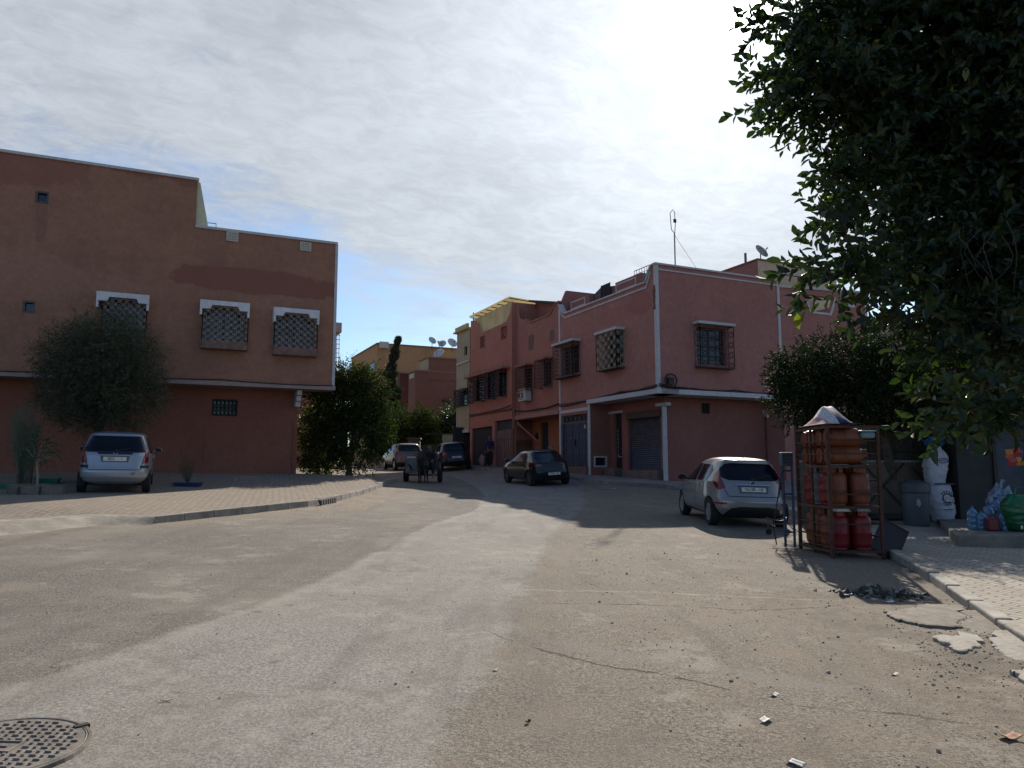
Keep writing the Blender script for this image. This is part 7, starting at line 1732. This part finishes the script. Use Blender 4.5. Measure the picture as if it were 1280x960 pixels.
g = G(1184, 654, .12); g.y += .2; sk1, so1 = sack(g, .50, .42, .88, 'lower white sack printed with a black sunburst ring, standing beside the barrel', 1.3, .85)
YS = g.y-.235
mb = MB(); cx, cz = .03, .56
mb.tube([(cx+.105*cos(t*pi/10), -.232, cz+.105*sin(t*pi/10)) for t in range(1, 18)], .016, 4)
for k in range(13):
    a = k*2*pi/16-.9*pi/2*1.6; mb.tube([(cx+.135*cos(a), -.230, cz+.135*sin(a)), (cx+.17*cos(a), -.226, cz+.17*sin(a))], .012, 4)
mb.tube([(cx-.10, -.232, cz-.26), (cx+.12, -.232, cz-.25)], .010, 4)
mb.build('sunburst_print', INK, sk1, local=True)
mb = MB(); mb.fbox(Frame((0, 0), (1, 0), 1), -.22, .22, .86, .89, .18, .22); mb.build('seam', paint('dark_seam', (.05, .05, .07), .8), sk1, local=True)
g2 = Vector((g.x-.06, g.y+.02, g.z+.86)); sk2, so2 = sack(g2, .46, .40, .86, 'upper white sack with a small blue oval print, resting on the lower sack', 4.1, .38)
mb = MB(); mb.tube([(.06+.10*cos(t*pi/8), -.225, .54+.055*sin(t*pi/8)) for t in range(17)], .009, 4, cap=False); mb.tube([(.0, -.232, .53), (.05, -.236, .56), (.10, -.230, .53)], .008, 4); mb.build('oval_print', paint('blue_ink', (.03, .04, .16), .7), sk2, local=True)
root = thing('blue_bag', 'crumpled bright blue plastic bag on top of the upper sack', 'bag', (g2.x+.05, g2.y+.1, g2.z+.82))
def crumple(root, nm, sx, sy, sz, mat, seed, amp=.28, seg=22, rows=14, sub=True):
    mb = MB()
    for j in range(rows+1):
        t = j/rows; th = pi*t
        for k in range(seg):
            a = 2*pi*k/seg; d = Vector((sin(th)*cos(a), sin(th)*sin(a), -cos(th))); f = 1+amp*mnoise.noise(d*2.2+Vector((seed, 0, 0)))+amp*.5*mnoise.noise(d*6+Vector((0, seed, 0)))
            mb.v.append((d.x*sx*f, d.y*sy*f, (d.z*.5+.5)*sz*f))
    for j in range(rows):
        for k in range(seg): mb.f.append((j*seg+k, j*seg+(k+1) % seg, (j+1)*seg+(k+1) % seg, (j+1)*seg+k)); mb.mi.append(0)
    return mb.build(nm, mat, root, local=True, smooth=30)
crumple(root, 'bag_body', .22, .16, .26, paint('blue_bag_film', (.05, .16, .42), .35, 0, .4, 8), 3.3, .5)
mb = MB(); mb.tube([(.1, 0, .22), (.16, 0, .31), (.22, 0, .22)], .008, 5); mb.build('bag_handle', paint('blue_bag_film', (.05, .16, .42)), root, local=True)
# water bottles, red can, green bag on the step
WB = paint('bluish_bottle', (.10, .22, .36), .15, 0, .35, 9, spec=.7)
def jug(x, y, dy, r, h, label, mat=WB, cap=None):
    q_ = Vector(at(x, y, S0.y+dy)); root = thing('water_jug', label, 'bottle', (q_.x, q_.y, zt_), 0, 'water jugs on the step')
    mb = MB(); mb.lathe([(r*.9, 0), (r, .015), (r, h*.22), (r*.93, h*.25), (r, h*.28), (r, h*.48), (r*.93, h*.51), (r, h*.54), (r, h*.70), (r*.8, h*.82), (r*.28, h*.92), (r*.26, h)], 18); mb.build('bottle_body', mat, root, local=True, smooth=40)
    mb = MB(); mb.lathe([(r*.32, h*.96), (r*.32, h*1.06), (.001, h*1.06)], 12); mb.build('cap', cap or paint('cap_blue', (.02, .07, .3), .4), root, local=True)
    return root
jug(1215, 640, 1.25, .095, .42, 'leftmost clear blue water jug on the step'); jug(1226, 640, 1.15, .085, .34, 'second water jug from the left on the step'); jug(1246, 640, 1.55, .11, .56, 'tall water jug behind the red can'); jug(1236, 640, 1.45, .09, .46, 'water jug between the left pair and the tall one'); jug(1254, 640, 1.0, .08, .36, 'pale water jug between the red can and the green bag')
q_ = at(1240, 650, S0.y+.95); root = thing('jerry_can', 'dark red jerry can among the water jugs on the step', 'jerry can', (q_.x, q_.y, zt_)); 
mb = MB(); mb.box(-.10, .10, -.07, .07, 0, .24); mb.build('can_body', paint('dark_red_plastic', (.14, .012, .02), .4), root, local=True, bevel=.03)
mb = MB(); mb.tube([(-.06, 0, .23), (-.05, 0, .29), (.04, 0, .29), (.05, 0, .23)], .012, 6); mb.lathe([(.025, .23), (.025, .27), (.001, .27)], 10, Matrix.Translation((.075, 0, 0))); mb.build('can_handle', paint('dark_red_plastic', (.14, .012, .02)), root, local=True)
q_ = at(1272, 640, S0.y+.85); root, _ = sack((q_.x+.06, q_.y, zt_), .56, .38, .66, 'big glossy green bag with red and white print at the right of the step', 7.7, .62, 0, 'green_shopping_bag', 'bag', None, paint('green_bag_film', (.010, .13, .05), .32, 0, .45, 7))
mb = MB(); 
for k in range(9): mb.box(-.10+.025*k, -.085+.025*k, -.222, -.205, .20+.02*(k % 3), .24+.03*(k % 2)+.02*(k % 3))
mb.build('red_print', paint('red_print', (.35, .05, .05), .6), root, local=True)
mb = MB()
for k in range(5): mb.box(-.16+.07*k, -.12+.07*k, -.212, -.204, .06+.01*(k % 2), .12)
for k in range(4): mb.box(-.06+.04*k, -.03+.04*k, -.215, -.204, .32-.03*k, .38)
mb.build('white_print', paint('white_print', (.55, .58, .55), .6), root, local=True)
mb = MB(); mb.tube([(-.15, -.05, .58), (-.10, -.05, .78), (.05, -.05, .80), (.12, -.05, .58)], .016, 6); mb.build('bag_handle', paint('green_bag_film', (.012, .20, .07)), root, local=True)
q_ = at(1226, 615, S0.y+1.7); root = thing('clear_bag', 'clear bag of plastic bottles piled behind the water jugs', 'bag', (at(1252, 615, S0.y+1.9).x, S0.y+1.9, zt_)); crumple(root, 'bag_body', .30, .22, .72, paint('clear_bag_film', (.22, .28, .36), .2, 0, .5, 9), 9.1, .3); 
mb = MB(); mb.tube([(-.03, 0, .70), (0, 0, .84), (.05, 0, .9)], [.05, .03, .05], 7); mb.build('tied_neck', paint('clear_bag_film', (.22, .28, .36)), root, local=True)
q_ = at(1272, 566, S0.y+1.2); root = thing('hanging_packets', 'red and orange snack packets hanging above the green bag', 'packets', (q_.x, q_.y, q_.z-.1))
for k, (dx, dz, cc_) in enumerate(((-.16, 0, (.5, .16, .04)), (-.02, .03, (.45, .03, .03)), (.12, -.02, (.08, .12, .35)), (.03, -.14, (.5, .20, .05)), (-.12, -.15, (.40, .04, .04)))):
    mb = MB(); mb.add([(dx-.07, 0, dz), (dx+.07, 0, dz+.01), (dx+.07, -.0, dz+.17), (dx-.07, 0, dz+.16), (dx-.06, -.035, dz+.08), (dx+.06, -.035, dz+.08)], [(0, 1, 5, 4), (4, 5, 2, 3), (0, 4, 3), (1, 2, 5)]); mb.build('packet', paint('packet_%d' % k, cc_, .35), root, local=True)
mb = MB(); mb.tube([(-.2, .01, .2), (.2, .01, .2)], .006, 5); mb.tube([(0, .01, .2), (0, .4, .6)], .005, 4); mb.build('hanging_rod', IRON_D, root, local=True)

# ================================================================ on the ground
# manhole
mc = Vector((-2.60, 4.02, 0)); mr = .40; mz = roadz(mc.x, mc.y)
def groundM(x, y): 
    e = .3; nx_ = (H(x+e, y)-H(x-e, y))/(2*e); ny_ = (H(x, y+e)-H(x, y-e))/(2*e); n_ = Vector((-nx_, -ny_, 1)).normalized()
    zax = n_; xax = Vector((1, 0, nx_)).normalized(); yax = zax.cross(xax); return Matrix((xax, yax, zax)).transposed().to_4x4()
root = thing('manhole_cover', 'round cast iron manhole cover with raised cross treads at the bottom left', 'manhole cover', (mc.x, mc.y, mz+.012))
root.rotation_euler = groundM(mc.x, mc.y).to_euler()
CAST = paint('cast_iron_dusty', (.185, .160, .132), .85, .1, .4, 9, .5, dirt=((.24, .20, .16), .6)); CASTD = paint('cast_iron_worn', (.225, .195, .165), .7, .2, .4, 14)
mb = MB(); mb.lathe([(mr, -.05), (mr, .0), (mr*.985, .004), (mr*.97, .0), (.001, .0)], 48); mb.build('disc', CAST, root, local=True)
mb = MB(); mb.lathe([(mr+.004, -.05), (mr+.004, .001), (mr+.02, .001), (mr+.03, -.05)], 48); mb.build('ring_frame', paint('rust_ring', (.17, .145, .118), .9, 0, .5, 8), root, local=True)
mb = MB(); s = .048; n = int(mr/s)+1
for i in range(-n, n+1):
    for j in range(-n, n+1):
        x, y = i*s, j*s
        if x*x+y*y > (mr-.045)**2 or (abs(x) < .11 and abs(y) < .075): continue
        w, l = (.019, .0045) if (i+j) % 2 else (.009, .007); mb.hexa([(x-w, y-l, 0), (x+w, y-l, 0), (x+w, y+l, 0), (x-w, y+l, 0), (x-w*.8, y-l*.7, .009), (x+w*.8, y-l*.7, .009), (x+w*.8, y+l*.7, .009), (x-w*.8, y+l*.7, .009)])
for q in ((-.10, .10, -.068, -.060), (-.10, .10, .060, .068), (-.10, -.092, -.060, .060), (.092, .10, -.060, .060), (-.05, .05, -.004, .004)): mb.box(q[0], q[1], q[2], q[3], 0, .008)
mb.build('tread', CASTD, root, local=True)
mb = MB(); mb.box(mr-.04, mr+.035, .0, .035, -.02, .0075, M=Matrix.Rotation(radians(48), 4, 'Z')); mb.build('lifting_slot', BLACK, root, local=True)
# storm drain in the left kerb
d0 = G(399, 632); d1 = G(417, 628); dd = (d1-d0); root = thing('storm_drain', 'cast grating of the storm drain set in the left kerb', 'drain', d0)
mb = MB(); dn = Vector((dd.x, dd.y, 0)).normalized(); nn = Vector((dn.y, -dn.x, 0)); L_ = Vector((dd.x, dd.y, 0)).length
def DP(a, o, z): p = d0+dn*a+nn*o; return (p.x, p.y, H(p.x, p.y)+z)
mb.hexa([DP(0, .012, -.05), DP(L_, .012, -.05), DP(L_, .02, -.05), DP(0, .02, -.05), DP(0, .012, .12), DP(L_, .012, .12), DP(L_, .02, .12), DP(0, .02, .12)]); mb.build('mouth', BLACK, root)
mb = MB()
for k in range(7): a = L_*(k+.1)/6.3; mb.hexa([DP(a, .02, -.03), DP(a+.09, .02, -.03), DP(a+.09, .06, -.03), DP(a, .06, -.03), DP(a, -.05, .145), DP(a+.09, -.05, .145), DP(a+.09, .06, .13), DP(a, .06, .13)])
mb.build('grating', paint('drain_iron', (.15, .13, .11), .8, .2, .3, 8), root)
# litter
def scrap(x, y, w, l, ang_, mat, label, nm='paper_scrap', cat='litter', curl=.012, group='scraps lying on the road'):
    g = G(x, y); g.z = roadz(g.x, g.y)+.001; mb = MB(); n_ = 6
    for j in range(n_+1):
        for i in range(n_+1):
            u, v_ = i/n_-.5, j/n_-.5; jit = .06*mnoise.noise(Vector((u*3+x, v_*3+y, 0)))
            mb.v.append((u*w*(1+jit*3), v_*l*(1+jit*2), curl*(abs(u)*2)**2+curl*.8*mnoise.noise(Vector((u*6+x, v_*6, 2)))+curl*.5))
    for j in range(n_):
        for i in range(n_): a = j*(n_+1)+i; mb.f.append((a, a+1, a+n_+2, a+n_+1)); mb.mi.append(0)
    o = mb.build(nm, mat, None, local=True, smooth=30); o.location = g; o.rotation_euler = (0, 0, ang_); s_ = o.modifiers.new('s', 'SOLIDIFY'); s_.thickness = .0015
    return tag(o, label, cat, group)
PAP = paint('paper', (.60, .58, .54), .8, 0, .15, 20, dirt=((.35, .3, .25), .4))
scrap(957, 903, .045, .09, -.7, PAP, 'white crumpled wrapper on the road, third from the right edge'); scrap(995, 953, .05, .085, .6, PAP, 'white paper strip on the road at the very bottom edge'); scrap(968, 870, .05, .04, .4, PAP, 'small white paper bit just above the dark crack in the road')
scrap(1118, 840, .05, .035, .2, PAP, 'small square white scrap to the left of the broken slabs')
scrap(1262, 925, .11, .07, .2, paint('dry_leaf', (.30, .13, .05), .8, 0, .4, 20), 'curled orange-brown dry leaf near the bottom right corner', 'dry_leaf', 'leaf', .018)
scrap(14, 957, .07, .05, .3, paint('pale_leaf', (.45, .40, .20), .7, 0, .2, 20), 'pale yellow leaf on the manhole cover', 'fallen_leaf', 'leaf', .008)
scrap(620, 837, .03, .03, .3, PAP, 'tiny white crumb of paper in the middle of the road'); scrap(208, 875, .07, .012, .3, paint('dark_twig', (.05, .04, .03), .9), 'thin dark twig on the road near the manhole', 'twig', 'twig', .01); scrap(660, 902, .04, .02, 1, paint('dark_twig', (.05, .04, .03)), 'small dark clod on the road at the bottom centre', 'clod', 'clod', .012)
scrap(445, 598, .3, .2, .3, PAP, 'white bag caught at the foot of the big street tree', 'plastic_bag', 'bag', .1)
scrap(762, 612, .45, .16, .2, PAP, 'flattened white carton at the far kerb by the blue-black hatchback', 'flat_carton', 'litter', .03); scrap(1110, 749, .12, .07, .1, PAP, 'white scrap at the front of the rubbish heap', 'paper_scrap'); scrap(1058, 742, .12, .05, .1, PAP, 'pale card scrap at the left end of the rubbish heap')
# rubbish heap below the rack's shadow
hp = G(1098, 741); V_ = []; F_ = []
for k in range(260):
    x = hp.x+random.gauss(0, .24); y = hp.y+random.gauss(0, .12); r = random.uniform(.008, .04); z = roadz(x, y)+max(0, .07*(1-((x-hp.x)/.5)**2-((y-hp.y)/.25)**2))*random.random(); b0 = len(V_)
    M = Matrix.Translation((x-hp.x, y-hp.y, z-hp.z)) @ Matrix.Rotation(random.uniform(0, 6), 4, Vector(unit(1)[0])) @ Matrix.Diagonal((r*random.uniform(.6, 1.6), r, r*random.uniform(.1, .6), 1))
    for q in ((-1, -1, -1), (1, -1, -1), (1, 1, -1), (-1, 1, -1), (-.7, -.8, 1), (.9, -.7, 1), (.8, .9, 1), (-.9, .7, 1)): V_.append(tuple(M @ Vector(q)))
    F_ += [tuple(b0+i for i in f) for f in ((0, 3, 2, 1), (4, 5, 6, 7), (0, 1, 5, 4), (1, 2, 6, 5), (2, 3, 7, 6), (3, 0, 4, 7))]
me = bpy.data.meshes.new('rubbish_heap'); me.from_pydata(V_, [], F_); m_, nt_, b_ = pbsdf('ash_rubbish')
gg = nt_.nodes.new('ShaderNodeNewGeometry'); cr = nt_.nodes.new('ShaderNodeValToRGB'); cr.color_ramp.elements[0].color = (.03, .028, .026, 1); cr.color_ramp.elements[1].color = (.36, .34, .31, 1); cr.color_ramp.elements.new(.6).color = (.10, .09, .08, 1); nt_.links.new(gg.outputs['Random Per Island'], cr.inputs[0]); nt_.links.new(cr.outputs[0], b_.inputs['Base Color']); b_.inputs['Roughness'].default_value = .8
me.materials.append(m_); o = bpy.data.objects.new('rubbish_heap', me); COL.objects.link(o); o.location = hp; tag(o, 'low heap of black and grey rubbish at the edge of the rack shadow', 'rubbish', kind='stuff')

# ================================================================ figures
def skin_fig(name, chains, root, mat, sub=2):
    """chains: list of lists of (x,y,z,r); points shared by equal coordinates"""
    V = []; R = []; E = []; idx = {}
    for ch in chains:
        prev = None
        for (x, y, z, r) in ch:
            k = (round(x, 3), round(y, 3), round(z, 3))
            if k not in idx: idx[k] = len(V); V.append((x, y, z)); R.append(r)
            i = idx[k]
            if prev is not None and prev != i: E.append((prev, i))
            prev = i
    me = bpy.data.meshes.new(name); me.from_pydata(V, E, []); o = bpy.data.objects.new(name, me); COL.objects.link(o); o.parent = root
    sk = o.modifiers.new('skin', 'SKIN')
    for i, v in enumerate(me.skin_vertices[0].data): v.radius = (R[i], R[i]); v.use_root = (i == 0)
    sk.use_smooth_shade = True; ss = o.modifiers.new('sub', 'SUBSURF'); ss.levels = sub; ss.render_levels = sub
    me.materials.append(mat); return o
SKIN = paint('skin_tone', (.19, .10, .07), .6, 0, .1)
def hand(x, y, z, dirx, root, s=1):
    """palm, four unequal fingers and a thumb, hanging down"""
    ch = [[(x, y, z, .030), (x, y, z-.07, .036)]]
    out = [skin_fig('hand', ch+[[(x, y, z-.07, .036), (x+dx*.03, y+dy, z-.10, .010), (x+dx*.034, y+dy-.01, z-.10-l, .008)] for dx, dy, l in ((-1, 0, .055), (-.33, -.003, .07), (.33, -.003, .065), (1, 0, .045))]+[[(x, y, z-.02, .02), (x, y-.045*dirx, z-.05, .011), (x, y-.055*dirx, z-.085, .009)]], root, SKIN, 1)]
gm = at(612, 587, 43.5); gz_ = H(gm.x, gm.y)+.12
man = thing('person', 'standing person in a dark blue top with a hand on the bag by the passage', 'person', (gm.x, gm.y, gz_), radians(10))
TOPM = paint('navy_top', (.015, .02, .09), .85); TRO = paint('dark_trousers', (.012, .012, .015), .9)
body = skin_fig('body', [[(0, 0, .92, .13), (0, 0, 1.10, .13), (0, .0, 1.32, .15), (0, 0, 1.46, .07), (0, -.01, 1.52, .055), (0, -.015, 1.60, .085), (0, -.01, 1.68, .085), (0, 0, 1.73, .05)], [(0, 0, .92, .13), (.09, 0, .84, .095), (.10, -.02, .48, .06), (.10, .01, .09, .042), (.10, -.09, .04, .04), (.10, -.15, .03, .03)], [(0, 0, .92, .13), (-.09, 0, .84, .095), (-.12, .04, .48, .06), (-.13, .05, .09, .042), (-.13, -.05, .04, .04), (-.13, -.11, .03, .03)],
    [(0, .0, 1.32, .15), (.17, 0, 1.40, .062), (.24, .0, 1.14, .048), (.20, -.10, .92, .036), (.19, -.13, .86, .03)], [(0, .0, 1.32, .15), (-.17, 0, 1.40, .062), (-.25, .02, 1.14, .048), (-.28, -.02, .90, .036), (-.28, -.02, .84, .03)]], man, SKIN)
skin_fig('jacket', [[(0, 0, .90, .15), (0, 0, 1.10, .15), (0, .0, 1.32, .17), (0, 0, 1.43, .10)], [(0, .0, 1.32, .17), (.17, 0, 1.40, .08), (.24, .0, 1.14, .064), (.205, -.09, .94, .05)], [(0, .0, 1.32, .17), (-.17, 0, 1.40, .08), (-.25, .02, 1.14, .064), (-.28, -.015, .93, .05)]], man, TOPM)
skin_fig('trousers', [[(0, 0, .96, .14), (0, 0, .90, .14), (.09, 0, .82, .112), (.10, -.02, .48, .078), (.10, .01, .10, .062)], [(0, 0, .90, .14), (-.09, 0, .82, .112), (-.12, .04, .48, .078), (-.13, .05, .10, .062)]], man, TRO)
skin_fig('hair', [[(0, .02, 1.66, .08), (0, .02, 1.72, .075), (0, .0, 1.755, .05)]], man, BLACK)
hand(.19, -.13, .86, 1, man); hand(-.28, -.02, .84, 1, man)
mb = MB()
for x in (-.03, .03): mb.tube([(x, -.098, 1.635), (x, -.104, 1.636)], .010, 6)
mb.tube([(-.025, -.095, 1.565), (.025, -.095, 1.565)], .006, 5); mb.tube([(0, -.09, 1.62), (0, -.118, 1.595)], [.010, .014], 6); mb.build('face', paint('dark_features', (.06, .03, .025), .7), man, local=True)
bgp = (gm.x-.42, gm.y-.1, H(gm.x-.42, gm.y)+.12); root = thing('carrier_bag', 'pale pink full bag standing at the standing person\'s feet', 'bag', bgp); crumple(root, 'bag_body', .17, .15, .62, paint('pale_pink_bag', (.34, .22, .21), .6, 0, .3, 9), 5.5, .3)
mb = MB(); mb.tube([(-.06, 0, .58), (0, 0, .72), (.06, 0, .58)], .012, 6); mb.build('bag_handle', paint('pale_pink_bag', (.34, .22, .21)), root, local=True)
# donkey cart
cg = at(526, 603, 31.0); cz_ = H(cg.x, cg.y)
cart = thing('donkey_cart', 'two-wheeled donkey cart with a grey sheet over its left side', 'cart', (cg.x, cg.y, cz_))
WD = paint('cart_wood', (.06, .045, .035), .85, 0, .4, 6)
mb = MB(); mb.box(-.56, .56, .0, 1.7, .50, .56); mb.build('bed', WD, cart, local=True)
mb = MB(); mb.box(-.60, -.561, .0, 1.7, .50, .95); mb.box(.561, .60, .0, 1.7, .50, .85); mb.box(-.56, .56, 1.66, 1.7, .56, .90); mb.build('side_board', WD, cart, local=True)
for s in (-1, 1):
    w_ = wheel(cart, .0+s*.0, 0, .30, s) if False else None
    root_w = bpy.data.objects.new('wheel', None); COL.objects.link(root_w); root_w.parent = cart
    M = Matrix.Translation((s*.70, .75, .30)) @ Matrix.Rotation(pi/2, 4, 'Y')
    mb = MB(); mb.lathe([(.20, -.07), (.28, -.085), (.30, -.05), (.30, .05), (.28, .085), (.20, .07)], 28, M); mb.build('tyre', TYRE, root_w, local=True, smooth=40)
    mb = MB(); mb.lathe([(.02, -.03), (.2, -.02), (.2, .02), (.02, .05)], 20, M); mb.build('rim', GRM, root_w, local=True)
mb = MB(); mb.tube([(-.7, .75, .30), (.7, .75, .30)], .03, 8); mb.box(-.05, .05, .7, .8, .3, .5); mb.build('axle', IRON_D, cart, local=True)
mb = MB(); 
for s in (-1, 1): mb.tube([(s*.40, .05, .53), (s*.33, -.8, .66), (s*.30, -1.5, .72)], .03, 8)
mb.build('shaft', WD, cart, local=True)
mb = MB(); nx = 12
for j in range(nx+1):
    for i in range(nx+1):
        u, v_ = i/nx, j/nx; x = -.64+.62*u; f = mnoise.noise(Vector((u*5, v_*5, 3)))
        mb.v.append((x, -.05-.03*f, .36+.64*v_+.04*f))
for j in range(nx):
    for i in range(nx): a = j*(nx+1)+i; mb.f.append((a, a+1, a+nx+2, a+nx+1)); mb.mi.append(0)
o = mb.build('sheet', paint('grey_sheet', (.22, .20, .185), .85, 0, .3, 8), cart, local=True, smooth=60); s_ = o.modifiers.new('s', 'SOLIDIFY'); s_.thickness = .02
mb = MB(); mb.box(-.5, -.1, .1, .9, .57, .98); o = mb.build('sack_load', paint('load_brown', (.08, .055, .045), .9, 0, .4, 6), cart, local=True, bevel=.08)
# donkey facing the camera in the shafts
dk = (cg.x+.18, cg.y-.55, H(cg.x+.18, cg.y-1.0)); DKM = paint('donkey_coat', (.035, .027, .024), .9, 0, .4, 9, .4)
donkey = thing('donkey', 'dark brown donkey facing the camera between the cart shafts', 'donkey', dk)
skin_fig('body', [[(0, .0, .84, .19), (0, -.30, .82, .20), (0, -.62, .84, .19), (0, -.80, .93, .14), (0, -.95, 1.06, .10), (0, -1.05, 1.17, .10), (0, -1.18, 1.12, .085), (0, -1.32, .98, .058), (0, -1.38, .91, .05)],
    [(0, .0, .84, .19), (0, .22, .86, .15), (0, .30, .80, .04), (0, .32, .55, .02), (0, .32, .38, .03)],
    [(0, .0, .84, .19), (.13, .14, .68, .10), (.13, .08, .48, .055), (.13, .20, .34, .038), (.13, .16, .12, .028), (.13, .12, .03, .042)], [(0, .0, .84, .19), (-.13, .14, .68, .10), (-.13, .02, .48, .055), (-.13, .14, .34, .038), (-.13, .09, .12, .028), (-.13, .05, .03, .042)],
    [(0, -.62, .84, .19), (.12, -.66, .66, .085), (.12, -.68, .38, .042), (.12, -.68, .14, .028), (.12, -.71, .03, .042)], [(0, -.62, .84, .19), (-.12, -.66, .66, .085), (-.12, -.62, .38, .042), (-.12, -.60, .14, .028), (-.12, -.62, .03, .042)],
    [(0, -1.05, 1.17, .10), (.06, -1.03, 1.26, .03), (.10, -1.02, 1.36, .035), (.12, -1.02, 1.46, .012)], [(0, -1.05, 1.17, .10), (-.06, -1.03, 1.26, .03), (-.10, -1.02, 1.36, .035), (-.12, -1.02, 1.46, .012)]], donkey, DKM)
mb = MB()
for s in (-1, 1): mb.tube([(s*.075, -1.17, 1.16), (s*.085, -1.175, 1.16)], .014, 8); mb.tube([(s*.028, -1.43, .92), (s*.03, -1.44, .92)], .010, 6)
mb.build('eye', BLACK, donkey, local=True)
mb = MB(); mb.tube([(.17*cos(t*pi/10), -.72+.02*sin(t), .90+.22*sin(t*pi/10)) for t in range(21)], .035, 7, cap=False); mb.build('collar', paint('harness', (.05, .03, .02), .8), donkey, local=True)
mb = MB(); mb.tube([(.07*cos(t*pi/8), -1.24+.0*t, 1.05+.09*sin(t*pi/8)) for t in range(17)], .008, 5, cap=False); mb.tube([(.08, -1.24, 1.05), (.22, -.7, .95), (.25, 0.2, 1.0)], .008, 4); mb.build('bridle', paint('harness', (.05, .03, .02)), donkey, local=True)
# driver sitting at the front right of the cart
dp = (cg.x+.36, cg.y+.10, cz_+.56); drv = thing('person', 'person in dark clothes sitting on the front right corner of the donkey cart', 'person', dp)
B0 = (0, .08, .12)
skin_fig('body', [[(0, .08, .12, .14), (0, .06, .34, .13), (0, -.02, .56, .14), (0, -.06, .68, .065), (-.02, -.10, .74, .055), (-.03, -.13, .82, .085), (-.03, -.12, .90, .08), (-.03, -.10, .94, .05)],
    [(0, .08, .12, .14), (.11, -.05, .10, .09), (.16, -.42, .10, .07), (.17, -.46, -.28, .045), (.17, -.54, -.33, .04), (.17, -.62, -.34, .03)], [(0, .08, .12, .14), (-.11, -.05, .10, .09), (-.13, -.40, .12, .07), (-.15, -.44, -.26, .045), (-.15, -.52, -.31, .04), (-.15, -.60, -.32, .03)],
    [(0, -.02, .56, .14), (.18, -.04, .60, .06), (.25, -.18, .38, .048), (.10, -.40, .32, .034)], [(0, -.02, .56, .14), (-.18, -.06, .60, .06), (-.24, -.22, .38, .048), (-.12, -.42, .32, .034)]], drv, SKIN)
CL_ = paint('black_jacket', (.016, .015, .017), .9)
skin_fig('jacket', [[(0, .08, .12, .16), (0, .06, .34, .155), (0, -.02, .56, .165), (0, -.05, .66, .09)], [(0, -.02, .56, .165), (.18, -.04, .60, .08), (.25, -.18, .38, .064), (.13, -.36, .33, .05)], [(0, -.02, .56, .165), (-.18, -.06, .60, .08), (-.24, -.22, .38, .064), (-.14, -.38, .33, .05)]], drv, CL_)
skin_fig('trousers', [[(0, .08, .10, .155), (.11, -.05, .10, .11), (.16, -.42, .10, .088), (.17, -.46, -.22, .062)], [(0, .08, .10, .155), (-.11, -.05, .10, .11), (-.13, -.40, .12, .088), (-.15, -.44, -.20, .062)]], drv, TRO)
skin_fig('cap', [[(-.03, -.11, .89, .085), (-.03, -.10, .95, .07)]], drv, CL_)
def grip(x, y, z, root):
    skin_fig('hand', [[(x, y+.04, z, .03), (x, y, z, .036)]]+[[(x, y, z, .036), (x+dx, y-.06, z-.005, .010), (x+dx, y-.065, z-.04, .009), (x+dx, y-.03, z-.055, .008)] for dx in (-.03, -.01, .01, .03)]+[[(x, y+.04, z, .03), (x+.04, y-.01, z-.02, .011), (x+.03, y-.03, z-.05, .009)]], root, SKIN, 1)
grip(.10, -.42, .31, drv); grip(-.12, -.44, .31, drv)
